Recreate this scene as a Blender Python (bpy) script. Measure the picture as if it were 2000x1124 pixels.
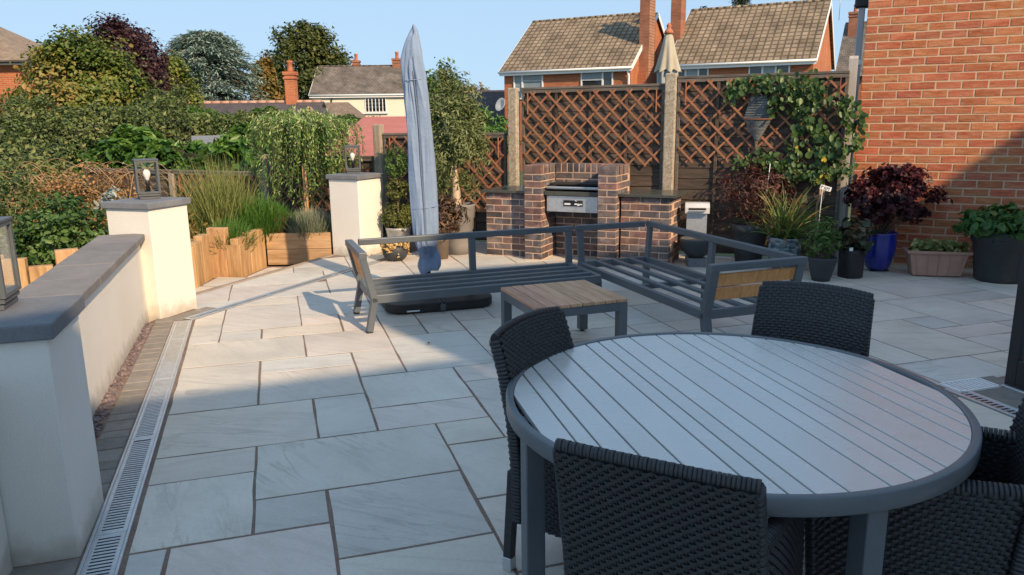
import bpy, bmesh, math, random
import numpy as np
from mathutils import Vector, Matrix, Euler

# ------------------------------------------------------------------ clearing
for o in list(bpy.data.objects):
    bpy.data.objects.remove(o)
scene = bpy.context.scene
COL = scene.collection
R = math.radians
PI = math.pi

# ------------------------------------------------------------------ camera
CAM_H = 1.624
PITCH, ROLL = 0.2174, -0.0117
cam_d = bpy.data.cameras.new('camera')
cam_d.sensor_width = 36.0
cam_d.lens = 36.0 * 1484.1 / 2000.0
cam_d.clip_start = 0.05
cam_d.clip_end = 1500
cam = bpy.data.objects.new('camera', cam_d)
COL.objects.link(cam)
_f = Vector((0, math.cos(PITCH), -math.sin(PITCH)))
_u0 = Vector((0, math.sin(PITCH), math.cos(PITCH)))
_r0 = Vector((1, 0, 0))
_r = _r0 * math.cos(ROLL) + _u0 * math.sin(ROLL)
_u = -_r0 * math.sin(ROLL) + _u0 * math.cos(ROLL)
M3 = Matrix((_r, _u, -_f)).transposed()
cam.matrix_world = Matrix.Translation((0, 0, CAM_H)) @ M3.to_4x4()
scene.camera = cam

# ------------------------------------------------------------------ world, sun, exposure
SUN_EL = 31.2
SUN_DIR = Vector((0.603 * math.cos(R(SUN_EL)), -0.798 * math.cos(R(SUN_EL)), math.sin(R(SUN_EL))))   # towards the sun
world = bpy.data.worlds.new('World')
scene.world = world
world.use_nodes = True
wn = world.node_tree
sky = wn.nodes.new('ShaderNodeTexSky')
sky.sky_type = 'NISHITA'
sky.sun_disc = False
sky.sun_elevation = R(SUN_EL)
sky.sun_rotation = math.atan2(SUN_DIR.x, SUN_DIR.y)
sky.altitude = 50
sky.air_density = 1.0
sky.dust_density = 0.3
sky.ozone_density = 2.5
gam = wn.nodes.new('ShaderNodeGamma')          # evens out the horizon glow over the whole dome
gam.inputs[1].default_value = 0.15
tnt = wn.nodes.new('ShaderNodeMix'); tnt.data_type = 'RGBA'; tnt.blend_type = 'MULTIPLY'; tnt.inputs[0].default_value = 1.0
tnt.inputs[7].default_value = (0.68, 0.93, 1.20, 1)
wn.nodes['Background'].inputs[1].default_value = 0.15
wn.links.new(sky.outputs[0], gam.inputs[0]); wn.links.new(gam.outputs[0], tnt.inputs[6]); wn.links.new(tnt.outputs[2], wn.nodes['Background'].inputs[0])
sun_d = bpy.data.lights.new('sun', 'SUN')
sun_d.energy = 1.55
sun_d.angle = R(0.53)
sun_d.color = (1.0, 0.74, 0.47)
sun = bpy.data.objects.new('sun', sun_d)
sun.rotation_euler = (-SUN_DIR).to_track_quat('-Z', 'Y').to_euler()
sun.location = (8, -12, 14)
COL.objects.link(sun)
scene.view_settings.view_transform = 'Standard'
scene.view_settings.look = 'None'
scene.view_settings.gamma = 1.0
scene.view_settings.exposure = 2.0
scene.render.engine = 'CYCLES'
scene.cycles.max_bounces = 6
scene.cycles.transparent_max_bounces = 12

# ------------------------------------------------------------------ frames of the place
GA = R(17.07)                       # direction of the slab courses
G1 = np.array([math.cos(GA), math.sin(GA)])
G2 = np.array([-math.sin(GA), math.cos(GA)])
HA = R(-25.0)                       # direction of fence, barbecue and house wall
H1 = np.array([math.cos(HA), math.sin(HA)])
HN = np.array([math.sin(HA), -math.cos(HA)])   # towards the patio
rng = np.random.default_rng(7)
rnd = random.Random(11)

# ------------------------------------------------------------------ materials
def _mix(nt, a, b, fac_out=None, fac=0.5, blend='MIX'):
    m = nt.nodes.new('ShaderNodeMix'); m.data_type = 'RGBA'; m.blend_type = blend
    if fac_out is not None: nt.links.new(fac_out, m.inputs[0])
    else: m.inputs[0].default_value = fac
    for i, v in ((6, a), (7, b)):
        if isinstance(v, (tuple, list)): m.inputs[i].default_value = (v[0], v[1], v[2], 1)
        else: nt.links.new(v, m.inputs[i])
    return m.outputs[2]

def mat(name, cols, rough=0.6, scale=6.0, stretch=(1, 1, 1), bump=0.0, bscale=60.0, bdist=0.004, metal=0.0, rand=0.0,
        hue=0.0, spec=0.5, tint=False, trans=0.0, fine=0.0, fscale=90.0, stain=None, stain_scale=1.5, stain_amt=0.5,
        rough_var=0.0, wave=0.0, wscale=3.0, coat=0.0, palette=None, splash=None):
    """procedural material: noise between colours, per-object variation, fine grain, blotchy stains, bump relief"""
    m = bpy.data.materials.new(name); m.use_nodes = True
    nt = m.node_tree; N = nt.nodes; L = nt.links
    bs = N['Principled BSDF']
    tc = N.new('ShaderNodeTexCoord'); oi = N.new('ShaderNodeObjectInfo')
    vm = N.new('ShaderNodeVectorMath'); vm.operation = 'MULTIPLY_ADD'
    cmb = N.new('ShaderNodeCombineXYZ')
    ml = N.new('ShaderNodeMath'); ml.operation = 'MULTIPLY'; ml.inputs[1].default_value = 37.0
    L.new(oi.outputs['Random'], ml.inputs[0])
    for i in range(3): L.new(ml.outputs[0], cmb.inputs[i])
    L.new(tc.outputs['Object'], vm.inputs[0]); vm.inputs[1].default_value = stretch
    L.new(cmb.outputs[0], vm.inputs[2])
    co = vm.outputs[0]
    if tint:
        at = N.new('ShaderNodeAttribute'); at.attribute_name = 'tint'
        fac = at.outputs['Fac']
    else:
        nz = N.new('ShaderNodeTexNoise'); nz.inputs['Scale'].default_value = scale
        nz.inputs['Detail'].default_value = 5; nz.inputs['Roughness'].default_value = 0.62
        L.new(co, nz.inputs['Vector'])
        fac = nz.outputs['Fac']
        if wave > 0:
            wv = N.new('ShaderNodeTexWave'); wv.inputs['Scale'].default_value = wscale
            wv.inputs['Distortion'].default_value = 6.0; wv.inputs['Detail'].default_value = 3
            L.new(co, wv.inputs['Vector'])
            mm = N.new('ShaderNodeMix'); mm.data_type = 'FLOAT'; mm.inputs[0].default_value = wave
            L.new(fac, mm.inputs[2]); L.new(wv.outputs['Fac'], mm.inputs[3]); fac = mm.outputs[0]
    rp = N.new('ShaderNodeValToRGB')
    n = len(cols)
    el = rp.color_ramp.elements
    lo, hi = (0.0, 1.0) if tint else (0.32, 0.68)
    while len(el) < n: el.new(0.5)
    for i, c in enumerate(cols):
        el[i].position = lo + (hi - lo) * (i / max(1, n - 1)); el[i].color = (c[0], c[1], c[2], 1)
    L.new(fac, rp.inputs[0]); col = rp.outputs[0]
    if fine > 0:
        fz = N.new('ShaderNodeTexNoise'); fz.inputs['Scale'].default_value = fscale; fz.inputs['Detail'].default_value = 3
        L.new(co, fz.inputs['Vector'])
        mr = N.new('ShaderNodeMapRange'); mr.inputs[1].default_value = 0.3; mr.inputs[2].default_value = 0.7
        mr.inputs[3].default_value = 1 - fine; mr.inputs[4].default_value = 1 + fine
        L.new(fz.outputs['Fac'], mr.inputs[0])
        col = _mix(nt, col, mr.outputs[0], None, 1.0, 'MULTIPLY')
    if stain is not None:
        sz = N.new('ShaderNodeTexNoise'); sz.inputs['Scale'].default_value = stain_scale; sz.inputs['Detail'].default_value = 6
        L.new(co, sz.inputs['Vector'])
        mr = N.new('ShaderNodeMapRange'); mr.inputs[1].default_value = 0.52; mr.inputs[2].default_value = 0.68
        mr.inputs[3].default_value = 0; mr.inputs[4].default_value = stain_amt
        L.new(sz.outputs['Fac'], mr.inputs[0])
        col = _mix(nt, col, stain, mr.outputs[0])
    if palette:
        mp = N.new('ShaderNodeMath'); mp.operation = 'MULTIPLY'; mp.inputs[1].default_value = 13.7; mf = N.new('ShaderNodeMath'); mf.operation = 'FRACT'
        L.new(oi.outputs['Random'], mp.inputs[0]); L.new(mp.outputs[0], mf.inputs[0])
        pr = N.new('ShaderNodeValToRGB'); pr.color_ramp.interpolation = 'CONSTANT'; pe = pr.color_ramp.elements
        while len(pe) < len(palette): pe.new(.5)
        for i, c in enumerate(palette): pe[i].position = i / len(palette); pe[i].color = (c[0], c[1], c[2], 1)
        L.new(mf.outputs[0], pr.inputs[0]); col = _mix(nt, col, pr.outputs[0], None, 1.0, 'MULTIPLY')
    if splash:
        # splash dirt thrown up by rain along the foot of a wall (object z = height above the paving)
        sx = N.new('ShaderNodeSeparateXYZ'); L.new(tc.outputs['Object'], sx.inputs[0])
        sn = N.new('ShaderNodeTexNoise'); sn.inputs['Scale'].default_value = 14; sn.inputs['Detail'].default_value = 6; L.new(tc.outputs['Object'], sn.inputs['Vector'])
        sm = N.new('ShaderNodeMath'); sm.operation = 'MULTIPLY_ADD'; sm.inputs[1].default_value = -0.22; L.new(sn.outputs['Fac'], sm.inputs[0]); L.new(sx.outputs[2], sm.inputs[2])
        sr = N.new('ShaderNodeMapRange'); sr.inputs[1].default_value = -0.10; sr.inputs[2].default_value = 0.02; sr.inputs[3].default_value = 0.5; sr.inputs[4].default_value = 0.0; L.new(sm.outputs[0], sr.inputs[0])
        col = _mix(nt, col, splash, sr.outputs[0])
    if rand > 0 or hue > 0:
        hs = N.new('ShaderNodeHueSaturation')
        mr = N.new('ShaderNodeMapRange'); mr.inputs[3].default_value = 1 - rand; mr.inputs[4].default_value = 1 + rand
        L.new(oi.outputs['Random'], mr.inputs[0]); L.new(mr.outputs[0], hs.inputs['Value'])
        m2 = N.new('ShaderNodeMath'); m2.operation = 'MULTIPLY'; m2.inputs[1].default_value = 7.31
        m3 = N.new('ShaderNodeMath'); m3.operation = 'FRACT'
        L.new(oi.outputs['Random'], m2.inputs[0]); L.new(m2.outputs[0], m3.inputs[0])
        mr2 = N.new('ShaderNodeMapRange'); mr2.inputs[3].default_value = 0.5 - hue; mr2.inputs[4].default_value = 0.5 + hue
        L.new(m3.outputs[0], mr2.inputs[0]); L.new(mr2.outputs[0], hs.inputs['Hue'])
        L.new(col, hs.inputs['Color']); col = hs.outputs[0]
    L.new(col, bs.inputs['Base Color'])
    bs.inputs['Roughness'].default_value = rough
    bs.inputs['Metallic'].default_value = metal
    bs.inputs['Specular IOR Level'].default_value = spec
    if coat: bs.inputs['Coat Weight'].default_value = coat
    if rough_var > 0:
        rz = N.new('ShaderNodeTexNoise'); rz.inputs['Scale'].default_value = scale * 2; rz.inputs['Detail'].default_value = 4
        L.new(co, rz.inputs['Vector'])
        mr = N.new('ShaderNodeMapRange'); mr.inputs[1].default_value = 0.3; mr.inputs[2].default_value = 0.7
        mr.inputs[3].default_value = rough - rough_var; mr.inputs[4].default_value = rough + rough_var
        L.new(rz.outputs['Fac'], mr.inputs[0]); L.new(mr.outputs[0], bs.inputs['Roughness'])
    if bump > 0:
        bz = N.new('ShaderNodeTexNoise'); bz.inputs['Scale'].default_value = bscale; bz.inputs['Detail'].default_value = 6
        bz.inputs['Roughness'].default_value = 0.65
        L.new(co, bz.inputs['Vector'])
        bp = N.new('ShaderNodeBump'); bp.inputs['Strength'].default_value = bump; bp.inputs['Distance'].default_value = bdist
        L.new(bz.outputs['Fac'], bp.inputs['Height']); L.new(bp.outputs[0], bs.inputs['Normal'])
    if trans > 0:
        tr = N.new('ShaderNodeBsdfTranslucent'); L.new(col, tr.inputs['Color'])
        ms = N.new('ShaderNodeMixShader'); ms.inputs[0].default_value = trans
        out = N['Material Output']
        L.new(bs.outputs[0], ms.inputs[1]); L.new(tr.outputs[0], ms.inputs[2]); L.new(ms.outputs[0], out.inputs['Surface'])
    return m

def glass_mat(name, col=(0.9, 0.95, 0.95), alpha=0.12):
    m = bpy.data.materials.new(name); m.use_nodes = True
    nt = m.node_tree; N = nt.nodes; L = nt.links
    bs = N.new('ShaderNodeBsdfGlossy'); N.remove(N['Principled BSDF'])
    bs.inputs['Color'].default_value = (*col, 1); bs.inputs['Roughness'].default_value = 0.03
    tr = N.new('ShaderNodeBsdfTransparent')
    lw = N.new('ShaderNodeLayerWeight'); lw.inputs[0].default_value = 0.5
    pw_ = N.new('ShaderNodeMath'); pw_.operation = 'POWER'; pw_.inputs[1].default_value = 4.0; L.new(lw.outputs['Facing'], pw_.inputs[0])
    ad = N.new('ShaderNodeMath'); ad.operation = 'MULTIPLY_ADD'; ad.inputs[1].default_value = 0.6; ad.inputs[2].default_value = alpha + 0.035
    L.new(pw_.outputs[0], ad.inputs[0])
    ms = N.new('ShaderNodeMixShader'); L.new(ad.outputs[0], ms.inputs[0])
    L.new(tr.outputs[0], ms.inputs[1]); L.new(bs.outputs[0], ms.inputs[2])
    L.new(ms.outputs[0], N['Material Output'].inputs['Surface'])
    return m

# ------------------------------------------------------------------ mesh builder
class MB:
    def __init__(s): s.v = []; s.f = []; s.sm = []
    def add(s, vs, fs, smooth=False):
        b = len(s.v); s.v += [tuple(map(float, q)) for q in vs]
        for f in fs: s.f.append([b + i for i in f]); s.sm.append(smooth)
        return s
    def box(s, c, size, rz=0.0, M=None):
        x, y, z = [k / 2 for k in size]
        q = [(-x, -y, -z), (x, -y, -z), (x, y, -z), (-x, y, -z), (-x, -y, z), (x, -y, z), (x, y, z), (-x, y, z)]
        if M is not None: q = [M @ Vector(p) for p in q]
        elif rz:
            ca, sa = math.cos(rz), math.sin(rz); q = [(p[0] * ca - p[1] * sa, p[0] * sa + p[1] * ca, p[2]) for p in q]
        q = [(p[0] + c[0], p[1] + c[1], p[2] + c[2]) for p in q]
        return s.add(q, [(0, 3, 2, 1), (4, 5, 6, 7), (0, 1, 5, 4), (1, 2, 6, 5), (2, 3, 7, 6), (3, 0, 4, 7)])
    def bar(s, a, b, w, h, up=(0, 0, 1)):
        """rectangular bar from a to b, w across, h along up"""
        a, b = Vector(a), Vector(b); d = (b - a); ln = d.length; d.normalize()
        up = Vector(up); sd = d.cross(up)
        if sd.length < 1e-4: sd = d.cross(Vector((0, 1, 0)))
        sd.normalize(); u = sd.cross(d).normalized()
        M = Matrix((sd, d, u)).transposed()
        return s.box((a + b) / 2, (w, ln, h), M=M)
    def prism(s, poly, z0, z1, cap=True):
        n = len(poly)
        A = sum(poly[i][0] * poly[(i + 1) % n][1] - poly[(i + 1) % n][0] * poly[i][1] for i in range(n))
        if A < 0: poly = list(poly)[::-1]
        z0s = z0 if isinstance(z0, (list, tuple)) else [z0] * n
        z1s = z1 if isinstance(z1, (list, tuple)) else [z1] * n
        vs = [(p[0], p[1], z) for p, z in zip(poly, z0s)] + [(p[0], p[1], z) for p, z in zip(poly, z1s)]
        fs = [(i, (i + 1) % n, n + (i + 1) % n, n + i) for i in range(n)]
        if cap: fs += [tuple(range(n - 1, -1, -1)), tuple(range(n, 2 * n))]
        return s.add(vs, fs)
    def tube(s, pts, rad, n=8, cap=True, smooth=True, sx=1.0):
        pts = [Vector(p) for p in pts]; k = len(pts)
        rad = rad if isinstance(rad, (list, tuple)) else [rad] * k
        vs = []; fs = []
        ref = Vector((0, 0, 1))
        for i in range(k):
            d = (pts[min(i + 1, k - 1)] - pts[max(i - 1, 0)]).normalized()
            if i == 0:
                ref = Vector((1, 0, 0)) if abs(d.x) < 0.8 else Vector((0, 1, 0))
            a = (ref - d * ref.dot(d)).normalized(); ref = a; b = d.cross(a)
            for j in range(n):
                t = 2 * PI * j / n
                vs.append(pts[i] + (a * math.cos(t) * sx + b * math.sin(t)) * rad[i])
        for i in range(k - 1):
            for j in range(n):
                fs.append((i * n + j, i * n + (j + 1) % n, (i + 1) * n + (j + 1) % n, (i + 1) * n + j))
        s.add(vs, fs, smooth)
        if cap:
            b = len(s.v) - k * n
            s.f.append([b + j for j in range(n - 1, -1, -1)]); s.sm.append(False)
            s.f.append([b + (k - 1) * n + j for j in range(n)]); s.sm.append(False)
        return s
    def lathe(s, prof, n=32, c=(0, 0, 0), smooth=True, sq=None):
        vs = []; fs = []; k = len(prof)
        for r, z in prof:
            for j in range(n):
                t = 2 * PI * j / n
                vs.append((c[0] + r * math.cos(t), c[1] + r * math.sin(t), c[2] + z))
        for i in range(k - 1):
            for j in range(n):
                fs.append((i * n + j, i * n + (j + 1) % n, (i + 1) * n + (j + 1) % n, (i + 1) * n + j))
        s.add(vs, fs, smooth)
        b = len(s.v) - k * n
        s.f.append([b + j for j in range(n - 1, -1, -1)]); s.sm.append(False)
        s.f.append([b + (k - 1) * n + j for j in range(n)]); s.sm.append(False)
        return s
    def mesh(s, name, bevel=0.0, seg=1):
        me = bpy.data.meshes.new(name)
        me.from_pydata(s.v, [], s.f); me.update()
        if bevel > 0:
            bm = bmesh.new(); bm.from_mesh(me)
            es = [e for e in bm.edges if len(e.link_faces) == 2 and e.calc_face_angle(0) > R(25)]
            bmesh.ops.bevel(bm, geom=es, offset=bevel, segments=seg, profile=0.5, affect='EDGES', clamp_overlap=True)
            bm.to_mesh(me); bm.free()
        else:
            if any(s.sm): me.polygons.foreach_set('use_smooth', s.sm)
        return me

def link(name, me, material=None, parent=None, loc=None, rotz=None):
    o = bpy.data.objects.new(name, me)
    COL.objects.link(o)
    if material is not None and me is not None and len(me.materials) == 0: me.materials.append(material)
    if parent is not None: o.parent = parent
    if loc is not None: o.location = loc
    if rotz is not None: o.rotation_euler = (0, 0, rotz)
    return o

def obj(name, mb, material, parent=None, bevel=0.0, seg=1, loc=None, rotz=None):
    return link(name, mb.mesh(name, bevel, seg), material, parent, loc, rotz)

def tag(o, label=None, cat=None, group=None, kind=None):
    if label: o['label'] = label
    if cat: o['category'] = cat
    if group: o['group'] = group
    if kind: o['kind'] = kind
    return o

def thing(name, label, cat, loc=(0, 0, 0), rotz=0.0, group=None):
    o = bpy.data.objects.new(name, None); COL.objects.link(o)
    o.empty_display_size = 0.2
    o.location = loc; o.rotation_euler = (0, 0, rotz)
    return tag(o, label, cat, group)

def kids(o):
    return [c for c in KIDS.get(o.name, [])]

def copy_tree(o, parent=None):
    c = o.copy(); COL.objects.link(c)
    if parent is not None: c.parent = parent
    for ch in list(o.children): copy_tree(ch, c)
    return c

def struct(o): return tag(o, kind='structure')

# ------------------------------------------------------------------ foliage
def leaf_mesh(name, P, Nrm, size, aspect=0.5, tint=None, fold=0.18, hexa=False, along=None):
    """P (n,3) leaf centres, Nrm (n,3) normals, size (n,) lengths; each leaf a folded diamond (or six-sided) blade"""
    n = len(P)
    Nrm = Nrm / (np.linalg.norm(Nrm, axis=1, keepdims=True) + 1e-9)
    if along is None: along = rng.normal(size=(n, 3))
    t = along - Nrm * np.sum(along * Nrm, axis=1, keepdims=True)
    t /= (np.linalg.norm(t, axis=1, keepdims=True) + 1e-9)
    b = np.cross(Nrm, t)
    s = size[:, None]
    if not hexa:
        V = np.stack([P - t * s * .5, P + b * s * aspect * .5 + Nrm * s * fold * .5 - t * s * .05, P + t * s * .5, P - b * s * aspect * .5 + Nrm * s * fold * .5 - t * s * .05], 1).reshape(-1, 3)
        k = 4
        F = (np.arange(n)[:, None] * 4 + np.array([[0, 1, 2, 0, 2, 3]])).reshape(-1)
        nf = 2 * n
    else:
        w = s * aspect * .5; up = Nrm * s * fold * .5
        V = np.stack([P - t * s * .5, P - t * s * .22 + b * w * .85 + up, P + t * s * .15 + b * w * .9 + up, P + t * s * .5 - up * .3, P + t * s * .15 - b * w * .9 + up, P - t * s * .22 - b * w * .85 + up], 1).reshape(-1, 3)
        k = 6
        F = (np.arange(n)[:, None] * 6 + np.array([[0, 1, 2, 0, 2, 3, 0, 3, 4, 0, 4, 5]])).reshape(-1)
        nf = 4 * n
    me = bpy.data.meshes.new(name)
    me.vertices.add(len(V)); me.vertices.foreach_set('co', V.astype(np.float32).reshape(-1))
    me.loops.add(nf * 3); me.loops.foreach_set('vertex_index', F.astype(np.int32))
    me.polygons.add(nf); me.polygons.foreach_set('loop_start', np.arange(0, nf * 3, 3, dtype=np.int32))
    me.polygons.foreach_set('loop_total', np.full(nf, 3, dtype=np.int32))
    me.update(calc_edges=True)
    if tint is None: tint = rng.random(n)
    at = me.attributes.new('tint', 'FLOAT', 'POINT')
    at.data.foreach_set('value', np.repeat(np.clip(tint, 0, 1), k).astype(np.float32))
    return me

def crown_pts(n, rad, nclump, clump_r, shell=0.62, zmin=-1.0, seed=1, egg=0.0):
    """leaf centres in clumps spread through an ellipsoid crown; also normals and a tint that follows the clump"""
    g = np.random.default_rng(seed)
    d = g.normal(size=(nclump, 3)); d /= np.linalg.norm(d, axis=1, keepdims=True)
    d[:, 2] = np.where(d[:, 2] < zmin, -d[:, 2], d[:, 2])
    r = shell + (1 - shell) * g.random(nclump) ** 0.6
    inner = g.random(nclump) < 0.25
    r[inner] *= g.random(inner.sum()) * 0.7 + 0.2
    C = d * r[:, None]
    if egg: C[:, :2] *= (1 - egg * C[:, 2:3])
    k = g.integers(0, nclump, n)
    cr = clump_r * (0.6 + 0.8 * g.random(nclump))
    P = C[k] + np.clip(g.normal(size=(n, 3)), -1.7, 1.7) * cr[k][:, None] * np.array([1, 1, 0.75])
    nr = P - C[k] * 0.55 + g.normal(size=(n, 3)) * 0.35
    nr[:, 2] += 0.25
    tint = np.clip(0.5 + (g.random(nclump)[k] - 0.5) * 0.7 + (g.random(n) - 0.5) * 0.6, 0, 1)
    return P * np.array(rad), nr, tint

def blade_mesh(name, B, D, L, W, bend, tint=None, seg=4, tip=0.1):
    """strap leaves / grass blades: base B, initial direction D, length L, width W, bend = droop"""
    n = len(B); V = []; T = []
    D = D / np.linalg.norm(D, axis=1, keepdims=True)
    side = np.cross(D, np.array([0, 0, 1.0])) + rng.normal(size=(n, 3)) * 0.35
    side -= D * np.sum(side * D, axis=1, keepdims=True)
    side /= (np.linalg.norm(side, axis=1, keepdims=True) + 1e-9)
    pos = B.copy(); d = D.copy(); rows = []
    for i in range(seg + 1):
        f = i / seg; w = W * (1 - (1 - tip) * f ** 1.6) * 0.5 * (0.7 + 0.6 * min(f * 3, 0.5))
        rows.append(np.stack([pos - side * w[:, None], pos + side * w[:, None]], 1))
        pos = pos + d * (L / seg)[:, None]
        d = d + np.stack([np.zeros(n), np.zeros(n), -bend * (0.5 + f)], 1)
        d /= np.linalg.norm(d, axis=1, keepdims=True)
    V = np.stack(rows, 1).reshape(-1, 3)
    k = 2 * (seg + 1)
    fl = []
    for i in range(seg):
        a = 2 * i; fl += [[a, a + 1, a + 3, a + 2]]
    F = (np.arange(n)[:, None, None] * k + np.array(fl)[None]).reshape(-1)
    nf = n * seg
    me = bpy.data.meshes.new(name)
    me.vertices.add(len(V)); me.vertices.foreach_set('co', V.astype(np.float32).reshape(-1))
    me.loops.add(nf * 4); me.loops.foreach_set('vertex_index', F.astype(np.int32))
    me.polygons.add(nf); me.polygons.foreach_set('loop_start', np.arange(0, nf * 4, 4, dtype=np.int32))
    me.polygons.foreach_set('loop_total', np.full(nf, 4, dtype=np.int32))
    me.update(calc_edges=True)
    if tint is None: tint = rng.random(n)
    at = me.attributes.new('tint', 'FLOAT', 'POINT')
    at.data.foreach_set('value', np.repeat(np.clip(tint, 0, 1), k).astype(np.float32))
    return me

def twigs(mb, base, tips, r0, n=4, wob=0.1, seg=4):
    base = Vector(base)
    for t in tips:
        t = Vector(t); L_ = (t - base).length
        pts = []
        for i in range(seg + 1):
            f = i / seg
            p = base.lerp(t, f) + Vector([rnd.uniform(-1, 1) * wob * L_ * f * (1 - f) * 2 for _ in range(3)])
            pts.append(p)
        mb.tube(pts, [r0 * (1 - 0.8 * i / seg) for i in range(seg + 1)], n=n, cap=False)
    return mb

def sandstone(name):
    """riven sandstone: cloudy tone, veins, thin delamination edges and a per-flag tint"""
    m = bpy.data.materials.new(name); m.use_nodes = True
    nt = m.node_tree; N = nt.nodes; L = nt.links; bs = N['Principled BSDF']
    tc = N.new('ShaderNodeTexCoord'); oi = N.new('ShaderNodeObjectInfo')
    ml = N.new('ShaderNodeMath'); ml.operation = 'MULTIPLY'; ml.inputs[1].default_value = 41.0; L.new(oi.outputs['Random'], ml.inputs[0])
    cmb = N.new('ShaderNodeCombineXYZ')
    for i in range(3): L.new(ml.outputs[0], cmb.inputs[i])
    ad = N.new('ShaderNodeVectorMath'); ad.operation = 'ADD'; L.new(tc.outputs['Object'], ad.inputs[0]); L.new(cmb.outputs[0], ad.inputs[1])
    rot = N.new('ShaderNodeVectorRotate'); rot.rotation_type = 'Z_AXIS'; L.new(tc.outputs['Object'], rot.inputs['Vector'])
    ra = N.new('ShaderNodeMath'); ra.operation = 'MULTIPLY_ADD'; ra.inputs[1].default_value = 1.6; ra.inputs[2].default_value = -0.5; L.new(oi.outputs['Random'], ra.inputs[0]); L.new(ra.outputs[0], rot.inputs['Angle'])
    a2 = N.new('ShaderNodeVectorMath'); a2.operation = 'ADD'; L.new(rot.outputs[0], a2.inputs[0]); L.new(cmb.outputs[0], a2.inputs[1])
    st = N.new('ShaderNodeVectorMath'); st.operation = 'MULTIPLY'; st.inputs[1].default_value = (0.9, 6.5, 1.0); L.new(a2.outputs[0], st.inputs[0])
    def noise(v, sc, det=5, ro=0.6, dist=0.0):
        n = N.new('ShaderNodeTexNoise'); n.inputs['Scale'].default_value = sc; n.inputs['Detail'].default_value = det; n.inputs['Roughness'].default_value = ro; n.inputs['Distortion'].default_value = dist
        L.new(v, n.inputs['Vector']); return n.outputs['Fac']
    def ramp(f, stops):
        r = N.new('ShaderNodeValToRGB'); e = r.color_ramp.elements
        while len(e) < len(stops): e.new(.5)
        for i, (p, c) in enumerate(stops): e[i].position = p; e[i].color = (c, c, c, 1) if not isinstance(c, tuple) else (*c, 1)
        L.new(f, r.inputs[0]); return r.outputs[0]
    cloud = noise(ad.outputs[0], 1.7, 6)
    vein = noise(st.outputs[0], 1.9, 7, .62, .9)
    edge1 = ramp(noise(st.outputs[0], 1.15, 6, .58, .5), [(.478, 0.0), (.497, 1.0), (.503, 1.0), (.51, 0.0)])
    edge2 = ramp(noise(a2.outputs[0], 2.3, 7, .65, .4), [(.520, 0.0), (.530, 1.0), (.534, 0.0)])
    mask = ramp(noise(ad.outputs[0], .9, 3), [(.46, 0.0), (.62, 1.0)])
    fine = noise(ad.outputs[0], 70, 4, .7)
    col = ramp(cloud, [(.30, (.51, .485, .445)), (.50, (.605, .575, .53)), (.70, (.665, .63, .58))])
    col = _mix(nt, col, (.45, .435, .41), ramp(vein, [(.52, 0.0), (.70, .55)]))
    col = _mix(nt, col, (.70, .68, .65), ramp(vein, [(.25, .40), (.42, 0.0)]))
    mm = N.new('ShaderNodeMath'); mm.operation = 'MULTIPLY'; L.new(edge1, mm.inputs[0]); L.new(mask, mm.inputs[1])
    m3 = N.new('ShaderNodeMath'); m3.operation = 'MULTIPLY'; m3.inputs[1].default_value = .40; L.new(mm.outputs[0], m3.inputs[0])
    col = _mix(nt, col, (.36, .345, .325), m3.outputs[0])
    m4 = N.new('ShaderNodeMath'); m4.operation = 'MULTIPLY'; L.new(edge2, m4.inputs[0]); L.new(mask, m4.inputs[1])
    m5 = N.new('ShaderNodeMath'); m5.operation = 'MULTIPLY'; m5.inputs[1].default_value = .25; L.new(m4.outputs[0], m5.inputs[0])
    col = _mix(nt, col, (.74, .72, .69), m5.outputs[0])
    blot = ramp(noise(ad.outputs[0], 4.5, 5), [(.60, 0.0), (.72, .30)])
    col = _mix(nt, col, (.50, .45, .39), blot)
    mr = N.new('ShaderNodeMapRange'); mr.inputs[1].default_value = .3; mr.inputs[2].default_value = .7; mr.inputs[3].default_value = .94; mr.inputs[4].default_value = 1.06; L.new(fine, mr.inputs[0])
    col = _mix(nt, col, mr.outputs[0], None, 1.0, 'MULTIPLY')
    tint = ramp(oi.outputs['Random'], [(0, (.95, .91, .85)), (.17, (.86, .90, .92)), (.34, (1.02, .96, .88)), (.5, (.80, .82, .82)), (.67, (1.02, .94, .91)), (.84, (.90, .89, .85)), (1, (1.04, 1.02, .98))])
    col = _mix(nt, col, tint, None, 1.0, 'MULTIPLY')
    L.new(col, bs.inputs['Base Color']); bs.inputs['Specular IOR Level'].default_value = .35
    mr2 = N.new('ShaderNodeMapRange'); mr2.inputs[1].default_value = .3; mr2.inputs[2].default_value = .7; mr2.inputs[3].default_value = .5; mr2.inputs[4].default_value = .75; L.new(cloud, mr2.inputs[0]); L.new(mr2.outputs[0], bs.inputs['Roughness'])
    hs = N.new('ShaderNodeMath'); hs.operation = 'MULTIPLY_ADD'; hs.inputs[1].default_value = .35; L.new(mm.outputs[0], hs.inputs[0]); L.new(vein, hs.inputs[2])
    h2 = N.new('ShaderNodeMath'); h2.operation = 'MULTIPLY_ADD'; h2.inputs[1].default_value = .12; L.new(fine, h2.inputs[0]); L.new(hs.outputs[0], h2.inputs[2])
    bp = N.new('ShaderNodeBump'); bp.inputs['Strength'].default_value = .45; bp.inputs['Distance'].default_value = .014
    L.new(h2.outputs[0], bp.inputs['Height']); L.new(bp.outputs[0], bs.inputs['Normal'])
    return m
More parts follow.
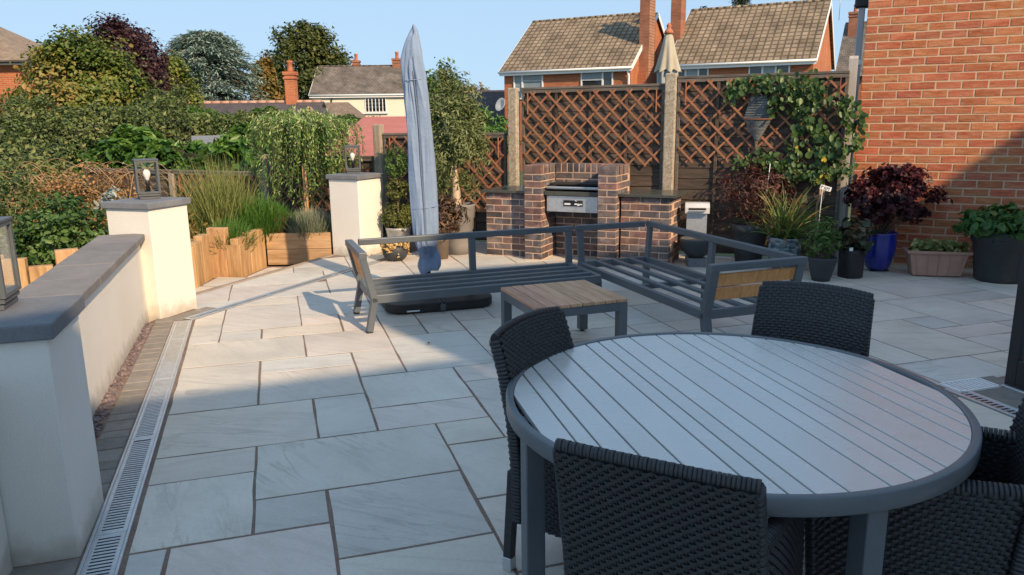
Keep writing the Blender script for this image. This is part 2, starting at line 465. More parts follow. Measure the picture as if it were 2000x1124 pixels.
# ================================================================== MATERIALS
M_slab = sandstone('sandstone')
M_joint = mat('jointing_mortar', [(0.155, 0.108, 0.085), (0.225, 0.16, 0.125)], rough=0.95, scale=9, bump=0.5, bscale=160, bdist=0.003, fine=0.2)
M_paver = mat('block_paver', [(0.19, 0.175, 0.16), (0.26, 0.235, 0.21)], rough=0.9, scale=14, bump=0.4, bscale=220, bdist=0.002, rand=0.14, hue=0.01, fine=0.15, fscale=300)
M_band = mat('edging', [(0.30, 0.23, 0.17), (0.36, 0.28, 0.21)], rough=0.9, scale=6, rand=0.1, fine=0.1)
M_soil = mat('soil', [(0.05, 0.036, 0.026), (0.11, 0.08, 0.055)], rough=1, scale=7, bump=0.9, bscale=40, bdist=0.03, fine=0.4)
M_ground = mat('ground_grass', [(0.05, 0.075, 0.02), (0.09, 0.11, 0.04)], rough=1, scale=0.6, fine=0.4, fscale=20)
M_render = mat('cream_render', [(0.72, 0.69, 0.635), (0.77, 0.74, 0.685)], rough=0.92, scale=1.6, bump=0.8, bscale=120, bdist=0.004, fine=0.03, fscale=250, stain=(0.66, 0.62, 0.555), stain_scale=1.2, stain_amt=0.3, spec=0.2, splash=(0.30, 0.26, 0.20))
M_cap = mat('slate_grey_stone', [(0.125, 0.135, 0.155), (0.175, 0.185, 0.205)], rough=0.8, scale=5, bump=0.25, bscale=90, bdist=0.003, rand=0.1, fine=0.1, stain=(0.23, 0.225, 0.22), stain_scale=3, stain_amt=0.4)
M_coping = mat('coping_stone', [(0.17, 0.16, 0.155), (0.225, 0.21, 0.20)], rough=0.85, scale=6, bump=0.3, bscale=80, bdist=0.004, rand=0.12, fine=0.1)
M_galv = mat('galvanised_steel', [(0.50, 0.53, 0.56), (0.62, 0.645, 0.67)], rough=0.42, scale=20, metal=0.75, fine=0.08, stain=(0.35, 0.35, 0.34), stain_scale=5, stain_amt=0.35)
M_dark = mat('dark_void', [(0.012, 0.012, 0.013), (0.02, 0.02, 0.02)], rough=0.9)  # near-black; also stands in for the shade inside hollows
M_slate = mat('slate_chips', [(0.085, 0.070, 0.085), (0.15, 0.12, 0.135), (0.24, 0.175, 0.165)], tint=True, rough=0.7)
M_anth = mat('anthracite_metal', [(0.085, 0.10, 0.115), (0.10, 0.118, 0.134)], rough=0.42, scale=3, spec=0.45, fine=0.04, fscale=60, rough_var=0.06, stain=(0.125, 0.135, 0.145), stain_scale=4, stain_amt=0.4)
M_lant = mat('lantern_metal', [(0.075, 0.085, 0.095), (0.10, 0.11, 0.12)], rough=0.5, scale=8, spec=0.4)
M_teak = mat('teak', [(0.44, 0.19, 0.055), (0.55, 0.26, 0.085), (0.62, 0.32, 0.12)], rough=0.6, scale=3.5, stretch=(14, 14, 1.2), rand=0.1, hue=0.008, fine=0.1, fscale=60, bump=0.15, bscale=40)
M_teak_x = mat('teak_long_grain', [(0.44, 0.19, 0.055), (0.55, 0.26, 0.085), (0.62, 0.32, 0.12)], rough=0.6, scale=3.5, stretch=(1.2, 14, 14), rand=0.1, hue=0.008, fine=0.1, fscale=60, bump=0.15, bscale=40)
M_oldteak = mat('weathered_teak', [(0.38, 0.20, 0.115), (0.48, 0.275, 0.165), (0.56, 0.34, 0.22)], rough=0.75, scale=3, stretch=(16, 1.2, 16), rand=0.13, hue=0.008, fine=0.15, fscale=70, bump=0.2, bscale=50)
M_tabletop = mat('grey_composite_plank', [(0.48, 0.475, 0.455), (0.54, 0.53, 0.51)], rough=0.27, scale=4, bump=0.18, bscale=420, bdist=0.0012, rand=0.04, fine=0.05, fscale=400, spec=0.9, rough_var=0.05)
M_wick = mat('black_rattan', [(0.017, 0.019, 0.023), (0.032, 0.035, 0.041)], rough=0.44, scale=60, spec=0.45)
M_black = mat('black_plastic', [(0.013, 0.014, 0.016), (0.022, 0.024, 0.027)], rough=0.55, scale=10, fine=0.1)
M_fence = mat('dark_stained_boards', [(0.045, 0.031, 0.024), (0.085, 0.060, 0.046), (0.125, 0.092, 0.072)], rough=0.9, scale=2.2, stretch=(1.0, 9, 9), rand=0.24, hue=0.008, bump=0.4, bscale=22, bdist=0.006, fine=0.22, fscale=40)
M_fgrey = mat('weathered_rail', [(0.10, 0.085, 0.072), (0.18, 0.155, 0.135)], rough=0.92, scale=3, stretch=(1.2, 10, 10), rand=0.15, bump=0.4, bscale=30, fine=0.2)
M_trel = mat('trellis_lath', [(0.27, 0.112, 0.056), (0.36, 0.158, 0.083)], rough=0.8, scale=4, stretch=(1, 6, 6), rand=0.16, hue=0.01, fine=0.12)
M_conc = mat('aggregate_concrete', [(0.25, 0.205, 0.15), (0.36, 0.31, 0.24), (0.46, 0.41, 0.33)], rough=0.95, scale=26, bump=0.9, bscale=70, bdist=0.008, rand=0.08, fine=0.3, fscale=80)
M_pale = mat('pale_weathered_timber', [(0.36, 0.33, 0.30), (0.47, 0.44, 0.40)], rough=0.92, scale=3, stretch=(9, 9, 1), bump=0.4, bscale=30, fine=0.15)
M_oldpost = mat('weathered_post', [(0.27, 0.22, 0.17), (0.42, 0.355, 0.28)], rough=0.95, scale=3, stretch=(8, 8, 1), bump=0.7, bscale=25, bdist=0.01, fine=0.2)
M_sleep = mat('new_sleeper', [(0.36, 0.20, 0.085), (0.47, 0.285, 0.135), (0.55, 0.36, 0.19)], rough=0.8, scale=2.2, stretch=(7, 7, 0.8), rand=0.12, hue=0.006, fine=0.12, fscale=60, bump=0.3, bscale=30, stain=(0.22, 0.12, 0.055), stain_scale=4.5, stain_amt=0.55)
M_sleep_x = mat('new_sleeper_lying', [(0.31, 0.185, 0.09), (0.40, 0.25, 0.13), (0.46, 0.31, 0.18)], rough=0.85, scale=2.2, stretch=(0.8, 7, 7), rand=0.12, fine=0.12, fscale=60, bump=0.3, bscale=30, stain=(0.20, 0.115, 0.06), stain_scale=4, stain_amt=0.4)
M_bbq = mat('blue_brick', [(0.070, 0.062, 0.066), (0.115, 0.098, 0.098), (0.165, 0.125, 0.115)], rough=0.75, scale=8, bump=0.3, bscale=90, bdist=0.003, rand=0.22, hue=0.012, fine=0.18, fscale=120, spec=0.35, stain=(0.40, 0.36, 0.34), stain_scale=9, stain_amt=0.35, palette=[(1, 1, 1), (1.35, 1.0, .9), (.9, .95, 1.05), (1.45, 1.0, .88), (1.15, 1.05, 1.05), (.75, .75, .8), (1.3, 1.2, 1.15)])
M_bbqm = mat('barbecue_mortar', [(0.50, 0.33, 0.235), (0.60, 0.41, 0.30)], rough=0.95, scale=20, bump=0.4, bscale=200, bdist=0.002, fine=0.12)
M_gran = mat('dark_granite', [(0.045, 0.05, 0.045), (0.085, 0.09, 0.08)], rough=0.25, scale=60, fine=0.35, fscale=260, spec=0.5)
M_brick = mat('rustic_brick', [(0.36, 0.105, 0.05), (0.455, 0.155, 0.08), (0.54, 0.215, 0.12)], rough=0.9, scale=6, stretch=(1, 1, 6), bump=0.9, bscale=34, bdist=0.006, rand=0.11, hue=0.009, fine=0.24, fscale=55, spec=0.2,
              stain=(0.50, 0.30, 0.18), stain_scale=7, stain_amt=0.45, palette=[(1, 1, 1), (1.08, 1.05, 1.0), (.97, .90, .87), (1.0, .95, .93), (1.08, 1.22, 1.18), (1.02, 1.02, 1.0), (.90, .90, .95), (1.03, 1.06, 1.03), (.98, .93, .9)])
M_brickm = mat('sand_mortar', [(0.50, 0.37, 0.245), (0.60, 0.45, 0.31)], rough=0.97, scale=12, bump=0.4, bscale=120, bdist=0.003, fine=0.1)
M_white = mat('white_upvc', [(0.76, 0.78, 0.79), (0.80, 0.81, 0.82)], rough=0.45, scale=4)
M_steel = mat('brushed_steel', [(0.55, 0.57, 0.59), (0.66, 0.68, 0.70)], rough=0.38, metal=0.75, scale=30, stretch=(1, 20, 1))
M_cover = mat('blue_grey_cover', [(0.195, 0.27, 0.40), (0.23, 0.31, 0.445)], rough=0.85, scale=3, bump=0.6, bscale=7, bdist=0.02, fine=0.04, fscale=300, spec=0.25)
M_glass = glass_mat('lantern_glass', alpha=0.0)
M_bulb = mat('frosted_bulb', [(0.80, 0.80, 0.78), (0.84, 0.84, 0.82)], rough=0.25)
M_bark = mat('bark', [(0.10, 0.072, 0.05), (0.19, 0.145, 0.10)], rough=0.95, scale=7, stretch=(4, 4, 1), bump=0.8, bscale=25, bdist=0.01, fine=0.2)

# ================================================================== GROUND
def ground_z(x, y):
    t = max((-4.2 - x) / 6.0, (y - 12.5) / 12.0, 0.0)
    t = min(t, 1.0); t = t * t * (3 - 2 * t)
    return -0.30 - 0.95 * t
gx = list(range(-260, -40, 20)) + list(range(-40, 40, 2)) + list(range(40, 261, 20))
gy = list(range(-60, -20, 10)) + list(range(-20, 40, 2)) + list(range(40, 700, 30))
mb = MB()
mb.add([(x, y, ground_z(x, y)) for y in gy for x in gx],
       [(j * len(gx) + i, j * len(gx) + i + 1, (j + 1) * len(gx) + i + 1, (j + 1) * len(gx) + i) for j in range(len(gy) - 1) for i in range(len(gx) - 1)])
struct(obj('ground', mb, M_ground))

# ------------------------------------------------------------------ drain lines (real positions on the patio)
D0 = np.array([-1.5585, 2.56]); D1 = np.array([-2.7685, 6.195]); D2 = np.array([-1.60, 8.85])
d1 = (D1 - D0) / np.linalg.norm(D1 - D0); n1 = np.array([d1[1], -d1[0]])      # n1 points to the patio
d2 = (D2 - D1) / np.linalg.norm(D2 - D1); n2 = np.array([d2[1], -d2[0]])
DW = 0.072
B0 = np.array([-3.115, 7.20]); B1 = np.array([-2.25, 9.40])                    # edge of the upper patio (brown band)
db = (B1 - B0) / np.linalg.norm(B1 - B0); nb = np.array([db[1], -db[0]])
F0 = np.array([1.1, 9.6])                                                     # a point on the fence line
W0 = np.array([1.1, 9.75])                                                    # a point on the house wall line
def FP(s, v=0.0): return F0 + H1 * s + HN * v
def WP(s, v=0.0): return W0 + H1 * s + HN * v

# ================================================================== PATIO
bed = [(D0 - d1 * 11)[0:2] + n1 * -0.5, D0 - n1 * 0.5, D1 - n1 * 0.32, np.array([-2.93, 6.72]), B0 - nb * 0.03, B1 - nb * 0.03, np.array([-2.0, 10.9]), FP(2.9, -0.1), WP(2.95, -0.02), WP(9, -0.02), np.array([9.5, -8.5])]
mb = MB().prism([tuple(p) for p in bed], -0.20, -0.0015)
patio = struct(obj('patio', mb, M_joint)); NS = 0

def clip(poly, p, n):
    """keep the side where (q-p).n >= 0"""
    out = []; k = len(poly)
    for i in range(k):
        a, b = poly[i], poly[(i + 1) % k]
        da, db_ = (a - p) @ n, (b - p) @ n
        if da >= 0: out.append(a)
        if (da >= 0) != (db_ >= 0): out.append(a + (b - a) * (da / (da - db_)))
    return out
def area(poly):
    return 0.5 * sum(poly[i][0] * poly[(i + 1) % len(poly)][1] - poly[(i + 1) % len(poly)][0] * poly[i][1] for i in range(len(poly)))
AI = lambda i: -0.195 + 0.311 * i
BT = [2.682, 2.971, 3.27, 3.57, 3.868, 4.205, 4.48, 4.79, 5.066, 5.36, 5.665, 5.95, 6.24, 6.51, 6.80, 7.095, 7.39, 7.69, 7.99]
BI = lambda j: BT[j] if 0 <= j < len(BT) else (2.682 + 0.2945 * j if j < 0 else 7.99 + 0.2945 * (j - 18))
slabs = [(0, 2, 3, 4), (1, 0, 3, 2), (0, 1, 1, 2), (-2, 1, 0, 3), (-2, 3, 0, 4), (-2, 4, 1, 6), (1, 4, 2, 6), (2, 5, 4, 7), (2, 4, 4, 5), (3, 3, 4, 4),
         (3, 1, 5, 3), (4, 3, 5, 6), (4, 6, 6, 7), (-2, 6, 0, 9), (0, 6, 2, 8), (0, 8, 2, 9), (2, 7, 3, 9), (3, 7, 5, 10), (3, 10, 4, 11), (4, 10, 5, 12),
         (3, 11, 4, 13), (5, 11, 6, 12), (5, 8, 7, 11), (5, 7, 7, 8), (-2, 9, 1, 11), (1, 9, 3, 11), (-2, 11, -1, 13), (-2, 13, -1, 15), (-1, 11, 0, 12), (0, 11, 2, 12),
         (-1, 12, 1, 15), (1, 12, 2, 13), (2, 11, 3, 13), (1, 13, 3, 16), (-2, 15, 1, 16), (-1, -1, 1, 1), (-2, -1, -1, 1), (1, -2, 3, 0), (3, -1, 4, 1),
         (7, 8, 9, 9), (6, 11, 9, 13), (7, 9, 9, 11), (9, 9, 10, 11), (10, 9, 12, 11), (9, 8, 10, 9), (10, 8, 12, 9),
         (18, 9, 21, 11), (16, 9, 18, 11), (17, 6, 19, 9), (19, 8, 21, 9), (19, 6, 20, 8), (20, 5, 22, 8), (16, 6, 17, 7), (14, 4, 16, 7), (15, 7, 17, 9),
         (13, 4, 14, 6), (13, 2, 15, 4), (15, 2, 16, 4), (16, 5, 18, 6), (16, 4, 18, 5), (21, 8, 23, 10), (21, 10, 23, 12), (18, 11, 20, 12), (20, 11, 21, 13)]
occ = set()
for (i0, j0, i1, j1) in slabs:
    for i in range(i0, i1):
        for j in range(j0, j1): occ.add((i, j))
prs = random.Random(5)
shapes = [(3, 2), (3, 2), (2, 3), (2, 2), (2, 2), (2, 1), (1, 2), (1, 1)]
for j in range(-15, 31):
    for i in range(-12, 26):
        if (i, j) in occ: continue
        ok = []
        for w, h in prs.sample(shapes, len(shapes)):
            if all((i + a, j + b) not in occ for a in range(w) for b in range(h)):
                ok.append((w, h)); break
        w, h = ok[0] if ok else (1, 1)
        for a in range(w):
            for b in range(h): occ.add((i + a, j + b))
        slabs.append((i, j, i + w, j + h))

def slab_mesh(poly, joint=0.008, z0=-0.03, z1=0.0, seglen=0.16, jit=0.004, bev=0.0016):
    """a riven flag: inset polygon, edges broken into short uneven runs, rounded arris"""
    A = area(poly)
    if A < 0: poly = poly[::-1]
    k = len(poly); c = sum(poly) / k
    ins = []
    for i in range(k):
        p0, p1, p2 = poly[i - 1], poly[i], poly[(i + 1) % k]
        e1_ = (p1 - p0) / (np.linalg.norm(p1 - p0) + 1e-9); e2_ = (p2 - p1) / (np.linalg.norm(p2 - p1) + 1e-9)
        na = np.array([-e1_[1], e1_[0]]); nb_ = np.array([-e2_[1], e2_[0]])
        h = na + nb_; h = h / max(0.3, (1 + na @ nb_))
        ins.append(p1 + h * joint)
    ring = []
    for i in range(k):
        a, b = ins[i], ins[(i + 1) % k]; L_ = np.linalg.norm(b - a); m = max(1, int(L_ / seglen))
        nrm = np.array([b[1] - a[1], a[0] - b[0]]) / (L_ + 1e-9)
        for q in range(m):
            p = a + (b - a) * q / m
            if q: p = p + nrm * prs.uniform(-jit, jit)
            ring.append(p)
    n = len(ring)
    top = []
    for i in range(n):
        e = ring[(i + 1) % n] - ring[i - 1]; e = e / (np.linalg.norm(e) + 1e-9)
        top.append(ring[i] + np.array([-e[1], e[0]]) * bev)
    dz = [prs.uniform(-0.0004, 0.0006) for _ in range(n)]
    vs = [(p[0] - c[0], p[1] - c[1], z0) for p in ring] + [(p[0] - c[0], p[1] - c[1], z1 - bev * 0.8) for p in ring] + [(p[0] - c[0], p[1] - c[1], z1 + dz[i]) for i, p in enumerate(top)]
    fs = []
    for i in range(n):
        j = (i + 1) % n
        fs += [(i, j, n + j, n + i), (n + i, n + j, 2 * n + j, 2 * n + i)]
    fs += [tuple(range(2 * n, 3 * n))]
    return MB().add(vs, fs), c

def grid_poly(i0, j0, i1, j1):
    return [G1 * AI(a) + G2 * BI(b) for a, b in ((i0, j0), (i1, j0), (i1, j1), (i0, j1))]
def lay(poly):
    if len(poly) < 3 or abs(area(poly)) < 0.012: return
    if min(np.linalg.norm(poly[i] - poly[i - 1]) for i in range(len(poly))) < 0.004:
        poly = [poly[i] for i in range(len(poly)) if np.linalg.norm(poly[i] - poly[i - 1]) > 0.02]
        if len(poly) < 3: return
    global NS
    NS += 1
    m_, c = slab_mesh(poly, joint=0.0052 + prs.random() * 0.0032)
    o = obj('paving_slab', m_, M_slab, patio, loc=(c[0], c[1], prs.uniform(0, 0.0012)))
    o.rotation_euler = (prs.uniform(-.0006, .0006), prs.uniform(-.0006, .0006), 0)
wedge = np.array([0.906, -0.4226])
DR0 = np.array([2.60, 4.345]); drd = np.array([0.2936, -0.956])                # drain at the house door
for s in slabs:
    P = grid_poly(*s)
    c = sum(P) / 4
    if c[1] < -1.6 or c[0] > 6.6: continue
    main = clip(clip(P, D0 + n1 * (DW + 0.012), n1), D1 + n2 * (DW * 0.6 + 0.008), n2) if True else P
    main = clip(main, FP(0, 0.02), HN) if c[0] < 3.55 else clip(main, WP(0, 0.0), HN)
    if len(main) >= 3:
        # the strip of the door drain is cut out of the paving at the house
        if c[0] > 2.2 and c[1] < 4.7:
            west = clip(main, DR0 - np.array([0.956, 0.2936]) * 0.005, -np.array([0.956, 0.2936]))
            if len(west) >= 3: lay(west)
            north = clip(clip(main, DR0 - np.array([0.956, 0.2936]) * 0.005, np.array([0.956, 0.2936])), np.array([2.62, 4.42]), np.array([-0.2936, 0.956]))
            if len(north) >= 3: lay(north)
        else: lay(main)
    far = clip(clip(P, D1 - n2 * (DW * 0.6 + 0.008), -n2), B0 + nb * 0.065, nb)
    far = clip(far, np.array([-2.86, 6.62]), np.array([0.25, 0.97])) if len(far) >= 3 else far
    far = clip(far, np.array([-1.95, 9.28]), np.array([0.45, -0.89])) if len(far) >= 3 else far
    if len(far) >= 3: lay(far)

# brown edging band along the upper patio edge
for k in range(12):
    a = B0 + (B1 - B0) * k / 12; b = B0 + (B1 - B0) * (k + 1) / 12
    q = (a + b) / 2 + nb * 0.03
    o = obj('edging_block', MB().box((0, 0, -0.045), (np.linalg.norm(b - a) - 0.006, 0.06, 0.09)), M_band, patio, bevel=0.004, loc=(q[0], q[1], 0.004), rotz=math.atan2(db[1], db[0]))

# ------------------------------------------------------------------ block pavers beside the drain
pm = MB().box((0, 0, -0.03), (0.097, 0.148, 0.06)).mesh('block_paver', 0.006, 1); pm.materials.append(M_paver)
pm2 = MB().box((0, 0, -0.03), (0.147, 0.148, 0.06)).mesh('block_paver', 0.006, 1); pm2.materials.append(M_paver)
s = -1.1; L1_ = np.linalg.norm(D1 - D0); k = 0
while s < L1_ + 0.02:
    w = [0.10, 0.15, 0.15, 0.10, 0.15][k % 5]; me = pm if w < 0.12 else pm2
    if s > 0.58:
        q = D0 + d1 * (s + w / 2) - n1 * (DW + 0.008 + 0.074)
        o = link('block_paver', me, None, patio, loc=(q[0], q[1], rnd.uniform(.001, .005)), rotz=math.atan2(d1[1], d1[0]) + rnd.uniform(-.012, .012))
    s += w + 0.004; k += 1
for k in range(3):                                                            # round the corner by the middle pier
    q = D1 + d2 * (0.07 + 0.154 * k) - n2 * (0.045 + 0.082)
    link('block_paver', pm2, None, patio, loc=(q[0], q[1], .004), rotz=math.atan2(d2[1], d2[0]))

# slate chippings between the pavers and the garden wall
g = np.random.default_rng(3); V = []; Fc = []; T = []
mb = MB()
for k in range(1500):
    s_ = g.uniform(0.72, L1_ + 0.05); t_ = g.uniform(0.165, 0.262)
    q = D0 + d1 * s_ - n1 * (DW + t_)
    sz = g.uniform(0.012, 0.03); M = Euler((g.uniform(-.7, .7), g.uniform(-.7, .7), g.uniform(0, 6.28))).to_matrix()
    mb.box((q[0], q[1], g.uniform(-0.012, 0.006)), (sz, sz * g.uniform(.5, .9), sz * .3), M=M)
o = obj('slate_chippings', mb, M_slate); n_ = 1500
at = o.data.attributes.new('tint', 'FLOAT', 'POINT'); at.data.foreach_set('value', np.repeat(g.random(n_), 8).astype(np.float32))
tag(o, 'strip of purple slate chippings along the foot of the cream wall', 'gravel', kind='stuff')

# ------------------------------------------------------------------ channel drains
def drain(name_label, p, q, width, pitch, near, gap_every=1.0, group=None, rail=0.018, bar_w=0.012, skip=False):
    p, q = np.array(p, float), np.array(q, float); d = q - p; L_ = np.linalg.norm(d); d /= L_
    t = thing('channel_drain', name_label, 'drain', (p[0], p[1], 0.007), math.atan2(d[1], d[0]), group)
    obj('channel', MB().box((L_ / 2, 0, -0.0315), (L_, width - .004, 0.05)), M_dark, t)  # solid near-black fill, painted in place of the shade under the bars
    fr = MB()
    fr.box((L_ / 2, width / 2 - 0.006, -0.012), (L_, 0.012, 0.028)); fr.box((L_ / 2, -width / 2 + 0.006, -0.012), (L_, 0.012, 0.028))
    obj('frame', fr, M_galv, t, bevel=0.002)
    x = 0.0
    while x < L_ - 0.02:
        e = min(x + gap_every, L_)
        gr = MB()
        gr.box(((x + e) / 2, width / 2 - 0.013 - rail / 2, -0.006), (e - x - 0.004, rail, 0.012)); gr.box(((x + e) / 2, -width / 2 + 0.013 + rail / 2, -0.006), (e - x - 0.004, rail, 0.012))
        gr.box((x + 0.010, 0, -0.007), (0.016, width - 0.02 - 2 * rail, 0.0115)); gr.box((e - 0.010, 0, -0.007), (0.016, width - 0.02 - 2 * rail, 0.0115))
        obj('grating_frame', gr, M_galv, t, bevel=0.0015)
        x = e
    bm_ = MB().box((0, 0, 0), (bar_w, width - 0.026 - 2 * rail + 0.004, 0.010)).mesh('grating_bar', 0.002, 1); bm_.materials.append(M_galv)
    far = MB(); x = pitch
    while x < L_ - 0.01:
        if (x % gap_every) > 0.022 and (x % gap_every) < gap_every - 0.02:
            if x < near: link('grating_bar', bm_, None, t, loc=(x, 0, -0.008))
            else: far.box((x, 0, -0.008), (bar_w, width - 0.026 - 2 * rail + 0.004, 0.010))
        x += pitch
    if far.v: tag(obj('grating_bars', far, M_galv, t), kind='stuff')
    return t
P0_ = D0 - d1 * 0.75
drain('long galvanised slotted channel drain beside the white pier', P0_, D1 - d1 * 0.01, 2 * DW, 0.0245, 3.4, group='slotted channel drains')
drain('narrow channel drain running from the wall corner towards the parasol', D1 + d2 * 0.05, D2, 0.10, 0.03, 0.0, group='slotted channel drains', rail=0.012)
c_ = DR0 + np.array([0.956, 0.2936]) * 0.062
drain('short channel drain along the black door threshold', c_ + drd * 0.0, c_ + drd * 1.7, 0.115, 0.034, 1.0, group='slotted channel drains', rail=0.014, bar_w=0.016)
c_ = DR0 + np.array([0.956, 0.2936]) * 0.15 + drd * -0.035
vent = thing('vent_grille', 'small white slatted vent grille lying flat at the door corner', 'grille', (c_[0] + .06, c_[1] - .02, 0), R(17))
vent.location.z = .004
obj('vent_frame', MB().box((0, .075, 0), (.30, .012, .016)).box((0, -.075, 0), (.30, .012, .016)).box((-.15, 0, 0), (.012, .162, .016)).box((.15, 0, 0), (.012, .162, .016)), M_white, vent)
for k in range(9): obj('vent_slat', MB().box((0, 0, 0), (.014, .14, .008)), M_white, vent, loc=(-.125 + k * .031, 0, 0))

# ================================================================== GARDEN WALL AND PIERS
U1 = np.array([math.cos(R(17.0)), math.sin(R(17.0))]); V1 = np.array([-U1[1], U1[0]])
def pier(label, corner, ang, size, top, cap_t, over=0.025, group='cream rendered piers'):
    """corner = ground corner nearest the camera; the pier runs along ang and ang+90"""
    u = np.array([math.cos(R(ang)), math.sin(R(ang))]); v = np.array([-u[1], u[0]])
    c = np.array(corner) + u * size / 2 + v * size / 2
    t = thing('rendered_pier', label, 'pier', (c[0], c[1], 0), R(ang), group)
    obj('pier_shaft', MB().box((0, 0, (top - 0.25) / 2), (size, size, top + 0.25)), M_render, t, bevel=0.008, seg=2)
    s2 = size + 2 * over
    obj('cap_stone', MB().box((0, 0, top + cap_t / 2), (s2, s2, cap_t)), M_cap, t, bevel=0.007, seg=2)
    return t, c
p1, P1C = pier('white rendered pier nearest the camera with a thick grey cap', np.array([-1.675, 2.64]) - U1 * 0.45, 17.0, 0.45, 0.872, 0.062)
p2, P2C = pier('cream pier at the end of the low wall with a lantern on its grey cap', (-2.985, 6.255), 72.0, 0.45, 0.935, 0.055)
p3, P3C = pier('free standing cream pier beside the lying sleepers', (-1.835, 9.17), 62.0, 0.45, 0.94, 0.055)
# wall return in front of the left half of the near pier
q = np.array([-1.889, 2.576]) - U1 * 0.12 - V1 * 0.80
t = thing('return_wall', 'short white rendered wall running forward from the near pier', 'wall', (q[0], q[1], 0), R(17.0))
obj('wall_body', MB().box((0, 0, 0.27), (0.24, 1.58, 1.0)), M_render, t, bevel=0.006)
# low wall between the two piers
wa = np.array([-1.905, 3.06]) ; wb = np.array([-3.10, 6.30])
wa = np.array([-2.463, 4.293]) - (np.array([-3.099, 6.268]) - np.array([-2.463, 4.293])) / 2.075 * 1.30
wb = np.array([-3.099, 6.268]) + np.array([-0.02, 0.06])
wd = (wb - wa) / np.linalg.norm(wb - wa); wl = np.linalg.norm(wb - wa); wn_ = np.array([-wd[1], wd[0]])   # wn_ to the garden side
c = (wa + wb) / 2 + wn_ * 0.13
t = thing('garden_wall', 'low cream rendered wall with grey coping between two piers', 'wall', (c[0], c[1], 0), math.atan2(wd[1], wd[0]))
obj('wall_body', MB().box((0, 0, 0.215), (wl, 0.26, 0.93)), M_render, t, bevel=0.004)
nc = 7
for k in range(nc):
    w = wl / nc
    obj('coping_stone', MB().box((0, 0, 0), (w - 0.006, 0.355, 0.05)), M_coping, t, bevel=0.006, seg=2, loc=(-wl / 2 + w * (k + .5), 0, 0.706 + rnd.uniform(-.0015, .0015)))

# ------------------------------------------------------------------ pier lanterns
def lantern(label, c, z, rot, w=0.185, h=0.34):
    t = thing('pier_lantern', label, 'lantern', (c[0], c[1], z), rot, 'lanterns on the piers')
    obj('lantern_base', MB().box((0, 0, 0.010), (w * 0.86, w * 0.86, 0.020)).box((0, 0, 0.034), (w * .93, w * .93, 0.018)), M_lant, t, bevel=0.002)
    fr = MB(); b = 0.018; z0, z1 = 0.046, h - 0.012; hw = w / 2 - b / 2
    for sx in (-1, 1):
        for sy in (-1, 1): fr.box((sx * hw, sy * hw, (z0 + z1) / 2), (b, b, z1 - z0))
    for zz in (z0 + b / 2, z1 - b / 2):
        for sx in (-1, 1):
            fr.box((sx * hw, 0, zz), (b * .98, w - 2 * b, b)); fr.box((0, sx * hw, zz), (w - 2 * b, b * .98, b))
    obj('lantern_frame', fr, M_lant, t, bevel=0.0015)
    obj('lantern_top', MB().box((0, 0, h - 0.007), (w * 1.04, w * 1.04, 0.012)), M_lant, t, bevel=0.002)
    for k in range(4):
        a = k * PI / 2
        obj('glass_pane', MB().box((0, 0, 0), (w - 2 * b, 0.003, z1 - z0 - 2 * b)), M_glass, t, loc=(math.cos(a) * hw, math.sin(a) * hw, (z0 + z1) / 2), rotz=a + PI / 2)
    obj('lamp_holder', MB().lathe([(0.016, 0.046), (0.016, 0.12), (0.019, 0.125), (0.019, 0.15), (0.014, 0.155)], 12), M_black, t)
    obj('bulb', MB().lathe([(0.012, 0.155), (0.014, 0.165), (0.026, 0.19), (0.031, 0.21), (0.028, 0.232), (0.016, 0.246), (0.003, 0.25)], 16), M_bulb, t)
    return t
lantern('grey box lantern cut by the left edge on the near pier', np.array([-2.045, 2.875]), 0.935, R(17.0), w=0.20, h=0.34)
lantern('grey box lantern with a white bulb on the pier at the wall end', P2C + np.array([-0.02, 0.10]), 0.991, R(30))
lantern('grey box lantern on the far pier in front of the weeping willow', P3C + np.array([-.04, .12]), 0.996, R(14))

# ================================================================== SLEEPER PLANTER (on a path 12 cm below the patio)
mb = MB().prism([(-5.6, 5.6), (-3.3, 6.6), tuple(B0 + nb * 0.0), tuple(B1 + nb * 0.0), (-2.2, 9.8), (-3.6, 9.9), (-5.6, 9.0)], -0.22, -0.145)
struct(obj('lower_path', mb, M_joint))
LP = bpy.data.objects['lower_path']
for poly in ([(-3.47, 7.45), (-3.12, 7.26), (-2.86, 7.95), (-3.1, 8.05), (-3.44, 8.18)], [(-3.43, 8.22), (-3.09, 8.08), (-2.84, 8.02), (-2.62, 8.60), (-3.10, 8.63), (-3.42, 8.68)],
             [(-3.09, 8.67), (-2.60, 8.64), (-2.40, 9.1), (-2.95, 9.25), (-3.02, 9.2)]):
    m_, c = slab_mesh([np.array(p) for p in poly], joint=0.008, z0=-0.02, z1=0.02)
    obj('path_slab', m_, M_slab, LP, loc=(c[0], c[1], -0.145))
SL = [(-3.478, 8.298), (-3.487, 8.726), (-3.158, 8.677), (-3.126, 9.013), (-3.066, 9.374), (-2.25, 9.40)]
def log(label, c, ang, top, w, d=0.10, zb=-0.35):
    o = obj('upright_sleeper', MB().box((0, 0, (top + zb) / 2), (w, d, top - zb)), M_sleep, None, bevel=0.008, seg=2, loc=(c[0], c[1], 0), rotz=ang)
    tag(o, label, 'timber', 'upright sleepers edging the planting bed'); return o
S0 = np.array(SL[0]); S1 = np.array(SL[1]); S2 = np.array(SL[2]); S3 = np.array(SL[3]); S4 = np.array(SL[4]); S5 = np.array(SL[5])
def between(a, b, f): return a + (b - a) * f
a01 = math.atan2(*(S1 - S0)[::-1]); a12 = math.atan2(*(S2 - S1)[::-1]); a23 = math.atan2(*(S4 - S2)[::-1])
off = lambda a: np.array([-math.sin(a), math.cos(a)]) * 0.05
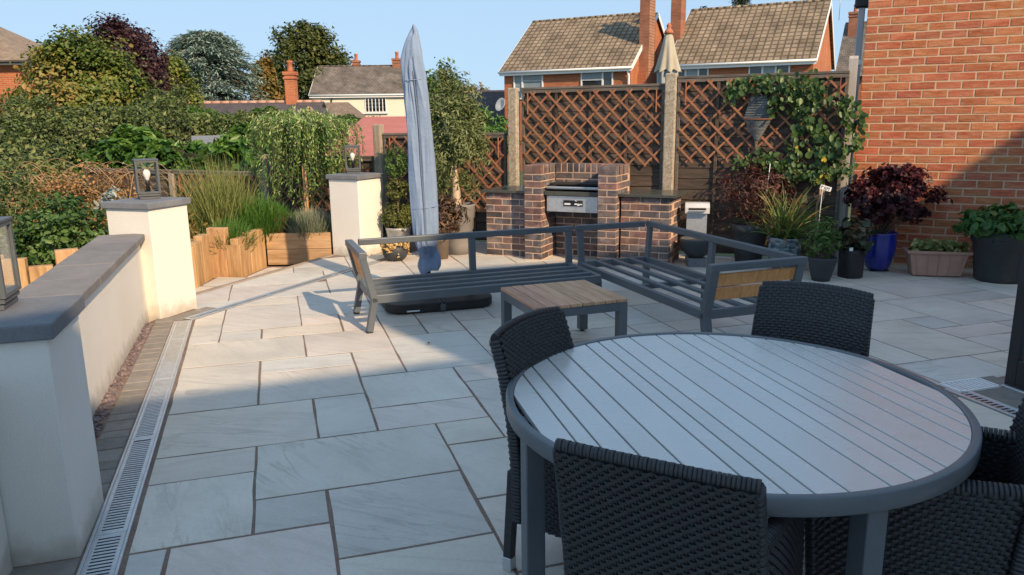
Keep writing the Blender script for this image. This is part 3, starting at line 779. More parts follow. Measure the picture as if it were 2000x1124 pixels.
log('upright sleeper right against the edge of the lantern pier', between(S0, S1, 0.15) + off(a01), a01, 0.335, 0.20)
log('upright sleeper second along from the lantern pier', between(S0, S1, 0.64) + off(a01), a01, 0.385, 0.20)
log('tall upright sleeper with a cut knot left of the short one', between(S1, S2, 0.20) + off(a12), a12, 0.44, 0.225)
log('shortest upright sleeper, a green bush spilling over its top', between(S1, S2, 0.80) + off(a12), a12, 0.245, 0.175)
log('upright sleeper between the shortest one and the corner post', between(S2, S4, 0.22) + off(a23), a23, 0.315, 0.30)
log('tallest upright sleeper at the corner beside the lying sleepers', between(S2, S4, 0.72) + off(a23), a23, 0.345, 0.385)
a45 = math.atan2(*(S5 - S4)[::-1]); L45 = np.linalg.norm(S5 - S4)
for k, (z, lab) in enumerate([(0.245, 'upper lying sleeper between the corner post and the far pier'), (0.045, 'lower lying sleeper between the corner post and the far pier')]):
    q = between(S4, S5, 0.5) + off(a45)
    tag(obj('lying_sleeper', MB().box((0, 0, -0.10), (L45 - 0.02, 0.10, 0.196)), M_sleep_x, None, bevel=0.007, seg=2, loc=(q[0], q[1], z + 0.03), rotz=a45), lab, 'timber', 'lying sleepers')
left = [(-3.50, 8.02, 62, .33), (-3.56, 7.82, 65, .36), (-3.66, 7.60, 66, .30), (-3.72, 7.38, 60, .36), (-3.80, 7.16, 55, .43), (-3.92, 6.97, 45, .35), (-4.05, 6.83, 35, .455), (-4.22, 6.70, 30, .33),
        (-4.40, 6.62, 20, .41), (-4.58, 6.58, 10, .445), (-4.78, 6.56, 5, .36)]
labs = ['upright sleeper just left of the lantern pier hidden by the wall', 'upright sleeper behind the low wall near the lantern pier', 'low upright sleeper behind the far end of the coping',
        'upright sleeper behind the middle of the wall coping', 'upright sleeper showing above the low wall coping', 'short upright sleeper whose top just clears the coping', 'tall upright sleeper above the coping beside the green bush',
        'low pale sleeper top next to the coping edge', 'wide upright sleeper with a light knot left of the coping', 'upright sleeper immediately right of the near lantern', 'upright sleeper seen through the glass of the near lantern']
for (x, y, a, tp), lb in zip(left, labs): log(lb, (x, y), R(a), tp + (0.0 if x > -3.7 else 0.065), 0.19)
# planting bed: soil behind the sleepers, falling to the boundary fence
nx, ny = 26, 16; vs = []; fs = []
line = [np.array(p) for p in [(-6.5, 6.60), (-4.85, 6.62), (-4.3, 6.76), (-3.98, 7.0), (-3.75, 7.5), (-3.58, 8.0), (-3.52, 8.3), (-3.50, 8.80), (-3.2, 8.76), (-3.14, 9.42), (-2.3, 9.50), (-1.9, 9.7)]]
fence_line = [FP(s, -0.02 + 0.25) for s in np.linspace(-9.8, -3.1, 12)]
for i in range(12):
    for j in range(ny):
        f = j / (ny - 1); q = line[i] * (1 - f) + fence_line[i] * f
        z = 0.235 * (1 - f) + (-0.35 if i < 8 else -0.05) * f + 0.03 * math.sin(9 * q[0]) * math.sin(7 * q[1])
        if i < 6: z -= 0.02
        vs.append((q[0], q[1], z))
for i in range(11):
    for j in range(ny - 1): fs.append((i * ny + j, (i + 1) * ny + j, (i + 1) * ny + j + 1, i * ny + j + 1))
struct(obj('planting_bed', MB().add(vs, fs), M_soil))

print('SLABS', NS)

# a damp patch, a fallen leaf and a bird mark on the flags
dp = [(-1.955 + .075 * math.cos(a) * (1 + .12 * math.sin(3 * a)), 4.455 + .055 * math.sin(a) * (1 + .2 * math.sin(2 * a + 1))) for a in np.linspace(0, 2 * PI, 28, endpoint=False)]
obj('damp_patch', MB().prism(dp, 0.0016, 0.0023), mat('damp_stone', [(.37, .36, .34), (.43, .42, .40)], rough=.45, scale=6), patio)
tag(link('fallen_leaf', leaf_mesh('fallen_leaf', np.array([[-.62, 5.42, .012]]), np.array([[.2, .1, 1.0]]), np.array([.06]), .4, np.array([.3]), hexa=True), mat('curled_leaf', [(.06, .045, .03), (.1, .07, .05)])), 'dark curled leaf fallen on the pale flag left of the table', 'leaf')

back = MB()
for i in range(-12, 24, 3):
    for j in range(-30, -14, 2):
        P = [G1 * AI(a) + G2 * (2.682 + 0.2945 * b) for a, b in ((i + .03, j + .03), (i + 2.97, j + .03), (i + 2.97, j + 1.97), (i + .03, j + 1.97))]
        if min(p[1] for p in P) > -8.5 and max(p[1] for p in P) < -1.3: back.prism([tuple(p) for p in P], -0.03, 0.0)
tag(obj('paving_slabs', back, M_slab, patio), kind='stuff')

sp_ = [D0 + d1 * a_ - n1 * (DW + b_) for a_, b_ in ((-1.2, .012), (0.10, .012), (0.10, .50), (-1.2, .50))]
obj('concrete_strip', MB().prism([tuple(p) for p in sp_], -.03, .001), M_paver, patio)
sp_ = [DR0 + np.array([0.956, 0.2936]) * b_ + drd * a_ for a_, b_ in ((-.10, .125), (1.9, .125), (1.9, .50), (-.10, .50))]
obj('concrete_strip', MB().prism([tuple(p) for p in sp_], -.03, .001), M_paver, patio)
# ================================================================== FENCE
FA = HA
def fpanel(label, s0, s1, zt, zb, posts=3, boards=0.125):
    w = s1 - s0; c = FP((s0 + s1) / 2)
    t = thing('fence', label, 'fence', (c[0], c[1], 0), FA, 'dark waney lap fence panels')
    n = max(3, int((zt - zb) / boards)); bh = (zt - zb) / n
    for k in range(n):
        # waney board: uneven lower edge, overlapping the one below
        m = 10; vs = []; fs = []
        lo = [zb + k * bh - 0.022 + rnd.uniform(-.007, .007) for _ in range(m + 1)]; hi = zb + (k + 1) * bh + 0.012
        for i in range(m + 1):
            x = -w / 2 + w * i / m
            vs += [(x, -0.016, lo[i]), (x, -0.004, hi), (x, 0.004, hi), (x, -0.006, lo[i])]
        for i in range(m):
            a = 4 * i; b = a + 4
            fs += [(a, b, b + 1, a + 1), (a + 1, b + 1, b + 2, a + 2), (a + 2, b + 2, b + 3, a + 3), (a + 3, b + 3, b, a)]
        fs += [(0, 1, 2, 3), (4 * m + 3, 4 * m + 2, 4 * m + 1, 4 * m)]
        obj('fence_board', MB().add(vs, fs), M_fence, t)
    for i in range(posts + 2):
        x = -w / 2 + 0.02 + (w - 0.04) * i / (posts + 1)
        obj('batten', MB().box((x, -0.028, (zt + zb) / 2 - 0.02), (0.036, 0.022, zt - zb - 0.05)), M_fence if 0 < i < posts + 1 else M_fgrey, t, bevel=0.003)
    obj('cap_rail', MB().box((0, -0.012, zt + 0.005), (w, 0.075, 0.03)), M_fgrey, t, bevel=0.004)
    obj('top_rail', MB().box((0, -0.030, zt - 0.032), (w, 0.026, 0.04)), M_fgrey, t, bevel=0.003)
    return t
fpanel('tall dark fence panel behind the brick barbecue', -1.03, 0.82, 2.00, 0.06)
fpanel('tall dark fence panel behind the climber and cone planter', 0.965, 2.80, 2.075, 0.06)
fpanel('lower dark fence panel behind the olive tree', -3.17, -1.26, 1.44, 0.04)
fpanel('stepped fence panel behind the weeping willow', -5.30, -3.33, 1.12, -0.25)
fpanel('low fence panel behind the tall grass clump', -7.35, -5.46, 0.86, -0.55)
fpanel('far left fence panel behind the tangle of dry stems', -9.5, -7.42, 0.86, -0.75)
def cpost(label, s, zt, wd=0.115, v=0.03, m=None, zb=-0.2):
    q = FP(s, v); m = m or M_conc
    mb = MB()
    mb.box((0, 0, (zt - 0.02 + zb) / 2), (wd, wd, zt - 0.02 - zb))
    o = obj('fence_post', mb, m, None, bevel=0.014, seg=2, loc=(q[0], q[1], 0), rotz=FA)
    return tag(o, label, 'post', 'fence posts')
cpost('tall aggregate concrete post between the two trellised panels', 0.893, 2.15, 0.13)
cpost('aggregate concrete post at the left end of the tall fence', -1.145, 2.04, 0.125)
cpost('weathered concrete post rising behind the far pier', -3.25, 1.60, 0.12, m=M_oldpost)
cpost('pale weathered post left of the weeping willow', -5.38, 1.17, 0.125, m=M_oldpost, zb=-.5)
cpost('narrow weathered post behind the dry stems', -7.38, 0.84, 0.10, m=M_oldpost, zb=-.7)
q = WP(2.89, 0.10)
o = obj('corner_board', MB().prism([(-.045, -.02), (.045, -.02), (.045, .02), (-.045, .02)], -0.02, [2.22, 2.22, 2.25, 2.25]), M_pale, None, bevel=.003, loc=(q[0], q[1], 0), rotz=FA)
tag(o, 'weathered upright board between the fence and the brick house', 'board')
q = FP(2.83, -0.06)
tag(obj('gate_post', MB().box((0, 0, 1.02), (.06, .06, 2.1)), M_fence, None, bevel=.004, loc=(q[0], q[1], 0), rotz=FA), 'dark slim post at the right end of the fence', 'post')

def trellis(label, s0, s1, z0, z1, sp=0.210, slope=1.02, v=0.045):
    w = s1 - s0; c = FP((s0 + s1) / 2, v); H = z1 - z0
    t = thing('trellis', label, 'trellis', (c[0], c[1], 0), FA, 'orange stained trellises')
    def seg(x0, sgn):
        """line through (x0, z1) going down with slope; clip to the rectangle"""
        xa, za, xb, zb_ = x0, z1, x0 + sgn * H / slope, z0
        def at(x): return z1 - (x - x0) * sgn * slope
        lo, hi = -w / 2, w / 2
        if min(xa, xb) > hi or max(xa, xb) < lo: return None
        pa, pb = (xa, za), (xb, zb_)
        if pa[0] < lo: pa = (lo, at(lo))
        if pa[0] > hi: pa = (hi, at(hi))
        if pb[0] < lo: pb = (lo, at(lo))
        if pb[0] > hi: pb = (hi, at(hi))
        return pa, pb
    for sgn, dy in ((1, -0.009), (-1, 0.0)):
        k = int((H / slope + w) / sp) + 2
        for i in range(-k, k + 1):
            r = seg(-w / 2 + sp * (i + (0.45 if sgn > 0 else 0.65)), sgn)
            if r is None: continue
            a, b = np.array(r[0]), np.array(r[1]); L_ = np.linalg.norm(b - a)
            if L_ < 0.07: continue
            d = (b - a) / L_; a = a - d * 0.02; b = b + d * 0.02
            j = rnd.uniform(-.006, .006)
            mb = MB().bar((0, 0, 0), (b[0] - a[0] + j, 0, b[1] - a[1]), 0.0075, 0.021, up=(0, 1, 0)) if False else None
            M = Matrix(((d[0], 0, -d[1]), (0, 1, 0), (d[1], 0, d[0])))
            m_ = MB().box((0, 0, 0), (L_ + 0.04, 0.008, 0.023), M=M)
            obj('lath', m_, M_trel, t, loc=((a[0] + b[0]) / 2, dy, (a[1] + b[1]) / 2))
    for sx in (-1, 1):
        obj('lath', MB().box((0, 0, 0), (.008, .021, .26)), M_trel, t, loc=(sx * (w / 2 - .05), -.017, z1 - .13))
    return t
trellis('expanding diamond trellis above the brick barbecue', -0.985, 0.775, 1.07, 1.95)
trellis('diamond trellis half hidden by the leafy climber', 1.02, 2.77, 1.12, 2.03)
trellis('diamond trellis behind the olive tree pot', -3.10, -1.31, 0.42, 1.40)
trellis('diamond trellis low on the stepped panel under the willow', -5.25, -3.40, 0.10, 0.95)
trellis('diamond trellis beyond the tall grass clump', -7.25, -5.55, -0.10, 0.80)

# ================================================================== BRICK HOUSE WALL AT THE RIGHT
house = thing('brick_house', 'orange brick house wall filling the right of the view', 'house', (WP(2.985)[0], WP(2.985)[1], 0), HA)
HWL, HWT = 5.2, 5.0
obj('wall', MB().box((HWL / 2, 0.120, HWT / 2 - 0.15), (HWL, 0.244, HWT + 0.3)), M_brickm, house)
BL, BH = 0.226, 0.0735; PLn, PH = 0.238, 0.0845
bme = MB().box((0, 0, 0), (BL, 0.03, BH)).mesh('brick', 0.004, 1); bme.materials.append(M_brick)
hme = MB().box((0, 0, 0), (0.107, 0.03, BH)).mesh('brick', 0.004, 1); hme.materials.append(M_brick)
rest = MB(); nvis = 0
for r in range(int(HWT / PH)):
    z = 0.02 + PH * (r + .5); sh = PLn / 2 if r % 2 else 0.0
    x = -0.0
    if r % 2:
        pass
    for c in range(-1, int(HWL / PLn) + 1):
        x0 = c * PLn + sh; x1 = x0 + BL
        y = 0.0095 + rnd.uniform(-.0018, .0018)
        if x1 < 0.02: continue
        if x0 < -0.01:                                         # half brick at the corner
            link('brick', hme, None, house, loc=(0.0535, y, z)); nvis += 1; continue
        if x0 + BL > HWL: continue
        if z < 2.98 and x0 < 1.62:
            link('brick', bme, None, house, loc=(x0 + BL / 2, y, z)).rotation_euler = (0, rnd.uniform(-.007, .007), 0); nvis += 1; house.children[-1].scale = (rnd.uniform(.972, 1.004), 1, rnd.uniform(.955, 1.03))
        else: rest.box((x0 + BL / 2, y, z), (BL, 0.03, BH))
tag(obj('bricks', rest, M_brick, house), kind='stuff')
# gutter end and downpipe at the corner
gp = thing('downpipe', 'pale grey square downpipe with a black hopper at the house corner', 'downpipe', (WP(2.92, -0.35)[0], WP(2.92, -0.35)[1], 0), HA)
obj('pipe', MB().box((0, 0, 1.22), (.068, .068, 3.2)), mat('grey_pipe', [(0.36, 0.385, 0.43), (0.41, 0.435, 0.48)], rough=0.5), gp, bevel=.006)
obj('pipe_collar', MB().box((0, 0, 2.20), (.088, .088, .05)), M_white, gp, bevel=.004)
obj('hopper', MB().prism([(-.075, -.06), (.085, -.06), (.085, .06), (-.075, .06)], 2.78, 3.1), M_black, gp, bevel=.02)
obj('verge_board', MB().box((.155, 0.10, 2.95), (.05, .30, .75)).box((.19, .16, 1.4), (.02, .12, 2.6)), M_black, gp, bevel=.003)

# ================================================================== BRICK BARBECUE
bq = thing('brick_barbecue', 'built-in blue brick barbecue with granite worktops and steel drawer', 'barbecue', (-0.305, 9.245, 0), HA)
# local frame: x = right along the front, y = away from the camera
CO = 0.0768; BRL, BRW, BRH = 0.215, 0.1025, 0.0658
full = MB().box((0, 0, 0), (BRL, BRW, BRH)).mesh('brick', 0.004, 1); full.materials.append(M_bbq)
half = MB().box((0, 0, 0), (0.1025, BRW, BRH)).mesh('brick', 0.004, 1); half.materials.append(M_bbq)
edge = MB().box((0, 0, 0), (BRL, 0.0655, 0.1025)).mesh('brick', 0.004, 1); edge.materials.append(M_bbq)
edge2 = MB().box((0, 0, 0), (0.0655, BRW, 0.1025)).mesh('brick', 0.004, 1); edge2.materials.append(M_bbq)
nb_ = 0
def brk(me, x, y, z, rot=0.0):
    global nb_
    nb_ += 1
    link('brick', me, None, bq, loc=(x + rnd.uniform(-.0015, .0015), y + rnd.uniform(-.0015, .0015), z), rotz=rot + rnd.uniform(-.006, .006))
def run(x0, x1, yface, rows, first=0):
    """stretcher bond facing the camera; bricks 4 mm proud of the mortar"""
    for r in range(rows):
        z = CO * (r + .5) + 0.004; y = yface + BRW / 2
        x = x0 + ((0.0 if (r + first) % 2 == 0 else 0.1125))
        if (r + first) % 2: brk(half, x0 + .05125, y, z)
        while x + BRL <= x1 + 0.006: brk(full, x + BRL / 2, y, z); x += 0.225
        if x + 0.1025 <= x1 + 0.006: brk(half, x + .05125, y, z)
core = MB()
m4 = 0.004
# counters
run(0.0, 0.5525, 0.0, 10, 0); core.box((0.276, 0.28, 0.383), (0.5525 - 2 * m4, 0.56 - 2 * m4, 0.766))
run(1.6975, 2.25, 0.0, 10, 1); core.box((1.974, 0.28, 0.383), (0.5525 - 2 * m4, 0.56 - 2 * m4, 0.766))
for r in range(10):                                              # right-hand side of the right counter
    z = CO * (r + .5) + 0.004; y = 0.1125 if (r + 1) % 2 == 0 else 0.225
    if (r + 1) % 2 == 0: y = 0.1125
    while y + BRL <= 0.57: brk(full, 2.25 - BRW / 2, y + BRL / 2, z, PI / 2); y += 0.225
    if y + 0.1025 <= 0.575: brk(half, 2.25 - BRW / 2, y + .05125, z, PI / 2)
# pillars
for px in (0.5625, 1.4625):
    y0 = -0.118
    core.box((px + BRL / 2, y0 + 0.265, 0.50), (BRL - 2 * m4, 0.53 - 2 * m4, 1.0)); core.box((px + BRL / 2, y0 + 0.2625, 1.05), (BRL - 2 * m4, 0.525 - 2 * m4, 0.115))
    for r in range(13):
        z = CO * (r + .5) + 0.004
        if r % 2 == 1:
            brk(full, px + BRL / 2, y0 + BRW / 2, z)
            for sx in (px + BRW / 2, px + BRL - BRW / 2):
                brk(full, sx, y0 + 0.1125 + BRL / 2, z, PI / 2); brk(full, sx, y0 + 0.3375 + 0.0975, z, PI / 2)
        else:
            for sx in (px + BRW / 2, px + BRL - BRW / 2):
                brk(full, sx, y0 + BRL / 2, z, PI / 2); brk(full, sx, y0 + 0.225 + BRL / 2, z, PI / 2)
    for k in range(7): brk(edge, px + BRL / 2, y0 + 0.034 + 0.0757 * k, 1.0585)
# back wall of the opening
run(0.7875, 1.4525, 0.313, 13, 0); core.box((1.12, 0.313 + 0.05, 0.50), (0.66, BRW - 2 * m4, 1.0)); core.box((1.12, 0.313 + 0.05, 1.05), (0.66, BRW - 2 * m4, 0.115))
for k in range(9): brk(edge2, 0.7875 + 0.036 + 0.0745 * k, 0.313 + BRW / 2, 1.0585)
obj('mortar', core, M_bbqm, bq)
for nm, x0, x1, y0 in (('worktop', -0.035, 0.556, -0.04), ('worktop', 1.684, 2.325, -0.045)):
    obj(nm, MB().box(((x0 + x1) / 2, (y0 + 0.60) / 2, 0.786), (x1 - x0, 0.60 - y0, 0.032)), M_gran, bq, bevel=.003)
obj('hearth_slab', MB().box((1.12, 0.13, 0.785), (0.668, 0.36, 0.045)), M_gran, bq, bevel=.003)
obj('grill_rack', MB().box((1.12, 0.14, 0.85), (0.66, 0.30, 0.012)).box((1.12, 0.02, 0.845), (0.66, 0.02, 0.03)), M_galv, bq, bevel=.002)
obj('dark_slot', MB().box((1.12, 0.18, 0.885), (0.62, 0.24, 0.018)), M_dark, bq, bevel=.002)  # near-black plate painted as the shaded gap above the rack
dr = obj('drawer_front', MB().box((1.12, -0.012, 0.665), (0.625, 0.02, 0.185)), M_steel, bq, bevel=.003)
obj('badge', MB().box((1.135, -0.026, 0.675), (0.235, 0.006, 0.068)), M_black, dr)
obj('badge_writing', MB().box((1.068, -0.031, 0.667), (0.072, 0.003, 0.020)).box((1.170, -0.031, 0.668), (0.03, 0.003, 0.016)).box((1.203, -0.031, 0.662), (0.028, 0.003, 0.022)).box((1.235, -0.031, 0.666), (0.022, 0.003, 0.014)), M_white, dr)
obj('wire_handle', MB().tube([(1.02, -.02, .69), (1.04, -.05, .715), (1.16, -.05, .72), (1.19, -.05, .70)], .004, 6), M_galv, dr)
obj('drawer_box', MB().box((1.12, 0.14, 0.665), (0.60, 0.27, 0.17)), M_dark, bq)

# ================================================================== DRINK-OFF: HOUSE DOOR AT THE RIGHT EDGE
q = np.array([3.04, 4.42])
dt = thing('glazed_door', 'black framed glazed house door with white slatted blind at right edge', 'door', (q[0], q[1], 0), R(-73))
M_bframe = mat('black_door_frame', [(0.010, 0.011, 0.013), (0.016, 0.017, 0.019)], rough=0.4)
obj('door_frame', MB().box((0.035, 0, 1.09), (.07, .075, 2.16)).box((1.05, 0, 1.09), (.07, .075, 2.16)).box((.5425, 0, 0.095), (.945, .075, .17)).box((.5425, 0, 2.13), (.945, .075, .08)), M_bframe, dt, bevel=.004)
obj('glass_pane', MB().box((.5425, -0.02, 1.135), (.945, .006, 1.91)), M_glass, dt)
for k in range(24): obj('blind_slat', MB().box((.5425, 0.012, 0), (.93, .012, .068)), M_white, dt, loc=(0, 0, .225 + k * .079))
obj('threshold', MB().box((.55, -.01, .0), (1.1, .10, .02)), M_galv, dt, bevel=.003)
q2 = q + np.array([0.956, 0.2936]) * 0.26 + np.array([0.2936, -0.956]) * 1.0
hw = thing('house_wing', 'wing of the house beside the black door, just outside the frame', 'house', (q2[0], q2[1], 0), R(-73))
obj('wall', MB().box((2.1, 0.10, 1.3), (2.0, .42, 2.75)), M_brickm, hw)
r_ = MB()
for r in range(32):
    for c in range(8): r_.box((1.12 + .113 + c * .238 + (0.119 if r % 2 and c < 7 else 0), -.112, .05 + r * .0845), (.226, .012, .0735))
tag(obj('bricks', r_, M_brick, hw), kind='stuff')

# ================================================================== CORNER SOFA FRAME
# local frame: x = G1 (right along the long back), y = away from the camera; origin at the outer back corner
SA = R(20.0); S1_ = np.array([math.cos(SA), math.sin(SA)]); S2_ = np.array([-math.sin(SA), math.cos(SA)])
SO = np.array([1.36, 7.42])
def sofa_arm(mb, x_in, y0, y1, sgn, h_top=0.65, zk=0.27, lean=0.075, foot=0.05, w=0.05, d=0.07):
    """a side frame: splayed feet, kinked uprights leaning outward, arm rail. y0 back, y1 front"""
    for y in (y0 - d / 2, y1 + d / 2):
        top = (x_in + sgn * lean, y, h_top - w / 2); kink = (x_in, y, zk); ft = (x_in + sgn * foot, y, 0.012)
        mb['upright'].append(MB().bar(kink, (top[0], top[1], top[2] + w * .45), d, w, up=(1, 0, 0)))
        mb['leg'].append((MB().bar((kink[0], kink[1], kink[2] + .02), ft, d * .98, w, up=(1, 0, 0)), MB().box((ft[0], ft[1], .006), (w * .9, d * .8, .012))))
def slatted_arm_fill(t, x_in, y0, y1, sgn, lean, zk, h_top):
    pass
ARM_LEAN, ZK, HT = 0.085, 0.272, 0.618
def sofa(label, L_, D_, arm_sign, loc, rot, n_slats, posts, corner_legs):
    """long frame module. local x along the back, from 0 to L_; y=0 back, y=-D_ front; arm at x=0 (arm_sign=-1) or at x=L_ (+1)"""
    t = thing('sofa_frame', label, 'sofa', (loc[0], loc[1], 0), rot, 'two halves of the bare corner sofa')
    xa = 0.055 if arm_sign < 0 else L_ - 0.055
    w, d = 0.052, 0.07
    zf = 0.268
    fr = MB()
    x0, x1 = 0.04, L_ - 0.04
    fr.box((L_ / 2, -D_ + 0.03, zf), (L_ - 0.10, 0.045, 0.066)); fr.box((L_ / 2, -0.06, zf), (L_ - 0.10, 0.045, 0.066))
    for x in (0.055, L_ - 0.055): fr.box((x, -D_ / 2 - 0.015, zf), (0.045, D_ - 0.135, 0.066))
    fr.box((L_ * .5, -D_ / 2 - 0.015, zf - 0.012), (0.045, D_ - 0.135, 0.04))
    obj('seat_frame', fr, M_anth, t, bevel=0.004, seg=2)
    for k in range(n_slats):
        y = -0.06 - (D_ - 0.09) * (k + 1) / (n_slats + 1)
        obj('seat_slat', MB().box((L_ / 2, y, zf + 0.018), (L_ - 0.15, 0.05, 0.026)), M_anth, t, bevel=0.003)
    # arm
    back_y, front_y = 0.0, -D_ + 0.005
    for y in (back_y - d / 2 - 0.01, front_y + d / 2):
        up = MB().bar((xa, y, ZK - 0.03), (xa + arm_sign * ARM_LEAN, y, HT), d * .96, w, up=(1, 0, 0))
        obj('arm_upright', up, M_anth, t, bevel=0.005, seg=2)
        lg = obj('leg', MB().bar((xa, y, ZK + 0.01), (xa + arm_sign * 0.055, y, 0.012), d * .96, w * .98, up=(1, 0, 0)), M_anth, t, bevel=0.005, seg=2)
        obj('foot_pad', MB().box((xa + arm_sign * 0.056, y, 0.006), (w * .9, d * .8, 0.012)), M_black, lg)
    obj('arm_rail', MB().box((xa + arm_sign * (ARM_LEAN - 0.004), (back_y + front_y) / 2, HT), (0.062, D_ - 0.005, 0.05)), M_anth, t, bevel=0.005, seg=2)
    for z0, z1 in ((0.372, 0.466), (0.476, 0.570)):
        zc = (z0 + z1) / 2; xc = xa + arm_sign * ARM_LEAN * (zc - ZK) / (HT - ZK)
        tl = math.atan2(arm_sign * ARM_LEAN, HT - ZK)
        M = Matrix.Rotation(tl, 3, 'Y')
        obj('arm_board', MB().box((xc, (back_y + front_y) / 2, zc), (0.018, D_ - 0.155, z1 - z0), M=M), M_teak, t, bevel=0.003)
    # back rail and posts
    obj('back_rail', MB().box((L_ / 2 + (0.02 if arm_sign < 0 else -0.02), -0.03, HT), (L_ - 0.06, 0.05, 0.052)), M_anth, t, bevel=0.005, seg=2)
    for x in posts:
        obj('back_post', MB().bar((x, -0.05, zf), (x, -0.03, HT - 0.02), 0.06, 0.04, up=(0, 1, 0)), M_anth, t, bevel=0.005, seg=2)
    for (x, y) in corner_legs:
        lg = obj('leg', MB().box((x, y, 0.13), (0.055, 0.055, 0.24)), M_anth, t, bevel=0.005, seg=2)
        obj('foot_pad', MB().box((x, y, 0.006), (0.05, 0.05, 0.012)), M_black, lg)
    return t
LA, DA = 2.06, 0.745
oA = SO - S1_ * 2.90
sofa('left half of the bare grey sofa frame, its arm catching the sun', LA, DA, -1, oA, SA, 3, [1.06, LA - 0.05], [(LA - 0.06, -DA + .06), (LA - 0.06, -.07), (1.02, -.07)])
# second module runs from the corner towards the camera: local x along -G2
LB, DB = 2.16, 0.81
sofa('right half of the bare grey sofa frame turning the corner towards us', LB, DB, 1, SO, SA - PI / 2, 3, [0.06, 1.10], [(0.06, -.06), (0.06, -DB + .06), (1.08, -.07)])
# corner: short back rail of the second module along the long side, butting the first module
t = bpy.data.objects[[o.name for o in bpy.data.objects if o.name.startswith('sofa_frame')][-1]]
obj('back_rail', MB().box((0.03, -(DB + 0.05) / 2 - 0.02, HT), (0.05, DB - 0.07, 0.052)), M_anth, t, bevel=0.005, seg=2)
obj('back_post', MB().bar((0.055, -DB + 0.05, 0.26), (0.03, -DB + 0.04, HT - 0.02), 0.04, 0.06, up=(0, 1, 0)), M_anth, t, bevel=0.005, seg=2)

# ================================================================== COFFEE TABLE
CT = np.array([-0.089, 5.556]); cs = 0.70
c = CT + S1_ * cs / 2 - S2_ * cs / 2
ct = thing('coffee_table', 'low square coffee table with a slatted timber top', 'table', (c[0], c[1], 0), SA)
for k in range(8):
    w = (cs - 0.004) / 8
    obj('top_slat', MB().box((0, 0, 0), (w - 0.006, cs, 0.022)), M_oldteak, ct, bevel=0.002, loc=(-cs / 2 + w * (k + .5) + .002, 0, 0.389 + rnd.uniform(-.0008, .0008)))
hh = cs / 2 - 0.03
obj('apron', MB().box((0, hh, .346), (cs - .13, .05, .06)).box((0, -hh, .346), (cs - .13, .05, .06)).box((hh, 0, .346), (.05, cs - .13, .06)).box((-hh, 0, .346), (.05, cs - .13, .06)), M_anth, ct, bevel=.004, seg=2)
for sx in (-1, 1):
    for sy in (-1, 1):
        lg = obj('leg', MB().box((sx * (cs / 2 - .035), sy * (cs / 2 - .035), .197), (.066, .066, .36)), M_anth, ct, bevel=.005, seg=2)
        obj('foot_pad', MB().lathe([(.014, 0.0), (.016, .004), (.012, .018)], 10, (sx * (cs / 2 - .035), sy * (cs / 2 - .035), 0)), M_black, lg)

# ================================================================== ROUND DINING TABLE
TC, TR = np.array([0.700, 2.370]), 0.7246
SLA = R(-76.5)                                                  # slat direction
tb = thing('dining_table', 'large round grey slatted dining table in the foreground', 'table', (TC[0], TC[1], 0), SLA - PI / 2 + PI)
# local: y along the slats, x across
rot_t = SLA + PI / 2
tb.rotation_euler = (0, 0, rot_t)
cuts = [-0.68, -0.597, -0.542, -0.46, -0.374, -0.262, -0.201, -0.138, -0.053, 0.065, 0.141, 0.221, 0.272, 0.391, 0.467, 0.541, 0.595, 0.68]
RI = TR - 0.026
for a, b in zip(cuts[:-1], cuts[1:]):
    a2, b2 = max(a + 0.003, -RI + .002), min(b - 0.003, RI - .002)
    m = 12; top = []; bot = []
    for i in range(m + 1):
        x = a2 + (b2 - a2) * i / m; y = math.sqrt(max(RI * RI - x * x, 1e-4)); top.append((x, y)); bot.append((x, -y))
    poly = bot + top[::-1]
    obj('table_slat', MB().prism(poly, 0.718, 0.737), M_tabletop, tb, bevel=0.0018)
rim = MB(); n = 128; prof = [(RI + 0.001, 0.690), (TR - 0.003, 0.690), (TR, 0.693), (TR, 0.737), (TR - 0.003, 0.741), (RI + 0.004, 0.741), (RI + 0.001, 0.739)]
vs = []; fs = []
for r, z in prof:
    for j in range(n): vs.append((r * math.cos(2 * PI * j / n), r * math.sin(2 * PI * j / n), z))
k = len(prof)
for i in range(k):
    for j in range(n): fs.append((i * n + j, i * n + (j + 1) % n, ((i + 1) % k) * n + (j + 1) % n, ((i + 1) % k) * n + j))
rim.add(vs, fs, True)
obj('table_rim', rim, M_anth, tb)
uf = MB()
for a in (0.0, PI / 2): uf.box((0, 0, 0.700), (2 * RI - 0.01, 0.05, 0.034) if a == 0 else (0.05, 2 * RI - 0.01, 0.030))
obj('under_frame', uf, M_anth, tb)
lr = 0.668
for k in range(4):
    a = GA + R(179) + k * PI / 2 - rot_t
    lg = obj('leg', MB().box((0, 0, .349), (.062, .062, .68)), M_anth, tb, bevel=.004, seg=2, loc=(lr * math.cos(a), lr * math.sin(a), 0), rotz=-rot_t + GA)
    obj('foot_pad', MB().lathe([(.02, 0), (.022, .004), (.018, .012)], 10), M_black, lg)
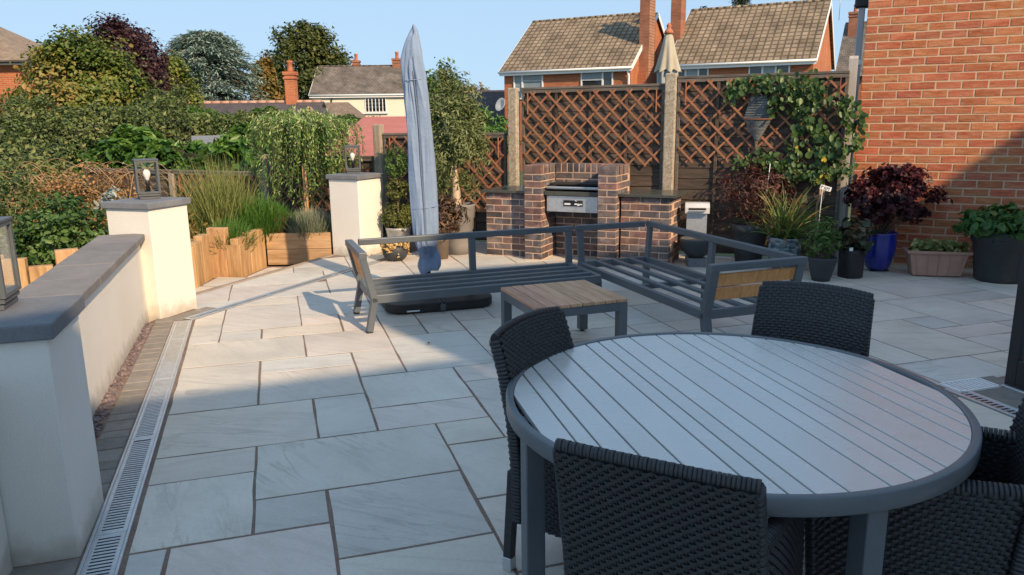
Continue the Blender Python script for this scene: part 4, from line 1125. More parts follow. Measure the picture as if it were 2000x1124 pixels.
# ================================================================== WICKER CHAIRS
def weave(mb, fn, nu, nv, h=0.004, lift=0.0):
    """flat strands run along u in nv rows, bulging over and under nu upright stakes. fn(u,v)->(point, normal)"""
    fu = 2 * nu
    for r in range(nv):
        v0, v1 = r / nv + 0.04 / nv, (r + 1) / nv - 0.04 / nv; vm = (v0 + v1) / 2
        vs = []; fs = []
        for i in range(fu + 1):
            u = i / fu
            b = math.cos(PI * i + PI * r) if i % 2 == 0 or True else 0
            off = h * (1 if ((i // 2 + r) % 2 == 0 and i % 2 == 0) else (-1 if i % 2 == 0 else 0)) + lift
            for vv, k in ((v0, -0.20), (vm, 0.22), (v1, -0.20)):
                p, n = fn(u, vv); p = p + n * (off + h * k)
                vs.append(p)
        for i in range(fu):
            a = 3 * i
            fs += [(a, a + 3, a + 4, a + 1), (a + 1, a + 4, a + 5, a + 2)]
        mb.add([tuple(q) for q in vs], fs, True)
    # stakes
    for s_ in range(nu + 1):
        u = s_ / nu; w = 0.0022
        vs = []; fs = []; m = 10
        for i in range(m + 1):
            p, n = fn(u, i / m); p2, _ = fn(min(u + 0.002, 1), i / m); p3, _ = fn(max(u - 0.002, 0), i / m)
            t = (p2 - p3).normalized()
            vs += [p - t * w + n * (lift), p + n * (lift - 0.001), p + t * w + n * (lift)]
        for i in range(m):
            a = 3 * i; fs += [(a, a + 1, a + 4, a + 3), (a + 1, a + 2, a + 5, a + 4)]
        mb.add([tuple(q) for q in vs], fs, True)
def backing(mb, fn, off, m=8):
    vs = []; fs = []
    for i in range(m + 1):
        for j in range(m + 1):
            p, n = fn(i / m, j / m); vs.append(tuple(p + n * off))
    for i in range(m):
        for j in range(m): fs.append((i * (m + 1) + j, (i + 1) * (m + 1) + j, (i + 1) * (m + 1) + j + 1, i * (m + 1) + j + 1))
    mb.add(vs, fs, True)

def lerp(a, b, f): return a + (b - a) * f
def pw(tab, z):
    for (z0, y0), (z1, y1) in zip(tab[:-1], tab[1:]):
        if z <= z1: return lerp(y0, y1, (z - z0) / (z1 - z0))
    return tab[-1][1]
# chair local frame: x right, y forward (to the table), z up
BP = [(0.20, -0.275), (0.42, -0.280), (0.60, -0.300), (0.75, -0.335), (0.895, -0.385)]      # outer face of the back
WB = [(0.20, 0.228), (0.45, 0.230), (0.65, 0.236), (0.895, 0.228)]                           # half width of the back
ZT = 0.876
def back_out(u, v):
    z = lerp(0.20, ZT, v); hw = pw(WB, z); x = lerp(-hw, hw, u)
    y = pw(BP, z) + 0.030 * (abs(2 * u - 1) ** 2.2) * (0.3 + 0.7 * v)
    zz = z + 0.012 * (1 - abs(2 * u - 1) ** 2) * v
    return Vector((x, y, zz)), Vector((0, -0.97, -0.2 * v)).normalized()
def back_in(u, v):
    p, n = back_out(u, lerp(0.30, 1.0, v)); return p - n * 0.045, -n
ARM_F = 0.275
ATOP = [(-0.29, 0.655), (-0.10, 0.648), (0.12, 0.635), (0.24, 0.615), (ARM_F, 0.575)]
def side(sx, off):
    def fn(u, v):
        y0 = -0.262; y = lerp(y0, ARM_F, u)
        zt = pw(ATOP, y); z = lerp(0.19 + 0.02 * math.sin(PI * u), zt, v)
        yb = lerp(pw(BP, z) + 0.022, ARM_F - 0.03 * (1 - v), u)
        x = sx * (0.214 + 0.050 * u * (1 - 0.25 * v) + 0.012 * math.sin(PI * u) + off)
        return Vector((x, yb, z)), Vector((sx * (1 if off >= 0 else -1), 0, 0))
    return fn
def seat_fn(u, v):
    return Vector((lerp(-0.215, 0.215, u), lerp(-0.26, 0.262, v), 0.425 + 0.01 * v - 0.012 * math.sin(PI * u) * math.sin(PI * v))), Vector((0, 0, 1))
def front_fn(u, v):
    return Vector((lerp(-0.225, 0.225, u), 0.268, lerp(0.245, 0.432, v))), Vector((0, 1, 0))
def roll(pts, w, h, name_mb, n=10, up=None):
    name_mb.tube(pts, [w] * len(pts), n=n, sx=h / w)

M_gapshade = mat('weave_gap_shade', [(.004, .0045, .005), (.007, .0075, .008)], rough=.8)  # sheets behind the weave, darker than the rattan to paint shade into its gaps
def make_chair(label):
    t = thing('rattan_chair', label, 'chair', (0, 0, 0), 0, 'black rattan armchairs round the dining table')
    mb = MB(); weave(mb, back_out, 30, 56, h=0.0046); weave(mb, back_in, 30, 40, h=0.0046); bk = MB(); backing(bk, back_out, -0.007); backing(bk, back_in, -0.006); link('back_gap_shade', bk.mesh('back_gap_shade'), M_gapshade, t)
    link('backrest', mb.mesh('backrest'), M_wick, t)
    tp = MB(); pts = [back_out(u, 1)[0] + Vector((0, 0.022, 0.002)) for u in np.linspace(0, 1, 25)]
    m = len(pts)
    # woven binding over the top edge: a chain of short wraps
    for i in range(m - 1):
        for k in range(2):
            a = pts[i].lerp(pts[i + 1], k / 2 + 0.02); b = pts[i].lerp(pts[i + 1], k / 2 + 0.48)
            rr = 0.0225 + (0.0009 if (i * 2 + k) % 2 else 0)
            tp.tube([a, b], [rr, rr], n=12, cap=True, sx=0.62)
    for sx in (-1, 1):                                          # bound side edges of the back
        for i in range(50):
            z0 = lerp(0.21, ZT, i / 50); z1 = lerp(0.21, ZT, (i + 0.94) / 50)
            u = 0.0 if sx < 0 else 1.0
            pa = back_out(u, (z0 - 0.2) / (ZT - 0.2))[0] + Vector((0, 0.022, 0)); pb = back_out(u, (z1 - 0.2) / (ZT - 0.2))[0] + Vector((0, 0.022, 0))
            rr = 0.0225 + (0.0008 if i % 2 else 0)
            tp.tube([pa, pb], [rr, rr], n=10, sx=0.5)
    link('edge_binding', tp.mesh('edge_binding'), M_wick, t)
    for sx in (-1, 1):
        mb = MB(); weave(mb, side(sx, 0.0), 33, 34, h=0.0046); weave(mb, side(sx, -0.042), 33, 34, h=0.0046)
        bk = MB(); backing(bk, side(sx, 0.0), -0.007); backing(bk, side(sx, -0.042), -0.006); link('arm_gap_shade', bk.mesh('arm_gap_shade'), M_gapshade, t)
        link('arm_panel', mb.mesh('arm_panel'), M_wick, t)
        ab = MB(); fo, fi = side(sx, 0.0), side(sx, -0.042)
        us = np.linspace(0.03, 1, 45)
        for a, b, kk in zip(us[:-1], us[1:], range(60)):
            pa = (fo(a, 1)[0] + fi(a, 1)[0]) / 2; pb = (fo(b - 0.002, 1)[0] + fi(b - 0.002, 1)[0]) / 2
            rr = 0.0235 + (0.0009 if kk % 2 else 0); ab.tube([pa, pb], [rr, rr], n=10)
        vs_ = np.linspace(0.02, 1, 28)
        for a, b, kk in zip(vs_[:-1], vs_[1:], range(60)):
            pa = (fo(1, a)[0] + fi(1, a)[0]) / 2; pb = (fo(1, b)[0] + fi(1, b)[0]) / 2
            rr = 0.0225 + (0.0008 if kk % 2 else 0); ab.tube([pa, pb], [rr, rr], n=10)
        link('arm_binding', ab.mesh('arm_binding'), M_wick, t)
    mb = MB(); weave(mb, seat_fn, 30, 40, h=0.0046); weave(mb, front_fn, 30, 15, h=0.0046); bk = MB(); backing(bk, seat_fn, -0.010); backing(bk, front_fn, -0.008); link('seat_gap_shade', bk.mesh('seat_gap_shade'), M_gapshade, t)
    link('seat', mb.mesh('seat'), M_wick, t)
    for sx in (-1, 1):
        for y, yb in ((-0.262, -0.285), (0.235, 0.245)):
            lg = obj('leg', MB().bar((sx * 0.215, y, 0.40), (sx * (0.218 if y < 0 else .25), yb, 0.045), 0.036, 0.036, up=(0, 1, 0)), M_wick, t, bevel=.004)
            obj('foot_cap', MB().bar((sx * (0.218 if y < 0 else .25), yb, 0.055), (sx * (0.2185 if y < 0 else .2505), yb, 0.0), 0.039, 0.039, up=(0, 1, 0)), M_steel, lg, bevel=.003)
    return t
chair_spots = [((0.460, 1.825), 61.3, 'rattan armchair with its back to the camera at the table front'),
               ((0.335, 2.555), -32.5, 'rattan armchair at the left of the round table seen from the side'),
               ((1.125, 2.95), 234.2, 'rattan armchair on the far side of the table facing us'),
               ((1.215, 2.105), 153.0, 'rattan armchair at the right edge tucked under the table rim')]
ch0 = make_chair(chair_spots[0][2])
for i, ((x, y), a, lab) in enumerate(chair_spots):
    o = ch0 if i == 0 else copy_tree(ch0)
    o.location = (x, y, 0); o.rotation_euler = (0, 0, R(a - 90)); o['label'] = lab

# ================================================================== PARASOL WITH COVER
PP = np.array([-0.79, 6.95])
ps = thing('covered_parasol', 'tall closed parasol in a blue grey zipped cover behind the sofa', 'parasol', (PP[0], PP[1], 0), R(10))
obj('pole', MB().lathe([(0.034, 0.05), (0.034, 1.9)], 20), M_lant, ps)
# cover: rings with folds, centre line leaning a little to the left at the top
sec = [(0.285, 0.100, 0.068, 0.024, 0.016), (0.33, 0.106, 0.068, 0.022, 0.020), (0.38, 0.095, 0.058, 0.018, 0.022), (0.42, 0.078, 0.054, 0.012, 0.020), (0.47, 0.084, 0.066, 0.008, 0.012), (0.56, 0.110, 0.090, 0.004, 0.008), (0.68, 0.121, 0.098, 0.0, 0.006),
       (0.85, 0.124, 0.100, -0.004, 0.006), (1.05, 0.121, 0.098, -0.008, 0.007), (1.25, 0.117, 0.095, -0.013, 0.008), (1.45, 0.112, 0.092, -0.019, 0.009), (1.62, 0.108, 0.09, -0.025, 0.011), (1.78, 0.106, 0.088, -0.033, 0.015), (1.90, 0.104, 0.085, -0.040, 0.020),
       (2.00, 0.102, 0.082, -0.047, 0.022), (2.10, 0.098, 0.078, -0.054, 0.020), (2.19, 0.088, 0.070, -0.058, 0.017), (2.26, 0.076, 0.062, -0.056, 0.013), (2.315, 0.062, 0.052, -0.052, 0.009), (2.355, 0.050, 0.044, -0.049, 0.006), (2.385, 0.034, 0.032, -0.047, 0.003), (2.400, 0.015, 0.015, -0.046, 0.001), (2.403, 0.003, 0.003, -0.046, 0.0)]
dense = []
for (q0, q1) in zip(sec[:-1], sec[1:]):
    for f in (0, .25, .5, .75): dense.append(tuple(lerp(q0[k], q1[k], f) for k in range(5)))
NSEC = len(dense); sec_c = sec; sec = dense + [sec[-1]]
n = 132; vs = []; fs = []
CREASES = [(3.7, .25, .10, .016, 1.2, 2.32), (4.2, -.5, .08, -.014, 1.55, 2.2), (5.2, .30, .09, .015, .6, 2.1), (5.0, -1.2, .07, .014, 1.7, 2.15), (4.0, 1.1, .07, -.013, 1.85, 2.25), (5.6, .15, .09, -.014, .5, 2.2),
           (4.4, .9, .07, .012, .45, .85), (5.3, -1.0, .07, .012, .45, .9), (3.9, .6, .07, .012, .42, .8), (4.9, .5, .06, -.010, .9, 1.5), (4.1, -.35, .06, .010, 1.0, 1.6), (5.75, -.5, .07, .012, 1.3, 2.0), (3.5, -.3, .08, .012, .5, 1.5)]
def crease(a, z):
    t_ = 0
    for a0, k_, w_, am, z0, z1 in CREASES:
        if z0 < z < z1:
            zz = (z - z0) / (z1 - z0); t_ += am * math.sin(PI * zz) ** .7 * math.exp(-abs((a - a0 - k_ * (z - (z0 + z1) / 2)) / w_) ** 1.3)
    return t_
for i, (z, rx, ry, cx, fold) in enumerate(sec):
    for j in range(n):
        a = 2 * PI * j / n
        f = 1 + (fold / max(rx, .01)) * (math.sin(3 * a + z * 2.1) * .5 + math.sin(5 * a - z * 3.7) * .35 + math.sin(9 * a + z * 7) * .22 + .30 * abs(math.sin(1.5 * a - z * 8 + 1.3 * math.sin(z * 5))) * math.sin(z * 4.3 + a) + .16 * math.sin(4 * a + z * 31) * math.sin(z * 5.1 - 2 * a))
        seam = 0.016 * math.exp(-((a - 4.62) / 0.09) ** 2) if z > 0.45 and z < 2.2 else 0
        zz = z + (0.045 * math.sin(a * 1.0 + 0.6) + 0.018 * math.sin(3 * a) * max(0, 1 - i / 4))
        cr_ = crease(a, z); vs.append((cx + (rx * f + cr_) * math.cos(a), (ry * f - seam + cr_) * math.sin(a), zz))
for i in range(len(sec) - 1):
    for j in range(n): fs.append((i * n + j, i * n + (j + 1) % n, (i + 1) * n + (j + 1) % n, (i + 1) * n + j))
cmb = MB().add(vs, fs, True)
me = cmb.mesh('cover'); o = link('cover', me, M_cover, ps)
sb = o.modifiers.new('sub', 'SUBSURF'); sb.levels = 1; sb.render_levels = 1
zp = []
for z in np.linspace(0.50, 2.05, 40):
    for (s0, s1) in zip(sec[:-1], sec[1:]):
        if s0[0] <= z <= s1[0]:
            f = (z - s0[0]) / (s1[0] - s0[0]); rx, ry, cx = [lerp(s0[k], s1[k], f) for k in (1, 2, 3)]
            a = 4.62 + 0.03 * math.sin(z * 9); zp.append((cx + rx * math.cos(a), ry * math.sin(a) * 1.0 + 0.004, z)); break
obj('zip_seam', MB().tube(zp, 0.0055, 6), mat('zip', [(0.12, 0.16, 0.23), (0.15, 0.19, 0.27)], rough=.7), ps)
for zz in (0.86, 1.98):
    for (s0, s1) in zip(sec[:-1], sec[1:]):
        if s0[0] <= zz <= s1[0]: rx, ry, cx = s0[1], s0[2], s0[3]
    obj('hem_seam', MB().tube([(cx + (rx + .003) * math.cos(a), (ry + .003) * math.sin(a), zz + .012 * math.sin(a + 1)) for a in np.linspace(0, 2 * PI, 49)], .0035, 5), M_cover, ps)
bs_ = thing('parasol_base', 'black rounded parasol base weights lying under the sofa', 'parasol base', (PP[0], PP[1], 0), R(17.07))
def wedge(cx, cy, w, d, h, r=0.09, r2=0.01):
    poly = []
    for (sx, sy, a0) in ((1, 1, 0), (-1, 1, 90), (-1, -1, 180), (1, -1, 270)):
        rr = r if (sx * (1 if cx >= 0 else -1) > 0 and sy * (1 if cy >= 0 else -1) > 0) else r2
        for k in range(7):
            a = R(a0 + 15 * k); poly.append((cx + sx * (w / 2 - rr) + rr * math.cos(a), cy + sy * (d / 2 - rr) + rr * math.sin(a)))
    return MB().prism(poly, 0.012, h)
for sx in (-1, 1):
    for sy in (-1, 1):
        obj('base_weight', wedge(sx * 0.245 + 0.02, sy * 0.245 + (-0.10), 0.47, 0.47, 0.088, 0.16), M_black, bs_, bevel=.012, seg=3)
obj('base_cross', MB().box((0.02, -.10, .045), (1.0, .045, .05)).box((0.02, -.10, .045), (.045, 1.0, .05)).lathe([(.06, .05), (.06, .10), (.045, .11), (.045, .2)], 20, (0.0, 0, 0)), M_lant, bs_)
obj('base_sticker', MB().box((-0.24, -0.5835, .03), (.11, .002, .012)), M_white, bs_)
# ================================================================== PLANT MATERIALS
def leafmat(name, cols, rough=0.5, trans=0.25, spec=0.4): return mat(name, cols, rough=rough, tint=True, trans=trans, spec=spec)
L_olive = leafmat('olive_leaf', [(0.07, 0.10, 0.03), (0.15, 0.19, 0.065), (0.28, 0.32, 0.15)])
L_bright = leafmat('fresh_leaf', [(0.04, 0.09, 0.018), (0.08, 0.16, 0.03), (0.15, 0.23, 0.06)])
L_box = leafmat('box_leaf', [(0.05, 0.065, 0.014), (0.11, 0.13, 0.03), (0.18, 0.19, 0.05)])
L_willow = leafmat('variegated_leaf', [(0.06, 0.16, 0.03), (0.14, 0.28, 0.06), (0.28, 0.40, 0.12), (0.62, 0.60, 0.36)])
L_laurel = leafmat('laurel_leaf', [(0.03, 0.085, 0.018), (0.075, 0.17, 0.03), (0.19, 0.32, 0.06)], rough=0.32)
L_hedge = leafmat('hedge_leaf', [(0.03, 0.055, 0.014), (0.075, 0.115, 0.03), (0.14, 0.19, 0.055), (0.21, 0.22, 0.07)])
L_hedge2 = leafmat('green_hedge_leaf', [(0.03, 0.07, 0.012), (0.07, 0.15, 0.022), (0.12, 0.22, 0.04)])
L_bush = leafmat('small_bush_leaf', [(0.02, 0.055, 0.012), (0.06, 0.13, 0.026), (0.14, 0.22, 0.055)])
L_dead = leafmat('dead_leaf', [(0.12, 0.06, 0.02), (0.30, 0.15, 0.05), (0.42, 0.25, 0.10)], trans=0.1)
L_grass = leafmat('clump_grass', [(0.10, 0.135, 0.03), (0.19, 0.23, 0.06), (0.33, 0.34, 0.13)], trans=0.2)
L_rose = leafmat('rosemary_leaf', [(0.03, 0.10, 0.012), (0.07, 0.18, 0.025), (0.14, 0.25, 0.06)], trans=0.2)
L_lav = leafmat('lavender_leaf', [(0.12, 0.155, 0.09), (0.22, 0.25, 0.17), (0.33, 0.34, 0.26)], trans=0.1)
L_acer = leafmat('turning_leaf', [(0.06, 0.11, 0.015), (0.13, 0.18, 0.03), (0.24, 0.22, 0.05), (0.36, 0.20, 0.06)])
L_purple = leafmat('copper_leaf', [(0.022, 0.008, 0.014), (0.05, 0.018, 0.022), (0.10, 0.04, 0.035)])
L_yg = leafmat('yellow_green_leaf', [(0.05, 0.10, 0.015), (0.12, 0.18, 0.03), (0.26, 0.27, 0.07)])
L_cedar = leafmat('blue_needles', [(0.085, 0.145, 0.12), (0.165, 0.25, 0.215), (0.27, 0.36, 0.325)], trans=0.05)
L_oak = leafmat('late_summer_leaf', [(0.035, 0.055, 0.012), (0.075, 0.10, 0.022), (0.13, 0.14, 0.035)])
L_brown = leafmat('browning_leaf', [(0.11, 0.09, 0.02), (0.20, 0.15, 0.035), (0.28, 0.17, 0.05)])
L_dark = leafmat('distant_leaf', [(0.03, 0.055, 0.035), (0.055, 0.08, 0.05)], trans=0)
L_sedum = leafmat('crimson_leaf', [(0.018, 0.004, 0.008), (0.055, 0.010, 0.016), (0.12, 0.022, 0.028)])
L_lace = leafmat('lace_maple_leaf', [(0.045, 0.022, 0.018), (0.11, 0.035, 0.03), (0.17, 0.085, 0.06)])
L_strap = leafmat('strap_leaf', [(0.04, 0.09, 0.02), (0.09, 0.16, 0.035), (0.17, 0.22, 0.06), (0.30, 0.16, 0.05)])
L_mint = leafmat('mint_leaf', [(0.02, 0.07, 0.014), (0.045, 0.13, 0.025), (0.085, 0.19, 0.05)])
L_heuch = leafmat('heuchera_leaf', [(0.022, 0.04, 0.022), (0.05, 0.07, 0.035), (0.14, 0.09, 0.06)])
L_succ = leafmat('straw_succulent', [(0.42, 0.27, 0.09), (0.55, 0.37, 0.15), (0.62, 0.46, 0.24)], trans=0.15)
L_dry = leafmat('dried_brown_leaf', [(0.035, 0.022, 0.014), (0.09, 0.055, 0.035), (0.22, 0.13, 0.07)], trans=0.05)
L_climb = leafmat('climber_leaf', [(0.025, 0.06, 0.015), (0.06, 0.12, 0.03), (0.13, 0.20, 0.055)], rough=0.42)
L_yellow = leafmat('yellow_leaf', [(0.55, 0.40, 0.03), (0.62, 0.50, 0.06)], rough=.5)
L_bale = leafmat('pale_planter_leaf', [(0.08, 0.13, 0.03), (0.22, 0.24, 0.08), (0.40, 0.37, 0.16)])
M_twig = mat('dry_twig', [(0.28, 0.19, 0.10), (0.38, 0.27, 0.15)], rough=0.9, scale=5)
M_gstem = mat('green_stem', [(0.07, 0.08, 0.035), (0.12, 0.11, 0.05)], rough=0.8, scale=5)

def bush(name, label, cat, c, rad, n, size, m, nclump=60, clump_r=0.2, shell=0.65, zmin=-1, aspect=0.5, hexa=False, group=None, seed=1, stems=6, stem_base=None, stem_r=0.012, bark=None, trunk=None, egg=0.0, tint_shift=None, extra=None):
    """plant: an Empty at its foot with a crown of separate leaves and real stems under it. c = crown centre"""
    base = stem_base if stem_base is not None else (c[0], c[1], c[2] - rad[2])
    t = thing(name, label, cat, base, 0, group)
    off = np.array([c[0] - base[0], c[1] - base[1], c[2] - base[2]])
    P, nr, ti = crown_pts(n, rad, nclump, clump_r, shell, zmin, seed, egg)
    g = np.random.default_rng(seed + 50)
    if tint_shift is not None: ti = np.clip(ti + tint_shift(P / np.array(rad)), 0, 1)
    sz = g.uniform(size[0], size[1], n) * g.choice([.55, .8, 1.0, 1.25, 1.5], n)
    link('crown' if trunk else 'foliage', leaf_mesh('foliage', P + off, nr, sz, aspect, ti, hexa=hexa), m, t)
    mb = MB()
    if trunk:
        mb.tube([(0, 0, -0.1), (off[0] * .2, off[1] * .2, off[2] * .35), (off[0] * .8, off[1] * .8, off[2] * .8)], [trunk, trunk * .8, trunk * .5], 10, cap=False)
        st = (off[0] * .8, off[1] * .8, off[2] * .8)
    else: st = (0, 0, 0)
    idx = g.integers(0, n, stems)
    twigs(mb, st, [tuple(P[i] * 0.9 + off) for i in idx], stem_r, 5)
    obj('trunk' if trunk else 'stem', mb, bark or M_bark, t)
    return t

def pot(name, label, c, prof, m, group='pots along the patio edge', n=40, soil_z=None, parts=None):
    t = thing(name, label, 'pot', (c[0], c[1], 0), rnd.uniform(0, 6), group)
    k = len(prof)
    inner = [(max(r - 0.018, 0.01), z) for r, z in prof[::-1]]
    inner = [q for q in inner if q[1] > prof[-1][1] - 0.10] + [(prof[-1][0] - 0.02, prof[-1][1] - 0.09)]
    mb = MB().lathe([(0.005, prof[0][1])] + prof + [(prof[-1][0] - 0.016, prof[-1][1] + 0.002), (prof[-1][0] - 0.022, prof[-1][1] - 0.07)], n)
    obj('pot_body', mb, m, t)
    sz = prof[-1][1] - 0.05 if soil_z is None else soil_z
    obj('soil', MB().lathe([(0.004, sz - .01), (prof[-1][0] - 0.022, sz - .01), (prof[-1][0] - 0.03, sz), (0.004, sz + .012)], 24), M_soil, t)
    return t

M_pgrey = mat('grey_pot', [(0.20, 0.19, 0.185), (0.26, 0.245, 0.235)], rough=0.6, scale=4, fine=0.05, stain=(0.30, 0.28, 0.26), stain_scale=3, stain_amt=0.3)
M_pdark = mat('charcoal_pot', [(0.028, 0.032, 0.036), (0.042, 0.047, 0.052)], rough=0.6, scale=4, fine=0.1, bump=0.2, bscale=60)
M_pblue = mat('blue_glaze', [(0.008, 0.018, 0.20), (0.012, 0.03, 0.30)], rough=0.14, scale=3, spec=0.6, coat=0.5)
M_pglaz = mat('mottled_glaze', [(0.03, 0.05, 0.07), (0.10, 0.14, 0.17), (0.34, 0.36, 0.36)], rough=0.25, scale=16, stretch=(1, 1, 2), spec=0.5)
M_terra = mat('salmon_trough', [(0.36, 0.20, 0.15), (0.44, 0.26, 0.20)], rough=0.75, scale=5, fine=0.08)
M_zinc = mat('mottled_zinc', [(0.30, 0.31, 0.31), (0.45, 0.46, 0.46)], rough=0.5, scale=14, metal=0.4, fine=0.1)

# ------------------------------------------------------------------ left group of pots
pot('plant_pot', 'large tiered grey pot holding the olive tree beside the barbecue', (-0.665, 9.40), [(0.165, 0.0), (0.175, 0.12), (0.178, 0.125), (0.185, 0.30), (0.196, 0.31), (0.200, 0.44), (0.212, 0.45), (0.218, 0.585), (0.226, 0.60), (0.226, 0.615)], M_pgrey)
ol = bush('olive_tree', 'leafy olive tree growing from the large grey pot by the barbecue', 'tree', (-0.735, 9.45, 1.43), (0.44, 0.40, 0.72), 17000, (0.038, 0.065), L_olive, 120, 0.14, 0.60, aspect=0.26, seed=4, stem_base=(-0.665, 9.40, 0.57), trunk=0.062, stems=26, stem_r=0.016, egg=0.22,
          bark=mat('pale_bark', [(0.42, 0.33, 0.23), (0.55, 0.45, 0.33)], rough=.9, scale=6, stretch=(3, 3, 1), bump=.5, bscale=30, stain=(.2, .15, .1), stain_scale=9, stain_amt=.5))
bush('leafy_shrub', 'bright green leafy shrub tip rising behind the olive tree', 'shrub', (-1.13, 12.5, 1.85), (0.33, 0.30, 0.62), 4200, (0.06, 0.10), L_bright, 40, 0.2, 0.5, seed=6, stem_base=(-1.13, 12.5, -0.5), stems=10, aspect=.5)
pot('plant_pot', 'small brown pot with the dried up plant behind the parasol cover', (-0.85, 9.03), [(0.085, 0.0), (0.105, 0.22), (0.115, 0.225), (0.118, 0.27)], mat('brown_pot', [(0.16, 0.12, 0.09), (0.22, 0.17, 0.13)], rough=.8))
bush('dried_plant', 'dried brown leafy plant beside the foot of the parasol cover', 'plant', (-0.80, 9.02, 0.50), (0.21, 0.20, 0.25), 1500, (0.05, 0.10), L_dry, 40, 0.22, 0.5, aspect=0.28, seed=8, stem_base=(-0.85, 9.03, 0.22), stems=16, stem_r=.006)
pot('plant_pot', 'grey pot of the topiary next to the parasol cover', (-1.42, 9.48), [(0.11, 0.0), (0.13, 0.15), (0.15, 0.29), (0.158, 0.30), (0.158, 0.325)], M_zinc)
tp = thing('topiary', 'clipped box topiary of stacked balls in the grey pot', 'topiary', (-1.42, 9.48, 0.27))
for nm, cz, rr, nn, sd, col in (('lower_ball', 0.20, 0.185, 2600, 21, L_box), ('middle_ball', 0.53, 0.135, 1700, 22, L_box), ('top_tuft', 0.86, 0.13, 1300, 23, L_bright)):
    rad = (rr, rr, rr * (0.92 if nm != 'top_tuft' else 1.45))
    P, nr, ti = crown_pts(nn, rad, 70, 0.16, 0.86, -1, sd)
    link(nm, leaf_mesh(nm, P + np.array([0.01, 0, cz]), nr, rng.uniform(.022, .036, nn), .6, ti), col, tp)
mb = MB().tube([(0, 0, -.02), (.01, .0, .4), (.01, 0, .85)], .011, 8)
obj('stem', mb, M_bark, tp)
bw = pot('succulent_bowl', 'low round grey bowl with straw coloured succulents hanging over', (-1.385, 8.93), [(0.085, 0.0), (0.13, 0.04), (0.155, 0.10), (0.15, 0.16), (0.135, 0.185)], M_pdark)
g = np.random.default_rng(9); P = []; Dr = []
for k in range(340):
    a = g.uniform(0, 6.28); r = g.uniform(0.05, 0.155); z = g.uniform(.19, .25) - max(0, r - .11) * g.uniform(0, 3.6)
    if r > .13: r += 0.02
    P.append((r * math.cos(a), r * math.sin(a), z)); Dr.append((math.cos(a) * .5, math.sin(a) * .5, .6))
P = np.array(P); su = thing('succulent', 'straw yellow trailing succulents in the low round bowl', 'plant', (-1.385, 8.93, 0.0))
link('foliage', leaf_mesh('foliage', P, np.array(Dr) + g.normal(size=(340, 3)) * .5, g.uniform(.035, .06, 340), .6, None, fold=.5, hexa=True), L_succ, su)
bush('bowl_greenery', 'tuft of green leaves in the middle of the low round bowl', 'plant', (-1.36, 8.93, 0.23), (0.06, 0.06, 0.05), 160, (.025, .045), L_bright, 12, .3, .4, seed=31, stem_base=(-1.36, 8.93, 0.14), stems=4, stem_r=.003)
bag = thing('plastic_bag', 'crumpled black plastic bag behind the far pier', 'bag', (-1.52, 9.72, 0))
vs = []; fs = []; n = 28; m = 14
for i in range(m):
    f = i / (m - 1); z = 0.48 * f; r0 = 0.15 * (1 - 0.75 * f ** 3) * (0.85 + 0.3 * math.sin(PI * f))
    for j in range(n):
        a = 2 * PI * j / n; r = r0 * (1 + 0.16 * math.sin(5 * a + 6 * f) + 0.10 * math.sin(11 * a - 9 * f) + 0.06 * math.sin(17 * a + 20 * f))
        vs.append((r * math.cos(a), r * math.sin(a), z))
for i in range(m - 1):
    for j in range(n): fs.append((i * n + j, i * n + (j + 1) % n, (i + 1) * n + (j + 1) % n, (i + 1) * n + j))
obj('bag_body', MB().add(vs, fs, False), mat('shiny_black', [(0.012, .013, .016), (.02, .022, .026)], rough=.25), bag)

# ------------------------------------------------------------------ right group
q = FP(1.90, 0.30)
pot('plant_pot', 'wide charcoal pot of the lace maple against the fence', q, [(0.14, 0.0), (0.17, 0.2), (0.20, 0.36), (0.215, 0.37), (0.22, 0.45)], M_pdark)
bush('lace_maple', 'dark red lace leaf maple in the wide charcoal pot by the fence', 'shrub', (q[0] + .04, q[1], 0.80), (0.40, 0.25, 0.36), 2600, (0.04, 0.075), L_lace, 60, 0.16, 0.4, aspect=0.22, seed=12, stem_base=(q[0], q[1], 0.38), stems=26, stem_r=0.006)
tag(obj('plant_cane', MB().tube([(q[0] + .12, q[1] - .08, .45), (q[0] + .16, q[1] - .08, 1.12)], .004, 6), M_white), 'thin white cane standing in the lace maple pot', 'cane')
gp_ = (2.93, 8.05)
pot('plant_pot', 'mottled blue glazed pot holding the strap leaved plant', gp_, [(0.11, 0.0), (0.15, 0.10), (0.172, 0.24), (0.165, 0.32), (0.175, 0.345), (0.175, 0.365)], M_pglaz)
g = np.random.default_rng(14); n = 210
B = np.stack([g.normal(0, .05, n), g.normal(0, .05, n), np.zeros(n)], 1); az = g.uniform(0, 6.28, n); el = g.uniform(.45, 1.4, n)
D = np.stack([np.cos(az) * np.cos(el), np.sin(az) * np.cos(el), np.sin(el)], 1)
st = thing('strap_leaf_plant', 'arching green strap leaved plant in the mottled glazed pot', 'plant', (gp_[0], gp_[1], 0.32))
link('foliage', blade_mesh('foliage', B, D, g.uniform(.42, .72, n), g.uniform(.012, .024, n), g.uniform(.10, .34, n), g.random(n) ** 1.3, seg=6), L_strap, st)
sg = thing('plant_tag', 'white plant tag with dark lettering leaning over the strap leaves', 'label', (3.30, 8.12, 0.34), R(-10))
tgm = Matrix.Rotation(R(17), 3, 'Y')
obj('tag_board', MB().box((0.05, 0, 0.535), (.115, .003, .048), M=tgm), M_white, sg)
tb_ = MB()
for x, z, w, h in ((-.045, 0, .007, .03), (-.034, .010, .014, .006), (-.012, 0, .006, .034), (.002, -.004, .006, .034), (.016, 0, .006, .03), (.024, .01, .012, .006), (.036, 0, .006, .034)):
    p_ = tgm @ Vector((x, 0, z)); tb_.box((0.05 + p_.x, -0.003, 0.535 + p_.z), (w, .003, h), M=tgm)
